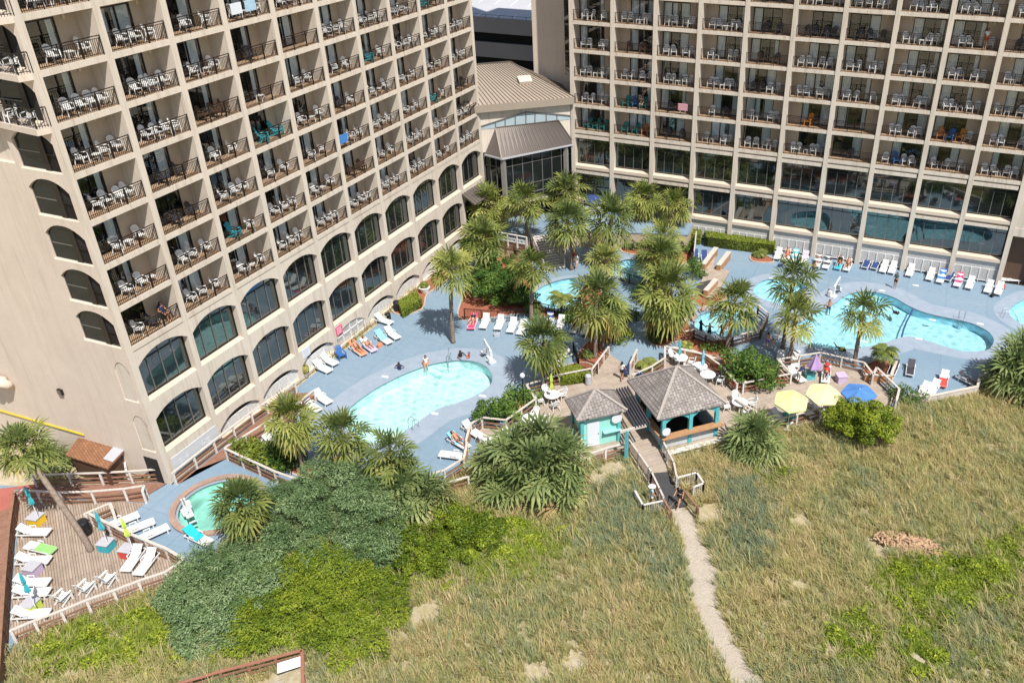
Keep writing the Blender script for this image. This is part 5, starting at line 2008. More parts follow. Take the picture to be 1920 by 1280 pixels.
tag(placed(DARKCH, at(1342, 716, 0.066), rad(-60)), 'grey high-backed chair beside the dark green shrub', 'chair')
# ------------------------------------------------------------------ plants
def leaf_mesh(name, P, N, T, L, Wd, val, mat, bend=0.0):
    """many leaf-sized quads: centres P, facing N, long axis T, half lengths L and half widths Wd, colour value val"""
    n = len(P)
    N = N / (np.linalg.norm(N, axis=1, keepdims=True) + 1e-9)
    T = T - N * (T * N).sum(1, keepdims=True)
    T = T / (np.linalg.norm(T, axis=1, keepdims=True) + 1e-9)
    B = np.cross(N, T)
    L, Wd = L[:, None], Wd[:, None]
    vs = np.stack([P - T * L, P + B * Wd - N * bend * L, P + T * L, P - B * Wd - N * bend * L], 1).reshape(-1, 3)
    return raw_mesh(name, vs, np.arange(4 * n).reshape(n, 4), val, mat)


def raw_mesh(name, vs, quads, val, mat):
    me = bpy.data.meshes.new(name)
    n, k = quads.shape
    me.vertices.add(len(vs))
    me.vertices.foreach_set('co', np.asarray(vs, np.float32).ravel())
    me.loops.add(n * k)
    me.loops.foreach_set('vertex_index', quads.astype(np.int32).ravel())
    me.polygons.add(n)
    me.polygons.foreach_set('loop_start', np.arange(0, n * k, k, dtype=np.int32))
    me.polygons.foreach_set('loop_total', np.full(n, k, np.int32))
    a = me.attributes.new('leaf', 'FLOAT', 'FACE')
    a.data.foreach_set('value', np.asarray(val, np.float32))
    me.materials.append(mat)
    me.update()
    me.validate()
    return me


def palm_crown(seed, nf=34, R=2.2, mat=None, lowest=-48, old=0.2, fan=0.5, top=84):
    g = np.random.default_rng(seed)
    vs, fs, val = [], [], []

    def quad(a, b, c, d, v):
        o = len(vs)
        vs.extend([a, b, c, d])
        fs.append((o, o + 1, o + 2, o + 3))
        val.append(v)
    up = np.array([0, 0, 1.0])
    for i in range(nf):
        t = (i + 0.5) / nf
        az = i * 2.39996 + g.uniform(-0.3, 0.3)
        el = math.radians(top - (top - lowest) * t ** 0.85 + g.uniform(-10, 10))
        h = np.array([math.cos(az), math.sin(az), 0])
        d = h * math.cos(el) + up * math.sin(el)
        pl = R * g.uniform(0.40, 0.56) * (0.7 + 0.3 * min(1, t * 3))
        fl = R * fan * g.uniform(0.9, 1.12)
        base = up * 0.15 * (1 - t)
        mid = base + d * pl * 0.55 + up * 0.07
        tip = base + d * pl - up * 0.10 * pl * (0.3 + t)
        s = np.cross(d, up)
        s = s / (np.linalg.norm(s) + 1e-6)
        v0 = min(1, max(0, (0.16 + 0.34 * t ** 1.2 if t < 1 - old else 0.58 + 0.40 * (t - 1 + old) / old) + g.uniform(-0.16, 0.16)))
        w = 0.024
        quad(base - s * w, base + s * w, mid + s * w, mid - s * w, min(1, v0 + 0.3))
        quad(mid - s * w, mid + s * w, tip + s * w * 0.8, tip - s * w * 0.8, min(1, v0 + 0.25))
        d2 = tip - mid
        d2 = d2 / np.linalg.norm(d2)
        nn = np.cross(s, d2)
        roll = g.uniform(-0.7, 0.7)
        s2 = s * math.cos(roll) + nn * math.sin(roll)
        nn = np.cross(s2, d2)
        nn = nn if nn[2] > 0 else -nn
        ns = 14
        for k in range(ns):
            a = math.radians(-128 + 256 * k / (ns - 1))
            r = d2 * math.cos(a) + s2 * math.sin(a)
            c = np.cross(nn, r)
            ll = fl * (0.74 + 0.30 * math.cos(a * 0.7)) * g.uniform(0.85, 1.1)
            # costapalmate: the blade arches and both halves lift into a shallow V
            lift = nn * abs(math.sin(a)) * 0.22 * ll
            root = tip + d2 * 0.16 * fl * max(0, math.cos(a))
            p1 = root + r * ll * 0.55 + lift
            droop = (0.05 + 0.26 * t + 0.10 * abs(math.sin(a)) * g.random()) * ll
            p2 = root + r * ll * 0.98 + lift * 1.15 - up * droop
            w1 = 0.062 * ll + 0.008
            v = min(1, max(0, v0 + g.uniform(-0.13, 0.13)))
            quad(root - c * 0.012, root + c * 0.012, p1 + c * w1, p1 - c * w1, v)
            quad(p1 - c * w1, p1 + c * w1, p2 + c * 0.008, p2 - c * 0.008, min(1, v + 0.06))
    return raw_mesh('crown', np.array(vs), np.array(fs), val, mat or PALMLEAF)


CROWNS = [palm_crown(s, n, 2.25, None, lo, 0.24 if lo < -70 else 0.1, 0.52) for s, n, lo in ((1, 38, -46), (2, 31, -40), (3, 44, -70), (4, 35, -44), (5, 26, -50))]
LOWCROWN = [palm_crown(s, 26, 2.1, PALMETTO, -25, 0.12, 0.60) for s in (11, 12, 13)]


def trunk_mesh(h, r0, r1, lean, seed):
    g = random.Random(seed)
    m = MB()
    n = max(8, int(h / 0.28))
    pts, rs = [], []
    for i in range(n + 1):
        t = i / n
        pts.append(Vector((lean[0] * t ** 1.3 + 0.03 * math.sin(5 * t + seed), lean[1] * t ** 1.3 + 0.03 * math.cos(4 * t + seed), h * t - 0.15 * (i == 0))))
        r = r0 + (r1 - r0) * t
        rs.append(r * (1.25 if i == 0 else 1) * (1.06 if i % 2 else 0.96))
    m.tube(pts, rs, 9)
    # old leaf bases under the crown
    for k in range(16):
        a = k * 2.4
        z = h - 0.15 - 0.75 * g.random()
        c = Vector((lean[0], lean[1], 0)) * (z / h) ** 1.3 + Vector((0, 0, z))
        o = Vector((math.cos(a), math.sin(a), 0))
        m.bar(c + o * r1 * 0.8, c + o * (r1 + 0.13) + Vector((0, 0, 0.28)), 0.09, 0.03)
    return m.mesh('trunk', TRUNK, True)


PALML = []


def palm(base, crown, label, scale=1.0, h=None, lean=None, seed=0, bz=0.0, group='sabal palms in the courtyard'):
    b = at(*base, bz)
    if lean is not None:
        lean = Vector((lean[0], lean[1]))
    if h is None:
        h = height_at(b, crown[1]) - bz
    if lean is None:
        # lean so that the crown comes where the photo has it
        x = px_of((b.x, b.y, bz + h))[0]
        q = at(crown[0], crown[1], bz + h)
        lean = Vector((q.x - b.x, q.y - b.y))
        if lean.length > 1.2:
            lean = lean.normalized() * 1.2
    t = empty('palm_tree', b)
    tag(t, label, 'palm tree', group)
    put('trunk', trunk_mesh(h, 0.19, 0.15, lean, seed), t)
    c = put('crown', CROWNS[seed % 5], t, (lean[0], lean[1], h), seed * 1.3)
    g = random.Random(seed * 7 + 1)
    scale *= 1.08 if 5 < seed < 18 else 1.0
    c.scale = (scale * g.uniform(0.94, 1.06), scale * g.uniform(0.94, 1.06), scale * g.uniform(0.86, 1.12))
    c.rotation_euler = (g.uniform(-0.12, 0.12), g.uniform(-0.12, 0.12), seed * 1.3)
    return t


palm((849, 642), (846, 505), 'tall palm alone on the blue deck, its star-shaped shadow beside it', 1.0, seed=1)
palm((1023, 724), (1020, 640), 'short palm at the square hedge throwing a round crown shadow', 1.02, seed=2)
palm((997, 598), (997, 502), 'slim palm rising in front of the dark leafy bush', 1.0, seed=3)
palm((1117, 671), (1118, 560), 'thick-crowned palm over the shaded path by the lagoon', 1.2, seed=4)
palm((1128, 655), (1140, 590), 'stout lower palm tucked beneath the thick-crowned palm', 0.85, seed=5)
palm((916, 520), (905, 450), 'bushy palm close to the last arches of the wing', 1.2, seed=6)
palm((920, 455), (916, 385), 'palm before the small brown entrance canopy', 1.1, seed=7)
palm((990, 480), (985, 378), 'tall palm in front of the pavilion glazing', 1.12, seed=8)
palm((1075, 425), (1062, 358), 'rearmost palm below the glazed wing\'s first pier', 1.1, seed=9)
palm((1072, 505), (1064, 415), 'palm beside the footbridge stairs', 1.12, seed=10)
palm((1138, 500), (1145, 412), 'dense palm behind the small blue pool', 1.15, seed=11)
palm((1211, 440), (1210, 370), 'palm against the glazed wing\'s third pier', 0.98, seed=12)
palm((1262, 450), (1265, 385), 'slender palm against the glazed wing\'s fourth bay', 0.9, seed=13)
palm((1238, 520), (1240, 448), 'upper palm of the crowded clump beside the navy loungers', 1.02, seed=14)
palm((1235, 550), (1236, 482), 'middle palm of the crowded clump', 1.08, seed=15)
palm((1140, 545), (1135, 490), 'small palm between the two blue pools', 0.78, seed=16)
palm((1263, 640), (1252, 548), 'broad palm at the lower end of the crowded clump', 1.2, seed=17)
palm((1362, 658), (1378, 570), 'palm overhanging the round bathers\' pool', 1.08, seed=18)
palm((1467, 654), (1488, 527), 'tall palm between the bathers\' pool and the big pool', 1.05, seed=19)
palm((1480, 680), (1492, 592), 'palm in front of its taller twin beside the big pool', 1.0, seed=24)
palm((1602, 686), (1616, 588), 'palm with separated fronds standing before the big pool', 1.0, seed=29)
palm((572, 886), (546, 785), 'slim palm at the planter beside the sloping boardwalk', 0.84, seed=22)
palm((648, 896), (640, 815), 'palm covering the narrow end of the pale pool', 0.98, seed=23)
palm((728, 925), (728, 850), 'palm right of the pool\'s narrow end', 0.88, seed=24)
palm((455, 1010), (450, 945), 'wide palm hanging over the hot tub', 0.92, seed=25)
_b, _c = at(170, 1032), at(42, 838, 6.2)
palm((170, 1032), (42, 838), 'leaning palm whose trunk crosses the lower sun deck', 0.88, h=6.2, lean=(_c.x - _b.x, _c.y - _b.y), seed=26)


def palmetto(x, y, label, crowns, z=0.0):
    b = at(x, y, z)
    t = empty('palmetto', b)
    tag(t, label, 'palmetto')
    m = MB()
    for k, (dx, dy, h, s) in enumerate(crowns):
        m.tube([(dx * 0.8, dy * 0.8, -0.2), (dx, dy, h)], [0.2, 0.15], 7)
        c = put('crown', LOWCROWN[k % 3], t, (dx, dy, h), k * 1.9)
        c.scale = (s, s, s)
    m.build('trunk', TRUNK, t)
    return t


palmetto(990, 925, 'big spreading palmetto thicket in front of the kiosk deck', [(-2.5, 0.6, 1.0, 1.0), (-0.9, -0.7, 0.7, 1.05), (-1.3, 1.3, 2.0, 1.1), (0.5, 0.4, 1.7, 1.15), (1.9, 0.2, 0.8, 1.05), (1.7, 1.7, 2.1, 1.1), (0.0, 2.3, 2.4, 1.05)])
palmetto(1412, 848, 'round palmetto beside the shingled bar', [(0, 0, 1.2, 1.05), (0.5, -0.7, 0.5, 0.8), (-0.6, -0.4, 0.5, 0.8)])
palmetto(1895, 735, 'large dark palmetto clump on the seaward terrace', [(0, 0, 1.8, 1.15), (1.5, 0.5, 2.4, 1.2), (0.4, 1.6, 2.6, 1.1), (-0.8, 0.3, 0.9, 0.9), (1.3, -0.8, 1.0, 1.0), (2.6, 0.8, 1.6, 1.1)])
palmetto(760, 950, 'low palmetto leaning out of the junipers', [(0, 0, 1.0, 1.05), (-1.0, 0.7, 1.2, 1.0), (1.5, 0.6, 0.7, 0.95)])
palmetto(98, 880, 'low dark palmetto between the leaning palm and the hut', [(0, 0, 0.7, 0.75)])


def pinnate(x, y, label, h, s, nf, seed, name='sago_palm', up=1.0):
    """feather-leaved palm: arching fronds with paired leaflets"""
    g = np.random.default_rng(seed)
    t = empty(name, at(x, y, 0.03))
    tag(t, label, 'palm')
    MB().tube([(0, 0, -0.1), (0.03, 0, h * 0.5), (0, 0, h)], [0.16, 0.13, 0.14], 8).build('trunk', TRUNK, t)
    vs, fs, val = [], [], []
    for i in range(nf):
        az = i * 2.4 + g.uniform(-0.2, 0.2)
        el = math.radians(g.uniform(15, 70) * up)
        hd = np.array([math.cos(az), math.sin(az), 0])
        side = np.array([-math.sin(az), math.cos(az), 0])
        p = np.array([0, 0, h])
        L = s * g.uniform(0.8, 1.1)
        n = 9
        v0 = g.uniform(0.05, 0.5)
        for k in range(n):
            d = hd * math.cos(el) + np.array([0, 0, 1]) * math.sin(el)
            q = p + d * L / n
            wl = 0.26 * s * math.sin(PI * (k + 1.0) / (n + 0.6))
            for sg in (-1, 1):
                o = len(vs)
                tipp = q + side * sg * wl + d * 0.08 - np.array([0, 0, 0.10 * wl])
                vs.extend([p, q, tipp + d * 0.05, tipp - d * 0.05])
                fs.append((o, o + 1, o + 2, o + 3))
                val.append(v0 + g.uniform(-0.05, 0.1))
            p = q
            el -= math.radians(13)
    put('crown', raw_mesh('crown', np.array(vs), np.array(fs), val, PALMLEAF), t)


pinnate(1214, 690, 'bright green sago palm in the bed by the boardwalk opening', 0.35, 1.25, 26, 5)
pinnate(1053, 592, 'pygmy date palm with thin arching fronds over the lagoon', 1.7, 1.5, 24, 6, 'date_palm')
pinnate(1652, 692, 'pygmy date palm in the raised planter by the big pool', 1.6, 1.4, 26, 7, 'date_palm')
pinnate(1425, 480, 'small sago palm at the end of the long hedge', 0.3, 1.0, 20, 8)
pinnate(1288, 652, 'small sago in the red bed under the round pool', 0.2, 0.7, 18, 9)
pinnate(1000, 585, 'dark spiky sago at the lagoon fence corner', 0.6, 1.1, 22, 10)
pinnate(1102, 668, 'small yellow-green sago by the iron fence corner', 0.2, 0.75, 18, 12)


def clumps(blobs, k, r, seed, flat=0.6):
    """break smooth masses into many small clumps over their surfaces"""
    g = np.random.default_rng(seed + 500)
    out = []
    for b in blobs:
        out.append((b[0], b[1], b[2] - 0.15 * b[5], b[3] * 0.62, b[4] * 0.62, b[5] * 0.62))
        for _ in range(k):
            d = g.normal(size=3)
            d[2] = abs(d[2]) * 0.9 - 0.12
            d /= np.linalg.norm(d)
            q = r * g.uniform(0.6, 1.35)
            e = g.uniform(0.7, 1.2)
            out.append((b[0] + d[0] * b[3] * e, b[1] + d[1] * b[4] * e, max(0.1, b[2] + d[2] * b[5] * e), q * g.uniform(0.8, 1.3), q * g.uniform(0.8, 1.3), q * flat))
    return out


def cloud(n, blobs, seed, size, mat, name='foliage', up=0.35, aspect=0.45, shell=0.75, val0=None, spray=False):
    """leaves scattered through lumpy crowns: blobs = (x, y, z, rx, ry, rz)"""
    g = np.random.default_rng(seed)
    B = np.array(blobs)
    area = (B[:, 3] * B[:, 4] + B[:, 3] * B[:, 5] + B[:, 4] * B[:, 5])
    pick = g.choice(len(B), n, p=area / area.sum())
    d = g.normal(size=(n, 3))
    d /= np.linalg.norm(d, axis=1, keepdims=True)
    # small lumps on each blob: pull radius by a cellular pattern of random directions
    lump = g.normal(size=(46, 3))
    lump /= np.linalg.norm(lump, axis=1, keepdims=True)
    cs = (d @ lump.T)
    near = cs.max(1)
    which = cs.argmax(1)
    lh = g.uniform(0.86, 1.14, 46)
    r = lh[which] * (0.80 + 0.22 * np.clip((near - 0.72) / 0.28, 0, 1)) * (1 - (1 - shell) * g.random(n) ** 1.7)
    P = B[pick, :3] + d * r[:, None] * B[pick, 3:]
    # drop what lies deep inside another blob
    keep = np.ones(n, bool)
    for k in range(len(B)):
        q = (((P - B[k, :3]) / B[k, 3:]) ** 2).sum(1)
        keep &= (q > 0.36) | (pick == k)
    keep &= P[:, 2] > -0.25
    P, d, pick, which, near = P[keep], d[keep], pick[keep], which[keep], near[keep]
    n = len(P)
    N = d + g.normal(size=(n, 3)) * 0.55 + np.array([0, 0, up])
    T = g.normal(size=(n, 3))
    if spray:
        T = d * np.array([1, 1, 0.45]) + g.normal(size=(n, 3)) * 0.35 + lump[which] * 0.5
        N = np.array([0, 0, 1.0]) + g.normal(size=(n, 3)) * 0.35 + d * 0.4
    L = size * g.uniform(0.6, 1.3, n)
    tone = g.uniform(0, 1, len(lump))[which]
    btone = g.uniform(-0.5, 0.5, len(B))[pick]
    val = np.clip((0.5 if val0 is None else val0) + 0.22 * (tone - 0.5) + 0.42 * btone + g.normal(size=n) * 0.17, 0, 1)
    return leaf_mesh(name, P, N, T, L, L * aspect, val, mat, 0.12)


def shrub(x, y, label, blobs, n, size, mat, seed, cat='shrub', name='shrub', z=-0.05, spray=False, group=None, up=0.35, shell=0.75, aspect=0.45, val0=None, stems=True, ck=16, cr=0.42, flat=0.75):
    t = empty(name, at(x, y, z))
    tag(t, label, cat, group)
    put('foliage', cloud(n, clumps(blobs, ck, min(cr, 0.5 * blobs[0][3]), seed, flat), seed, size, mat, 'foliage', up, aspect, shell, val0, spray), t)
    if stems:
        m = MB()
        for b in blobs:
            m.tube([(b[0] * 0.7, b[1] * 0.7, -0.3), (b[0], b[1], b[2] + b[5] * 0.3)], [0.07, 0.03], 5)
        m.build('stem', BARK, t)
    return t


shrub(920, 570, 'big dark glossy-leaved bush behind the iron fence', [(0, 0.3, 1.4, 1.9, 1.6, 1.8), (1.6, 0.4, 1.2, 1.6, 1.5, 1.6), (-0.6, 2.2, 1.6, 1.7, 1.6, 1.8), (1.0, 2.6, 1.4, 1.7, 1.4, 1.6), (2.6, 1.4, 1.0, 1.2, 1.2, 1.3), (-1.6, 0.8, 1.2, 1.3, 1.2, 1.4), (-1.8, 3.0, 1.3, 1.4, 1.3, 1.5), (3.4, 0.6, 0.8, 1.0, 0.9, 1.0), (0.4, 4.3, 1.2, 1.5, 1.3, 1.4)], 17000, 0.13, SHRUBLEAF, 1)
shrub(1400, 722, 'glossy dark green shrub beside the bar tables', [(0, 0, 1.0, 1.6, 1.5, 1.3), (1.2, 0.5, 0.9, 1.3, 1.2, 1.1), (-0.9, 0.9, 1.1, 1.2, 1.2, 1.2), (0.5, 1.3, 1.3, 1.3, 1.2, 1.2)], 8000, 0.12, SHRUBLEAF, 2, val0=0.6)
shrub(1612, 824, 'round yellow-green bush at the end of the umbrella deck', [(0, 0, 1.35, 2.15, 1.6, 1.75), (0.9, 0.2, 1.5, 1.5, 1.2, 1.2), (-0.9, 0.2, 1.4, 1.5, 1.2, 1.2)], 24000, 0.085, YELLOWLEAF, 3, up=0.5, ck=30, cr=0.45)
shrub(480, 862, 'leafy green shrub filling the boarded planter', [(-1.0, 0.3, 0.5, 1.2, 0.9, 0.7), (0.4, 0.0, 0.5, 1.3, 0.9, 0.7), (1.5, -0.3, 0.45, 1.1, 0.8, 0.65)], 5000, 0.10, HEDGELEAF, 4, val0=0.45)
shrub(530, 868, 'dark shrub in the planter beside the slim palm', [(0, 0, 0.7, 1.0, 0.9, 0.9), (0.8, -0.2, 0.5, 0.7, 0.7, 0.7)], 3500, 0.10, SHRUBLEAF, 5, val0=0.3)
shrub(922, 790, 'oleander bush with pale flowers at the table deck corner', [(0, 0, 0.8, 1.2, 1.1, 1.0), (0.9, 0.5, 0.7, 0.9, 0.9, 0.8)], 4200, 0.11, SHRUBLEAF, 6, val0=0.65)
shrub(968, 758, 'small green shrub beside the table deck railing', [(0, 0, 0.6, 0.9, 0.8, 0.7), (0.9, 0.3, 0.5, 0.8, 0.7, 0.6)], 3000, 0.10, SHRUBLEAF, 7, val0=0.75)
shrub(1140, 640, 'low yellow-green shrub in the kerbed bed under the thick palm', [(0, 0, 0.3, 1.2, 0.7, 0.45), (1.1, 0.7, 0.35, 0.8, 0.8, 0.5)], 2600, 0.09, HEDGELEAF, 8)
shrub(1232, 640, 'dark green shrub at the broad palm\'s foot', [(0, 0, 0.5, 0.7, 0.7, 0.7), (0.3, 1.2, 0.5, 0.7, 0.8, 0.6)], 2400, 0.09, SHRUBLEAF, 9, val0=0.35)
shrub(1328, 658, 'small bedding shrub in the red bed below the pool railing', [(0, 0, 0.3, 0.5, 0.4, 0.4), (1.2, 0.2, 0.3, 0.5, 0.4, 0.35)], 1500, 0.07, SHRUBLEAF, 10, val0=0.7)
shrub(1165, 465, 'shaded dark shrub by the top of the footbridge', [(0, 0, 0.5, 1.3, 0.7, 0.6), (1.5, 0.5, 0.5, 1.0, 0.7, 0.6)], 2600, 0.1, SHRUBLEAF, 13, val0=0.3)
shrub(1305, 520, 'green shrub behind the tan seating deck', [(0, 0, 0.6, 0.8, 0.8, 0.8), (-0.5, 0.8, 0.8, 0.7, 0.7, 0.8)], 2600, 0.09, SHRUBLEAF, 14, val0=0.6)
shrub(840, 500, 'green shrub at the foot of the lattice arches', [(0, 0, 0.5, 0.9, 0.7, 0.6), (-0.9, -0.8, 0.45, 0.8, 0.7, 0.55)], 2600, 0.09, HEDGELEAF, 15, val0=0.4)
shrub(1690, 745, 'low shrub in the sandy corner beside the umbrella deck', [(0, 0, 0.4, 0.9, 0.6, 0.5), (1.0, -0.6, 0.35, 0.8, 0.5, 0.45)], 2400, 0.09, SHRUBLEAF, 16, val0=0.6)
for k, (x, y, l, h, v) in enumerate(((1105, 610, 'low shrub in shade behind the thick-crowned palm', 0.5, 0.35), (1150, 600, 'green shrub at the lagoon path\'s bend', 0.6, 0.5), (1245, 600, 'tall shrub filling the crowded palm clump\'s foot', 0.9, 0.4), (1222, 575, 'dark shrub on the shaded side of the palm clump', 0.8, 0.3),
                                   (1260, 470, 'shrub between the palm clump and the navy loungers', 0.7, 0.55), (1195, 455, 'shrub under the palm before the third pier', 0.6, 0.45), (975, 480, 'shrub beside the footbridge foot', 0.6, 0.5), (890, 480, 'bushy shrub at the last lattice arch', 0.9, 0.45), (1080, 605, 'shrub under the lagoon fence', 0.4, 0.6))):
    shrub(x, y, l, [(0, 0, h * 0.7, 1.25, 1.0, h * 1.2), (1.1, 0.6, h * 0.6, 1.0, 1.0, h), (-0.9, 0.8, h * 0.65, 1.0, 0.9, h * 1.1)], 4200, 0.10, SHRUBLEAF, 60 + k, val0=v)
# junipers and low green thickets on the dune
jb = []
for x, y, z, r, h in ((640, 960, 1.6, 2.3, 1.7), (560, 985, 1.2, 2.0, 1.2), (690, 975, 1.2, 2.0, 1.5), (620, 905, 2.2, 1.7, 1.4), (700, 920, 1.6, 1.7, 1.4), (500, 1030, 1.2, 2.0, 1.0), (600, 1040, 1.1, 2.2, 1.0), (690, 1040, 0.9, 1.9, 1.1), (545, 935, 1.0, 1.3, 1.3)):
    p = at(x, y + z * 17, 0) - at(620, 985, 0)
    jb.append((p.x, p.y, z * 0.75, r, r * 0.85, h))
shrub(620, 985, 'large grey-green juniper mass below the pool railing', jb, 90000, 0.085, JUNIPER, 20, 'juniper', 'juniper', -0.1, True, ck=24, cr=0.66, flat=0.45, shell=0.5, aspect=0.3, val0=0.46)
jb = []
for x, y, z, r, h in ((420, 1070, 1.2, 2.0, 1.0), (480, 1090, 1.1, 1.9, 0.9), (385, 1120, 1.1, 1.9, 1.0), (450, 1130, 1.0, 1.9, 0.8), (400, 1180, 0.6, 1.6, 0.7), (355, 1110, 0.6, 1.1, 0.8)):
    p = at(x, y + z * 17, 0) - at(430, 1120, 0)
    jb.append((p.x, p.y, z * 0.75, r, r * 0.85, h))
shrub(430, 1120, 'grey-green juniper at the corner of the lower sun deck', jb, 62000, 0.085, JUNIPER, 21, 'juniper', 'juniper', -0.1, True, ck=24, cr=0.66, flat=0.45, shell=0.5, aspect=0.3, val0=0.55)
jb = []
for x, y, z, r, h in ((560, 1090, 1.1, 2.2, 0.8), (640, 1110, 1.0, 2.2, 0.8), (520, 1150, 0.9, 2.0, 0.8), (600, 1160, 0.9, 2.2, 0.8), (690, 1130, 0.8, 1.9, 0.8), (485, 1180, 0.6, 1.5, 0.6), (660, 1200, 0.6, 1.7, 0.6), (620, 1050, 1.3, 1.6, 0.8)):
    p = at(x, y + z * 17, 0) - at(590, 1140, 0)
    jb.append((p.x, p.y, z * 0.75, r, r * 0.85, h))
shrub(590, 1140, 'low yellow-green juniper spreading over the red-brown railing', jb, 80000, 0.085, YELLOWLEAF, 22, 'juniper', 'juniper', -0.1, True, ck=24, cr=0.66, flat=0.45, shell=0.5, aspect=0.3, val0=0.5)
jb = []
for x, y, z, r, h in ((780, 1000, 0.8, 2.1, 0.8), (860, 985, 0.7, 1.9, 0.8), (800, 1050, 0.5, 1.9, 0.55), (900, 1000, 0.5, 1.6, 0.6), (745, 1020, 0.7, 1.5, 0.8), (860, 1030, 0.4, 1.7, 0.5), (720, 1070, 0.6, 1.4, 0.6)):
    p = at(x, y + z * 17, 0) - at(810, 1020, 0)
    jb.append((p.x, p.y, z * 0.7, r, r * 0.85, h))
shrub(810, 1020, 'bright yellow-green thicket below the low palmettos', jb, 46000, 0.08, YELLOWLEAF, 23, 'shrub', 'thicket', -0.1, shell=0.6, val0=0.32)


def hedge(quad, h, label, n, seed, z=0.03, box=False):
    P = [at(x, y, z) for x, y in quad]
    c = sum(P, Vector()) / len(P)
    t = empty('clipped_hedge', c)
    tag(t, label, 'hedge')
    g = np.random.default_rng(seed)
    q = np.array([[p.x - c.x, p.y - c.y] for p in P])
    s, u = g.random(n), g.random(n)
    xy = (q[0] * ((1 - s) * (1 - u))[:, None] + q[1] * (s * (1 - u))[:, None] + q[2] * (s * u)[:, None] + q[3] * ((1 - s) * u)[:, None])
    side = g.random(n) < 0.5
    zz = np.where(side, g.random(n) * h, h + g.normal(size=n) * 0.03)
    e = g.integers(0, 4, n)
    k = g.random(n)
    a, b = q[e], q[(e + 1) % 4]
    exy = a + (b - a) * k[:, None]
    exy = exy + g.normal(size=(n, 2)) * 0.03
    xy = np.where(side[:, None], exy, xy)
    Pn = np.column_stack([xy, zz])
    cen = np.column_stack([xy * 0.4, np.full(n, -h * 0.1)])
    N = np.where(side[:, None], Pn - np.array([0, 0, 0.4]), np.array([0, 0, 1.0])) + g.normal(size=(n, 3)) * 0.5
    T = g.normal(size=(n, 3))
    L = g.uniform(0.05, 0.11, n)
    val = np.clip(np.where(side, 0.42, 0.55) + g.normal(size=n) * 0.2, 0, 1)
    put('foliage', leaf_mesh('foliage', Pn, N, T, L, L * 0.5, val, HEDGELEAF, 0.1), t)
    m = MB()
    qq = [Vector(v) * 0.94 for v in q]
    m.poly(qq, 0, h - 0.05)
    m.build('twig_core', HEDGECORE, t)


HEDGECORE = plain('hedge_twigs', (0.06, 0.07, 0.015), 0.95, 0, 0.4, 14)
hedge([(1040, 706), (1084, 700), (1108, 716), (1052, 724)], 0.85, 'square clipped hedge with a flat top beside the table deck', 7000, 31)
hedge([(748, 580), (782, 562), (792, 576), (756, 596)], 0.9, 'clipped box hedge by the black bin at the arches', 4500, 32)
hedge([(1322, 462), (1450, 478), (1452, 468), (1322, 450)], 1.1, 'long clipped hedge against the glazed wing\'s lattice', 9000, 33)
hedge([(1290, 456), (1312, 459), (1314, 449), (1292, 446)], 1.1, 'short clipped hedge left of the dark fence panel', 2600, 34)

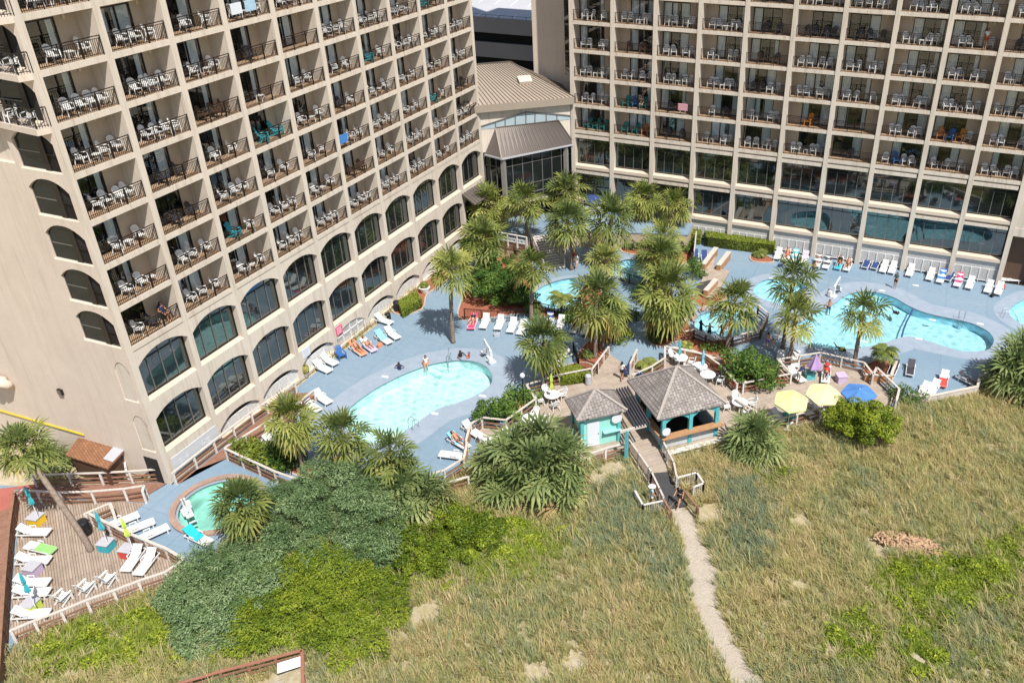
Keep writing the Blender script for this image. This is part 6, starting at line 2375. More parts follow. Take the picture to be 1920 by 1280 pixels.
# ------------------------------------------------------------------ dune grass, one mass
def grass():
    g = np.random.default_rng(99)
    N = 120000
    x, y = g.uniform(-10, 62, N), g.uniform(-76, -20, N)
    ok = ~inside_np(x, y, COURT)
    d = edge_np(x, y, COURT)
    ip, ep = inside_np(x, y, PATHPOLY), edge_np(x, y, PATHPOLY)
    ok &= ~(ip & (ep > 0.30 * g.random(N) ** 2.2)) & (ip | (ep > 0.22 * g.random(N) ** 2)) & (d > 0.25)
    ok &= ~inside_np(x, y, PXL([(1168, 838), (1245, 826), (1264, 893), (1300, 950), (1232, 958), (1206, 893)]))
    ok &= ~inside_np(x, y, PXL([(436, 1310), (430, 1295), (574, 1240), (580, 1310)]))
    # only what the camera, or a step beside it, could see
    v = np.stack([x - CAM.x, y - CAM.y, np.full(N, -CAM.z)], -1)
    w = v @ np.array(FWD)
    X, Y = PX + FPX * (v @ np.array(RGT)) / w, PY + FPX * (v @ np.array(DWN)) / w
    ok &= (X > -160) & (X < 2080) & (Y < 1480)
    nz = np.sin(x * 0.9 + 1.1 * np.sin(y * 0.7)) * np.cos(y * 0.8 + 0.9 * np.sin(x * 0.5)) + 0.5 * np.sin(x * 2.3 + y * 1.9)
    bare = np.zeros(N, bool)
    for px, py, r in ((1650, 1020, 1.0), (1300, 1000, 1.0), (1500, 975, 0.7), (800, 1150, 1.2), (1580, 1210, 0.9), (1500, 1100, 0.6), (1150, 880, 1.2), (1330, 960, 1.2), (1120, 900, 0.9), (1080, 1240, 0.9), (1010, 1265, 0.9), (180, 1205, 0.7), (1790, 1060, 0.6), (1730, 1240, 0.9), (1230, 1190, 0.3), (1700, 1025, 1.1), (1740, 1030, 1.0)):
        c = at(px, py)
        bare |= np.hypot(x - c.x, y - c.y) < r * (0.6 + 0.5 * g.random(N))
    ok &= ~bare & ((nz > -1.25) | (g.random(N) < 0.6))
    x, y, X, Y, nz = x[ok], y[ok], X[ok], Y[ok], nz[ok]
    n = len(x)
    # kind of grass by place
    big = np.sin(x * 0.31 + 0.8 * np.sin(y * 0.23)) * np.cos(y * 0.37 + 1.2)
    base = np.clip(0.43 + 0.10 * nz + 0.10 * big + g.normal(size=n) * 0.11, 0.12, 0.72)

    def zone(poly, lo, hi, p):
        jx, jy = X + g.normal(size=n) * 16, Y + g.normal(size=n) * 16
        k = inside_np(jx, jy, poly) & (g.random(n) < p)
        base[k] = g.uniform(lo, hi, k.sum())
    zone([(1340, 890), (1420, 900), (1470, 960), (1440, 1060), (1380, 1060), (1345, 1000), (1360, 930)], 0.02, 0.22, 0.8)
    zone([(1110, 900), (1170, 895), (1200, 960), (1270, 1010), (1285, 1080), (1240, 1100), (1180, 1030), (1100, 960)], 0.02, 0.24, 0.75)
    zone([(900, 1080), (1060, 1060), (1150, 1120), (1240, 1220), (1000, 1200)], 0.15, 0.45, 0.5)
    zone([(1640, 1050), (1700, 1040), (1830, 1045), (1925, 990), (1925, 1110), (1820, 1140), (1700, 1140), (1640, 1110)], 0.82, 1.0, 0.95)
    zone([(1540, 1160), (1640, 1130), (1660, 1250), (1560, 1260)], 0.82, 1.0, 0.75)
    zone([(1690, 1150), (1780, 1150), (1760, 1280), (1690, 1285)], 0.82, 1.0, 0.9)
    zone([(1700, 1240), (1925, 1180), (1925, 1285), (1700, 1285)], 0.82, 1.0, 0.45)
    zone([(860, 980), (1010, 970), (1110, 1020), (1000, 1100), (900, 1110), (830, 1150), (760, 1100)], 0.82, 1.0, 0.85)
    zone([(80, 1190), (200, 1150), (370, 1110), (440, 1200), (460, 1250), (250, 1260), (60, 1260)], 0.82, 1.0, 0.92)
    zone([(1440, 1000), (1560, 960), (1920, 760), (1925, 860), (1700, 980), (1500, 1100)], 0.42, 0.74, 0.45)
    zone([(250, 1230), (450, 1220), (560, 1250), (300, 1285), (120, 1285)], 0.45, 0.74, 0.6)
    zone([(1268, 868), (1325, 858), (1350, 930), (1345, 1010), (1318, 1000), (1300, 950)], 0.62, 0.76, 0.7)
    zone([(1060, 1090), (1180, 1060), (1210, 1150), (1100, 1170)], 0.58, 0.75, 0.45)
    zone([(760, 1090), (860, 1080), (900, 1160), (780, 1250), (700, 1240)], 0.58, 0.76, 0.6)
    zone([(1450, 880), (1560, 850), (1580, 900), (1480, 930)], 0.6, 0.76, 0.5)
    tall = (g.random(n) < 0.05) & (base < 0.78)
    base[tall] = g.uniform(0.62, 0.76, tall.sum())
    hgt = g.uniform(0.34, 0.70, n) * np.where(tall, 1.6, 1.0) * np.where(base > 0.78, 0.75, 1.0) * np.where(base < 0.25, 1.15, 1.0)
    nb = 11
    T = n * nb
    rep = lambda a: np.repeat(a, nb)
    az = g.uniform(0, 2 * PI, T)
    lean = g.uniform(0.15, 0.95, T)
    r0 = 0.10 * np.sqrt(g.random(T))
    a0 = g.uniform(0, 2 * PI, T)
    bx, by = rep(x) + r0 * np.cos(a0), rep(y) + r0 * np.sin(a0)
    bz = rep(terrain(x, y)) - 0.02
    hh = rep(hgt) * g.uniform(0.6, 1.25, T)
    # wind from the sea bends it one way
    dx, dy = np.cos(az) * lean - 0.24, np.sin(az) * lean + 0.18
    w = g.uniform(0.011, 0.022, T)
    sx, sy = -np.sin(az) * w, np.cos(az) * w
    m1 = np.stack([bx + dx * hh * 0.4, by + dy * hh * 0.4, bz + hh * 0.62], -1)
    tp = np.stack([bx + dx * hh * 1.05, by + dy * hh * 1.05, bz + hh * np.clip(1.0 - 0.35 * lean, 0.5, 1)], -1)
    s = np.stack([sx, sy, np.zeros(T)], -1)
    b0 = np.stack([bx, by, bz], -1)
    vs = np.stack([b0 - s, b0 + s, m1 + s * 0.8, m1 - s * 0.8, tp + s * 0.15, tp - s * 0.15], 1).reshape(-1, 3)
    i = np.arange(T)[:, None] * 6
    q = np.concatenate([i + np.array([[0, 1, 2, 3]]), i + np.array([[3, 2, 4, 5]])], 0)
    val = np.clip(rep(base) + g.normal(size=T) * 0.06, 0, 1)
    lim = rep(base) > 0.78
    val = np.where(lim, np.clip(val, 0.79, 1), np.clip(val, 0, 0.76))
    o = put('dune_grass', raw_mesh('dune_grass', vs, q, np.concatenate([val, val]), GRASSM))
    o['kind'] = 'stuff'
    o['label'] = 'dry and green dune grass covering the sand'
    print('grass', n, 'tufts')


grass()


def ground_cover():
    g = np.random.default_rng(41)
    Ps, vals = [], []
    for poly, n, v in (([(80, 1195), (190, 1150), (330, 1112), (380, 1190), (440, 1235), (250, 1258), (70, 1262)], 15000, 0.5), ([(860, 990), (1000, 975), (1060, 1000), (1000, 1040), (930, 1060), (860, 1090), (800, 1110), (760, 1080), (850, 1040)], 19000, 0.5),
                       ([(1660, 1075), (1700, 1055), (1810, 1050), (1860, 1020), (1925, 1000), (1925, 1110), (1830, 1130), (1760, 1145), (1680, 1135), (1650, 1100)], 32000, 0.42), ([(1700, 1160), (1775, 1150), (1765, 1240), (1700, 1270)], 13000, 0.42), ([(1560, 1180), (1620, 1150), (1640, 1230), (1580, 1245)], 7000, 0.4),
                       ([(1420, 880), (1500, 870), (1520, 890), (1440, 905)], 2500, 0.35), ([(880, 950), (960, 960), (1000, 985), (900, 985)], 4000, 0.3)):
        P = np.array(PXL(poly))
        lo, hi = P.min(0) - 0.8, P.max(0) + 0.8
        xy = g.uniform(lo, hi, (n * 3, 2))
        jit = xy + g.normal(size=xy.shape) * 0.45
        k = inside_np(jit[:, 0], jit[:, 1], [tuple(p) for p in P]) & ~inside_np(xy[:, 0], xy[:, 1], COURT)
        xy = xy[k][:n]
        lump = np.sin(xy[:, 0] * 2.1 + np.sin(xy[:, 1] * 1.7)) * np.cos(xy[:, 1] * 2.3 + np.sin(xy[:, 0] * 1.3))
        keep = lump > -0.75 + 0.4 * g.random(len(xy))
        xy, lump = xy[keep], lump[keep]
        z = terrain(xy[:, 0], xy[:, 1]) + np.clip(0.28 + 0.28 * lump, 0.05, 1) * g.uniform(0.35, 1.1, len(xy))
        Ps.append(np.column_stack([xy, z]))
        vals.append(np.clip(v + 0.22 * lump + g.normal(size=len(xy)) * 0.2, 0, 1))
    P, val = np.concatenate(Ps), np.concatenate(vals)
    n = len(P)
    N = np.array([0, 0, 1.0]) + g.normal(size=(n, 3)) * 0.6
    L = g.uniform(0.06, 0.14, n)
    o = put('ground_cover', leaf_mesh('ground_cover', P, N, g.normal(size=(n, 3)), L, L * 0.42, val, YELLOWLEAF, 0.1))
    o['kind'] = 'stuff'
    o['label'] = 'patches of low bright green ground cover among the grass'


ground_cover()
m = MB()
g = random.Random(4)
c = at(1705, 1022)
for k in range(420):
    a, r = g.uniform(0, 2 * PI), math.sqrt(g.random())
    p = Vector((c.x + 2.1 * r * math.cos(a), c.y + 0.85 * r * math.sin(a), float(terrain(c.x, c.y)) + 0.1 + 0.3 * (1 - r) + g.uniform(0, 0.12)))
    d = Vector((g.uniform(-1, 1), g.uniform(-1, 1), g.uniform(-0.4, 0.4))).normalized() * 0.16
    m.bar(p - d, p + d, 0.10, 0.012, (g.uniform(-0.5, 0.5), g.uniform(-0.5, 0.5), 1))
o = m.build('dead_fronds', plain('dead_frond', (0.44, 0.285, 0.175), 0.95, 0, 0.4, 5))
o['kind'] = 'stuff'
o['label'] = 'heap of dry red-brown palm litter on bare sand'
# ------------------------------------------------------------------ kiosk, bar, pergola
RIDGE = plain('ridge_shingle', (0.36, 0.32, 0.29), 0.85, 0, 0.2, 5)


def hip_roof(parent, hx, hy, z0, z1, mat, name='roof'):
    m = MB()
    c = [(-hx, -hy, z0), (hx, -hy, z0), (hx, hy, z0), (-hx, hy, z0)]
    ap = (0, 0, z1)
    m.add(c + [ap] + [(x, y, z - 0.12) for x, y, z in c], [(0, 1, 4), (1, 2, 4), (2, 3, 4), (3, 0, 4), (0, 5, 6, 1), (1, 6, 7, 2), (2, 7, 8, 3), (3, 8, 5, 0), (5, 8, 7, 6)])
    # shingle courses as small real steps
    n = int((Vector(c[0]) - Vector(ap)).length / 0.30)
    for i in range(1, n):
        t = i / n
        s0, s1 = t, t + 0.9 / n
        for k in range(4):
            a, b = Vector(c[k]), Vector(c[(k + 1) % 4])
            A = Vector(ap)
            up = (b - a).cross(A - a).normalized() * 0.022
            p = [a.lerp(A, s0) + up, b.lerp(A, s0) + up, b.lerp(A, s1) + up * 0.1, a.lerp(A, s1) + up * 0.1]
            m.add(p + [p[0] - up, p[1] - up], [(0, 1, 2, 3), (0, 4, 5, 1)])
    r = m.build(name, mat, parent)
    h = MB()
    for k in range(4):
        h.bar(Vector(c[k]) + Vector((0, 0, 0.04)), Vector(ap) + Vector((0, 0, 0.04)), 0.2, 0.05)
    h.build('ridge_cap', RIDGE, r)
    return r


kio = empty('drinks_kiosk', (16.83, -36.47, 0.06), rad(41.3))
tag(kio, 'small aqua kiosk with a weathered shingle hip roof', 'kiosk')
hip_roof(kio, 1.85, 1.38, 2.78, 4.1, SHINGLE)
m = MB()
m.mat(0).box(-1.35, 1.3, -0.95, 0.95, 0, 2.7)
m.build('wall', AQUA, kio)
for x, y in ((-1.4, -1.0), (1.35, -1.0), (-1.4, 1.0), (1.35, 1.0)):
    MB().box(x - 0.12, x + 0.12, y - 0.12, y + 0.12, 0, 2.72).build('post', TEAL, kio)
m = MB()
m.box(-1.5, 1.45, -1.06, -0.96, 2.45, 2.74).box(-1.46, -1.36, -1.0, 1.0, 2.4, 2.74)
m.build('header_beam', TEAL, kio)
m = MB().box(-1.0, -0.1, -1.0, -0.955, 0.03, 2.12)
d = m.build('door', SIGNW, kio)
MB().box(-0.2, -0.14, -1.04, -1.0, 1.0, 1.08).build('handle', CHROME, d)
m = MB().box(0.15, 1.5, -1.32, -0.97, 1.08, 1.14)
m.build('counter', AQUA, kio)
m = MB().box(-1.53, -1.41, -1.1, 1.1, 0.92, 1.0)
m.build('side_shelf', WOODTAN, kio)
m = MB()
m.lathe([(0.38, 0), (0.40, 0.02), (0.38, 0.05)], n=20)
o = m.build('round_sign', SIGNW, kio)
o.location = (1.15, -1.15, 2.1)
o.rotation_euler = (PI / 2, 0, 0)

bar = empty('beach_bar', (21.63, -32.92, 0.06), rad(43.2))
tag(bar, 'open beach bar with a grey shingle pyramid roof and teal posts', 'beach bar')
hip_roof(bar, 2.68, 2.66, 2.85, 5.0, SHINGLE)
for x in (-2.1, 0, 2.1):
    for y in (-2.42, 0, 2.05):
        if x or y:
            MB().box(x - 0.14, x + 0.14, y - 0.12, y + 0.12, 0, 2.75).build('post', TEAL, bar)
m = MB()
m.mat(0)
for a, b, y in ((-1.96, -0.14, -2.42), (0.14, 1.96, -2.42)):
    n = 8
    us = [a + (b - a) * i / n for i in range(n + 1)]
    zz = [2.15 + 0.42 * (1 - abs(2 * i / n - 1) ** 2.3) for i in range(n + 1)]
    for dy in (-0.06, 0.06):
        m.add([(u, y + dy, z) for u, z in zip(us, zz)] + [(u, y + dy, 2.8) for u in us], [(i, i + 1, n + 2 + i, n + 1 + i) for i in range(n)])
    m.add([(u, y - 0.06, z) for u, z in zip(us, zz)] + [(u, y + 0.06, z) for u, z in zip(us, zz)], [(i, i + 1, n + 2 + i, n + 1 + i) for i in range(n)])
for x in (-2.05, 2.05):
    m.box(x - 0.06, x + 0.06, -2.0, 2.0, 2.45, 2.8)
m.box(-2.0, 2.0, 1.98, 2.1, 2.45, 2.8)
m.build('arched_header', TEAL, bar)
m = MB()
m.box(-2.35, 2.45, -2.95, -2.35, 1.12, 1.19).box(-2.45, -1.95, -2.34, 2.0, 1.12, 1.185)
m.build('counter', WOODTAN, bar)
m = MB()
m.box(-2.0, 2.0, -2.46, -2.38, 0.05, 1.12).box(-2.1, -2.0, -2.0, 2.0, 0.05, 1.12).box(2.0, 2.1, -2.0, 2.0, 0.05, 1.3)
m.build('front_panel', LGREY, bar)
m = MB().box(-1.9, 1.9, 1.2, 1.9, 0.02, 2.1).box(-1.9, 1.9, -1.9, 1.9, 0.0, 0.03)
m.build('back_shelving', DARKROOM, bar)
m = MB()
m.box(-2.3, 2.4, -3.45, -3.0, 0.18, 0.24)
for x in (-2.1, -0.3, 1.2, 2.2):
    m.box(x - 0.06, x + 0.06, -3.4, -3.1, -0.6, 0.18)
m.box(-2.3, 2.4, -3.44, -3.38, -0.25, -0.05)
m.build('bench_walk', WOODPOST, bar)
m = MB()
m.lathe([(0.30, 0), (0.32, 0.02), (0.30, 0.05)], n=20)
o = m.build('round_sign', SIGNW, bar)
o.location = (-2.15, -2.98, 1.9)
o.rotation_euler = (PI / 2, 0, 0)
MB().box(2.16, 2.5, -2.1, -1.8, 0.25, 1.0).build('blue_drum', BLUEP, bar)

A, B, Cc, D = at(1151, 731, 2.7), at(1192, 800, 2.7), at(1176, 725, 2.7), at(1218, 794, 2.7)
per = empty('pergola', at(1174, 862, 0))
tag(per, 'slatted timber pergola bridging the kiosk and the beach bar', 'pergola')
m = MB(Matrix.Translation(-per.location))
for i in range(6):
    t = i / 5
    m.bar(A.lerp(Cc, t), B.lerp(D, t), 0.09, 0.2)
m.build('rafter', DKCH, per)
m = MB(Matrix.Translation(-per.location))
pp = at(1174, 862, 0)
p2 = pp + Vector((0, 0, 2.55))
m.bar(p2 - (D - B).normalized() * 0.5, at(1212, 797, 2.55), 0.12, 0.2)
m.bar(A.lerp(B, 0.45) - Vector((0, 0, 0.16)), Cc.lerp(D, 0.45) - Vector((0, 0, 0.16)), 0.1, 0.14)
m.build('beam', WOODRAIL, per)
m = MB(Matrix.Translation(-per.location))
m.bar(pp - Vector((0, 0, 0.4)), p2, 0.2, 0.2, (0, 1, 0))
m.build('post', TEAL, per)

# ------------------------------------------------------------------ shingled hut by the end wall
R = [at(122, 853, 1.7), at(157, 806, 2.05), at(243, 833, 2.05), at(200, 878, 1.7)]
cx, cy = sum(p.x for p in R) / 4, sum(p.y for p in R) / 4
hut = empty('equipment_hut', (cx, cy, 0))
tag(hut, 'small hut with a brown shingle roof against the end wall', 'hut')
T = Matrix.Translation(-hut.location)
m = MB(T)
m.slab(R, 0.14)
m.build('roof', SHINGB, hut)
cc = Vector((cx, cy, 0))
m = MB(T)
Q = [cc + (Vector((p.x, p.y, 0)) - cc) * 0.84 for p in R]
m.poly([(q.x, q.y) for q in Q], -0.1, 1.62)
m.build('wall', DKWOOD, hut)
m = MB(T)
q = [R[2].lerp(R[3], t) + Vector((0, 0, 0.05)) for t in (0.1, 0.75)]
m.slab([q[0], q[1], q[1] + (R[0] - R[3]) * 0.22 + Vector((0, 0, 0.02)), q[0] + (R[1] - R[2]) * 0.22 + Vector((0, 0, 0.02))], 0.05)
m.build('metal_flashing', GREYP, hut)
dsh = empty('satellite_dish', at(216, 832, 2.02))
tag(dsh, 'grey satellite dish standing on the brown shingle roof', 'satellite dish')
m = MB(Matrix.Translation((0, 0, 0.45)) @ Matrix.Rotation(rad(50), 4, 'Y') @ Matrix.Rotation(rad(-30), 4, 'X'))
m.lathe([(0.02, -0.09), (0.16, -0.075), (0.28, -0.03), (0.36, 0.02), (0.37, 0.03), (0.28, -0.02), (0.16, -0.06), (0.02, -0.075)], n=16)
m.build('dish', GREYP, dsh)
MB().tube([(0, 0, -0.02), (0, 0, 0.42)], 0.03, 6).build('mast', GREYP, dsh)
shr = picket([(205, 895), (240, 880), (244, 905)], 'white lattice gate beside the shingled hut', 0.0, 0.9, (WHITEW, WHITEW, WHITEW), 0.1, 'lattice_gate', 'gate')

# ------------------------------------------------------------------ footbridge stairs, upper terrace, seating deck
F0, F1 = at(1040, 505, 0.05), at(1012, 440, 1.9)
fb = empty('footbridge', F0)
tag(fb, 'grey timber footbridge stair between palms', 'footbridge')
T = Matrix.Translation(-F0)
d = (F1 - F0)
s = Vector((d.y, -d.x, 0)).normalized()
m = MB(T)
n = 14
for i in range(n):
    p = F0.lerp(F1, (i + 0.5) / n)
    m.bar(p - s * 1.05, p + s * 1.05, d.length / n * 0.98, 0.06)
m.build('tread', WOODPOST, fb)
for sg in (-1, 1):
    m = MB(T)
    a, b = F0 + s * sg * 1.1, F1 + s * sg * 1.1
    m.bar(a + Vector((0, 0, 1.0)), b + Vector((0, 0, 1.0)), 0.12, 0.05)
    m.bar(a, b, 0.08, 0.3)
    for i in range(17):
        p = a.lerp(b, i / 16)
        m.bar(p, p + Vector((0, 0, 1.0)), 0.04 if i % 4 else 0.1, None, (0, 1, 0))
    m.build('handrail', WOODRAIL, fb)
ter = PXL([(935, 408), (1060, 398), (1120, 395), (1300, 420), (1290, 440), (1080, 432), (1050, 440), (1000, 440), (985, 458), (930, 448)], 1.9)
o = sheet('upper_terrace', ter, [], 1.9, BLUED, 0.12)
structure(o)
structure(MB().poly(offset_loop(ter, -0.06), -0.1, 1.8).build('terrace_wall', STUCCO_SHADED))
fence([(935, 452), (988, 462)], 'pale railing at the edge of the raised terrace behind the palms', 1.9, 1.0, 1.2, (WOODPOST, WOODPOST, WOODPOST), False)
tent = empty('navy_awning', at(1112, 398, 1.9))
tag(tent, 'navy awning over a white stand behind the rear palms', 'awning')
m = MB()
m.slab([(-0.9, -0.7, 1.3), (0.9, -0.7, 1.3), (0.9, 0.6, 1.75), (-0.9, 0.6, 1.75)], 0.06)
m.build('awning', NAVY, tent)
m = MB()
m.box(-0.8, 0.8, -0.5, 0.5, 0, 0.8)
for x in (-0.85, 0.85):
    for y in (-0.65, 0.55):
        m.bar((x, y, 0), (x, y, 1.4), 0.05, None, (0, 1, 0))
m.build('stand', WHITEP, tent)
SD = PXL([(1295, 492), (1332, 470), (1342, 480), (1338, 500), (1368, 508), (1350, 540), (1330, 560), (1305, 545), (1318, 520)], 0.3)
structure(sheet('timber_deck', SD, [], 0.3, DECKB, 0.3))
m = MB()
structure(sheet('rubber_mat', PXL([(1312, 530), (1334, 524), (1318, 552), (1300, 544)], 0.31), [], 0.312, RUBBER))
for a, b, l in (((1318, 510), (1342, 478), 'low tan timber bench wall beside the navy loungers'), ((1346, 512), (1366, 486), 'second low tan timber wall of the seating deck'), ((1322, 560), (1342, 538), 'low tan timber planter wall above the round pool'), ((1300, 500), (1304, 462), 'grey plank screen beside the short hedge')):
    P, Q = at(*a), at(*b)
    w = empty('timber_wall', P)
    tag(w, l, 'low wall')
    hgt = 0.85 if 'screen' not in l else 1.7
    MB().bar(Vector((0, 0, hgt / 2)), Q - P + Vector((0, 0, hgt / 2)), 0.4 if 'screen' not in l else 0.08, hgt).build('panel', WOODTAN if 'screen' not in l else GREYP, w)
    MB().bar(Vector((0, 0, hgt + 0.02)), Q - P + Vector((0, 0, hgt + 0.02)), 0.48 if 'screen' not in l else 0.12, 0.05).build('cap', WOODRAIL, w)
for x, y, q in ((1308, 488, 'nearer the hedge'), (1325, 490, 'nearer the tan wall')):
    tag(placed(LNAVY, at(x - 3, y + 6, 0.306), rad(20)), f'navy lounger on the raised tan deck, {q}', 'sun lounger', 'navy loungers on the tan deck')
for pts, l in ((((1262, 640), (1284, 612), (1290, 600)), 'orange-brown timber wall beside the broad palm'), (((1620, 715), (1668, 718), (1678, 690)), 'timber wall of the raised planter by the big pool'), (((1700, 752), (1732, 758), (1830, 738), (1835, 715)), 'grey weathered timber wall along the seaward terrace'), (((1355, 690), (1300, 672), (1262, 664)), 'curved plank edging below the red bed')):
    P = [at(*p) for p in pts]
    w = empty('timber_wall', P[0])
    tag(w, l, 'low wall')
    m, c = MB(), MB()
    for a, b in zip(P[:-1], P[1:]):
        m.bar(a - P[0] + Vector((0, 0, 0.3)), b - P[0] + Vector((0, 0, 0.3)), 0.16, 0.75)
        c.bar(a - P[0] + Vector((0, 0, 0.7)), b - P[0] + Vector((0, 0, 0.7)), 0.24, 0.05)
    m.build('panel', WOODRAIL if 'grey' in l else WOODTAN, w)
    c.build('cap', WOODRAIL, w)

# ------------------------------------------------------------------ pool fittings


def tubes(name, label, cat, lines, loc, rz=0, r=0.025, mat=CHROME, part='tube'):
    t = empty(name, loc, rz)
    tag(t, label, cat)
    for l in lines:
        MB().tube(l, r, 6).build(part, mat, t)
    return t


def ladder(x, y, rz, label, mat=CHROME):
    t = empty('pool_ladder', at(x, y, 0), rz)
    tag(t, label, 'pool ladder')
    for s in (-0.25, 0.25):
        MB().tube([(s, 0.45, 0), (s, 0.42, 0.6), (s, 0.3, 0.8), (s, 0.05, 0.78), (s, -0.12, 0.55), (s, -0.15, -0.8)], 0.024, 6).build('handrail', mat, t)
    m = MB()
    for z in (-0.2, -0.45, -0.7):
        m.box(-0.25, 0.25, -0.2, -0.1, z, z + 0.03)
    m.build('rung', mat, t)


ladder(779, 799, rad(160), 'steel ladder at the seaward side of the pale pool')
ladder(1801, 600, rad(-10), 'steel ladder at the far side of the big pool')
tubes('entry_handrail', 'curved steel handrail at the pale pool\'s entry steps', 'handrail', [[(0, 0.5, 0), (0, 0.45, 1.2), (0, 0.2, 1.25), (0, -0.1, 0.7), (0, -0.2, -0.6)], [(0.12, 0.4, 0), (0.12, 0.35, 0.8), (0.12, 0.1, 0.85), (0.12, -0.5, 0.1), (0.12, -0.6, -0.6)]], at(842, 680, 0), rad(10))
tubes('entry_handrail', 'looped steel handrail at the pool on the photo\'s edge', 'handrail', [[(-0.6, 0, 0), (-0.5, 0, 0.7), (0.1, 0, 0.75), (0.6, 0, 0.2), (0.9, 0, -0.5)], [(-0.6, 0.6, 0), (-0.5, 0.6, 0.7), (0.1, 0.6, 0.75), (0.6, 0.6, 0.2), (0.9, 0.6, -0.5)]], at(1893, 597, 0), rad(15))
tubes('entry_handrail', 'curved steel rail where bathers sit in the round pool', 'handrail', [[(0, 0.6, 0), (0, 0.5, 0.8), (0, 0, 0.8), (0, -0.5, 0.1), (0, -0.6, -0.5)]], at(1303, 600, 0), rad(-40))
# step arcs inside the pale pool
sc = at(842, 674)
for k, r in enumerate((1.0, 1.55, 2.1)):
    m = MB()
    n = 18
    arc = [(sc.x + r * math.cos(a), sc.y + 0.5 + r * math.sin(a)) for a in np.linspace(PI * 1.02, PI * 1.92, n)]
    m.poly([(sc.x + 0.3, sc.y + 0.4)] + arc, -1.0, -0.28 - 0.2 * k)
    st = m.build('pool_step', BASIN)
    structure(st)
lr = [at(x, y, -0.08) for x, y in ((1690, 634), (1694, 618), (1700, 603), (1708, 588), (1712, 578))]
t = empty('lane_rope', lr[0])
tag(t, 'dark lane rope floating across the big pool', 'lane rope')
MB().tube([p - lr[0] for p in lr], 0.02, 5).build('rope', BLUEP, t)
m = MB()
for i in range(34):
    p = along([(q.x, q.y) for q in lr], i / 33)
    m.lathe([(0.05, -0.05), (0.085, -0.02), (0.085, 0.02), (0.05, 0.05)], (p.x - lr[0].x, p.y - lr[0].y, 0.02), 7)
m.build('float', NAVY, t)


def pool_lift(x, y, rz, label):
    t = empty('pool_lift', at(x, y, 0), rz)
    tag(t, label, 'pool lift')
    m = MB()
    m.box(-0.28, 0.28, -0.35, 0.35, 0, 0.12)
    m.box(-0.1, 0.1, -0.1, 0.1, 0.1, 1.1)
    m.build('base', WHITEP, t)
    m = MB()
    m.bar((0, 0.1, 1.05), (0, -0.9, 1.75), 0.09, 0.12)
    m.bar((0, -0.9, 1.75), (0, -0.95, 0.75), 0.06, 0.06, (0, 1, 0))
    m.bar((0, 0.05, 0.5), (0, -0.45, 1.35), 0.06, 0.07)
    m.build('arm', WHITEP, t)
    m = MB()
    m.slab([(-0.24, -1.25, 0.5), (0.24, -1.25, 0.5), (0.24, -0.8, 0.48), (-0.24, -0.8, 0.48)], 0.05)
    m.slab([(-0.24, -0.8, 0.5), (0.24, -0.8, 0.5), (0.24, -0.68, 1.0), (-0.24, -0.68, 1.0)], 0.05)
    m.box(-0.2, 0.2, -1.4, -1.25, 0.1, 0.14)
    m.build('seat', LGREY, t)
    MB().box(0.12, 0.4, 0.1, 0.4, 0.12, 0.6).build('battery_box', WHITEP, t)


pool_lift(921, 678, rad(-120), 'white pool lift with a seat at the wide end of the pale pool')
pool_lift(1562, 556, rad(160), 'white pool lift beside the big pool')
pool_lift(350, 960, rad(60), 'white pool lift at the brick-rimmed hot tub')


def bin_(x, y, label, h=1.0, r=0.3, mat=BLACKP, z=0.0):
    t = empty('litter_bin', at(x, y, z))
    tag(t, label, 'bin')
    MB().lathe([(r * 0.88, 0), (r, 0.08), (r, h * 0.78), (r * 0.96, h * 0.8)], n=16).build('body', mat, t)
    MB().lathe([(r * 1.06, h * 0.8), (r * 1.06, h * 0.86), (r * 0.85, h * 0.97), (r * 0.3, h)], n=16).build('lid', mat, t)


bin_(163, 1000, 'tall black domed bin on the sun deck', 1.1, 0.34, z=0.034)
bin_(745, 582, 'black bin by the box hedge at the arches', 1.0, 0.3)
bin_(728, 598, 'small dark bin beside the louvred doors', 0.6, 0.26)
bin_(1103, 720, 'grey bin inside the table deck corner', 0.9, 0.25, GREYP, 0.066)
t = empty('flower_pot', at(797, 548, 0.03))
tag(t, 'large white pot with a round bush on the red bed', 'planter')
MB().lathe([(0.32, 0), (0.36, 0.1), (0.50, 0.5), (0.54, 0.55), (0.48, 0.57)], n=18).build('pot', WHITEP, t)
put('foliage', cloud(700, [(0, 0, 0.75, 0.45, 0.45, 0.35)], 77, 0.07, HEDGELEAF), t)
t = empty('dry_potted_plant', at(574, 706, 0))
tag(t, 'brown dried potted plant at an arch foot', 'plant')
MB().lathe([(0.2, 0), (0.28, 0.35), (0.26, 0.36)], n=12).build('pot', KERB, t)
put('foliage', cloud(500, [(0, 0, 0.7, 0.35, 0.35, 0.45)], 78, 0.08, PALMLEAF, val0=0.95), t)
m = MB()
for x, y in ((1448, 522), (1592, 569), (1654, 545), (1748, 600), (1838, 607), (1717, 535), (722, 706), (915, 668), (815, 775), (905, 742), (672, 838), (1500, 622), (1620, 640), (1723, 635)):
    p = at(x, y)
    m.box(p.x - 0.28, p.x + 0.28, p.y - 0.12, p.y + 0.12, 0.011, 0.016)
m.build('depth_marking', PAINT)
structure(bpy.data.objects['depth_marking'])
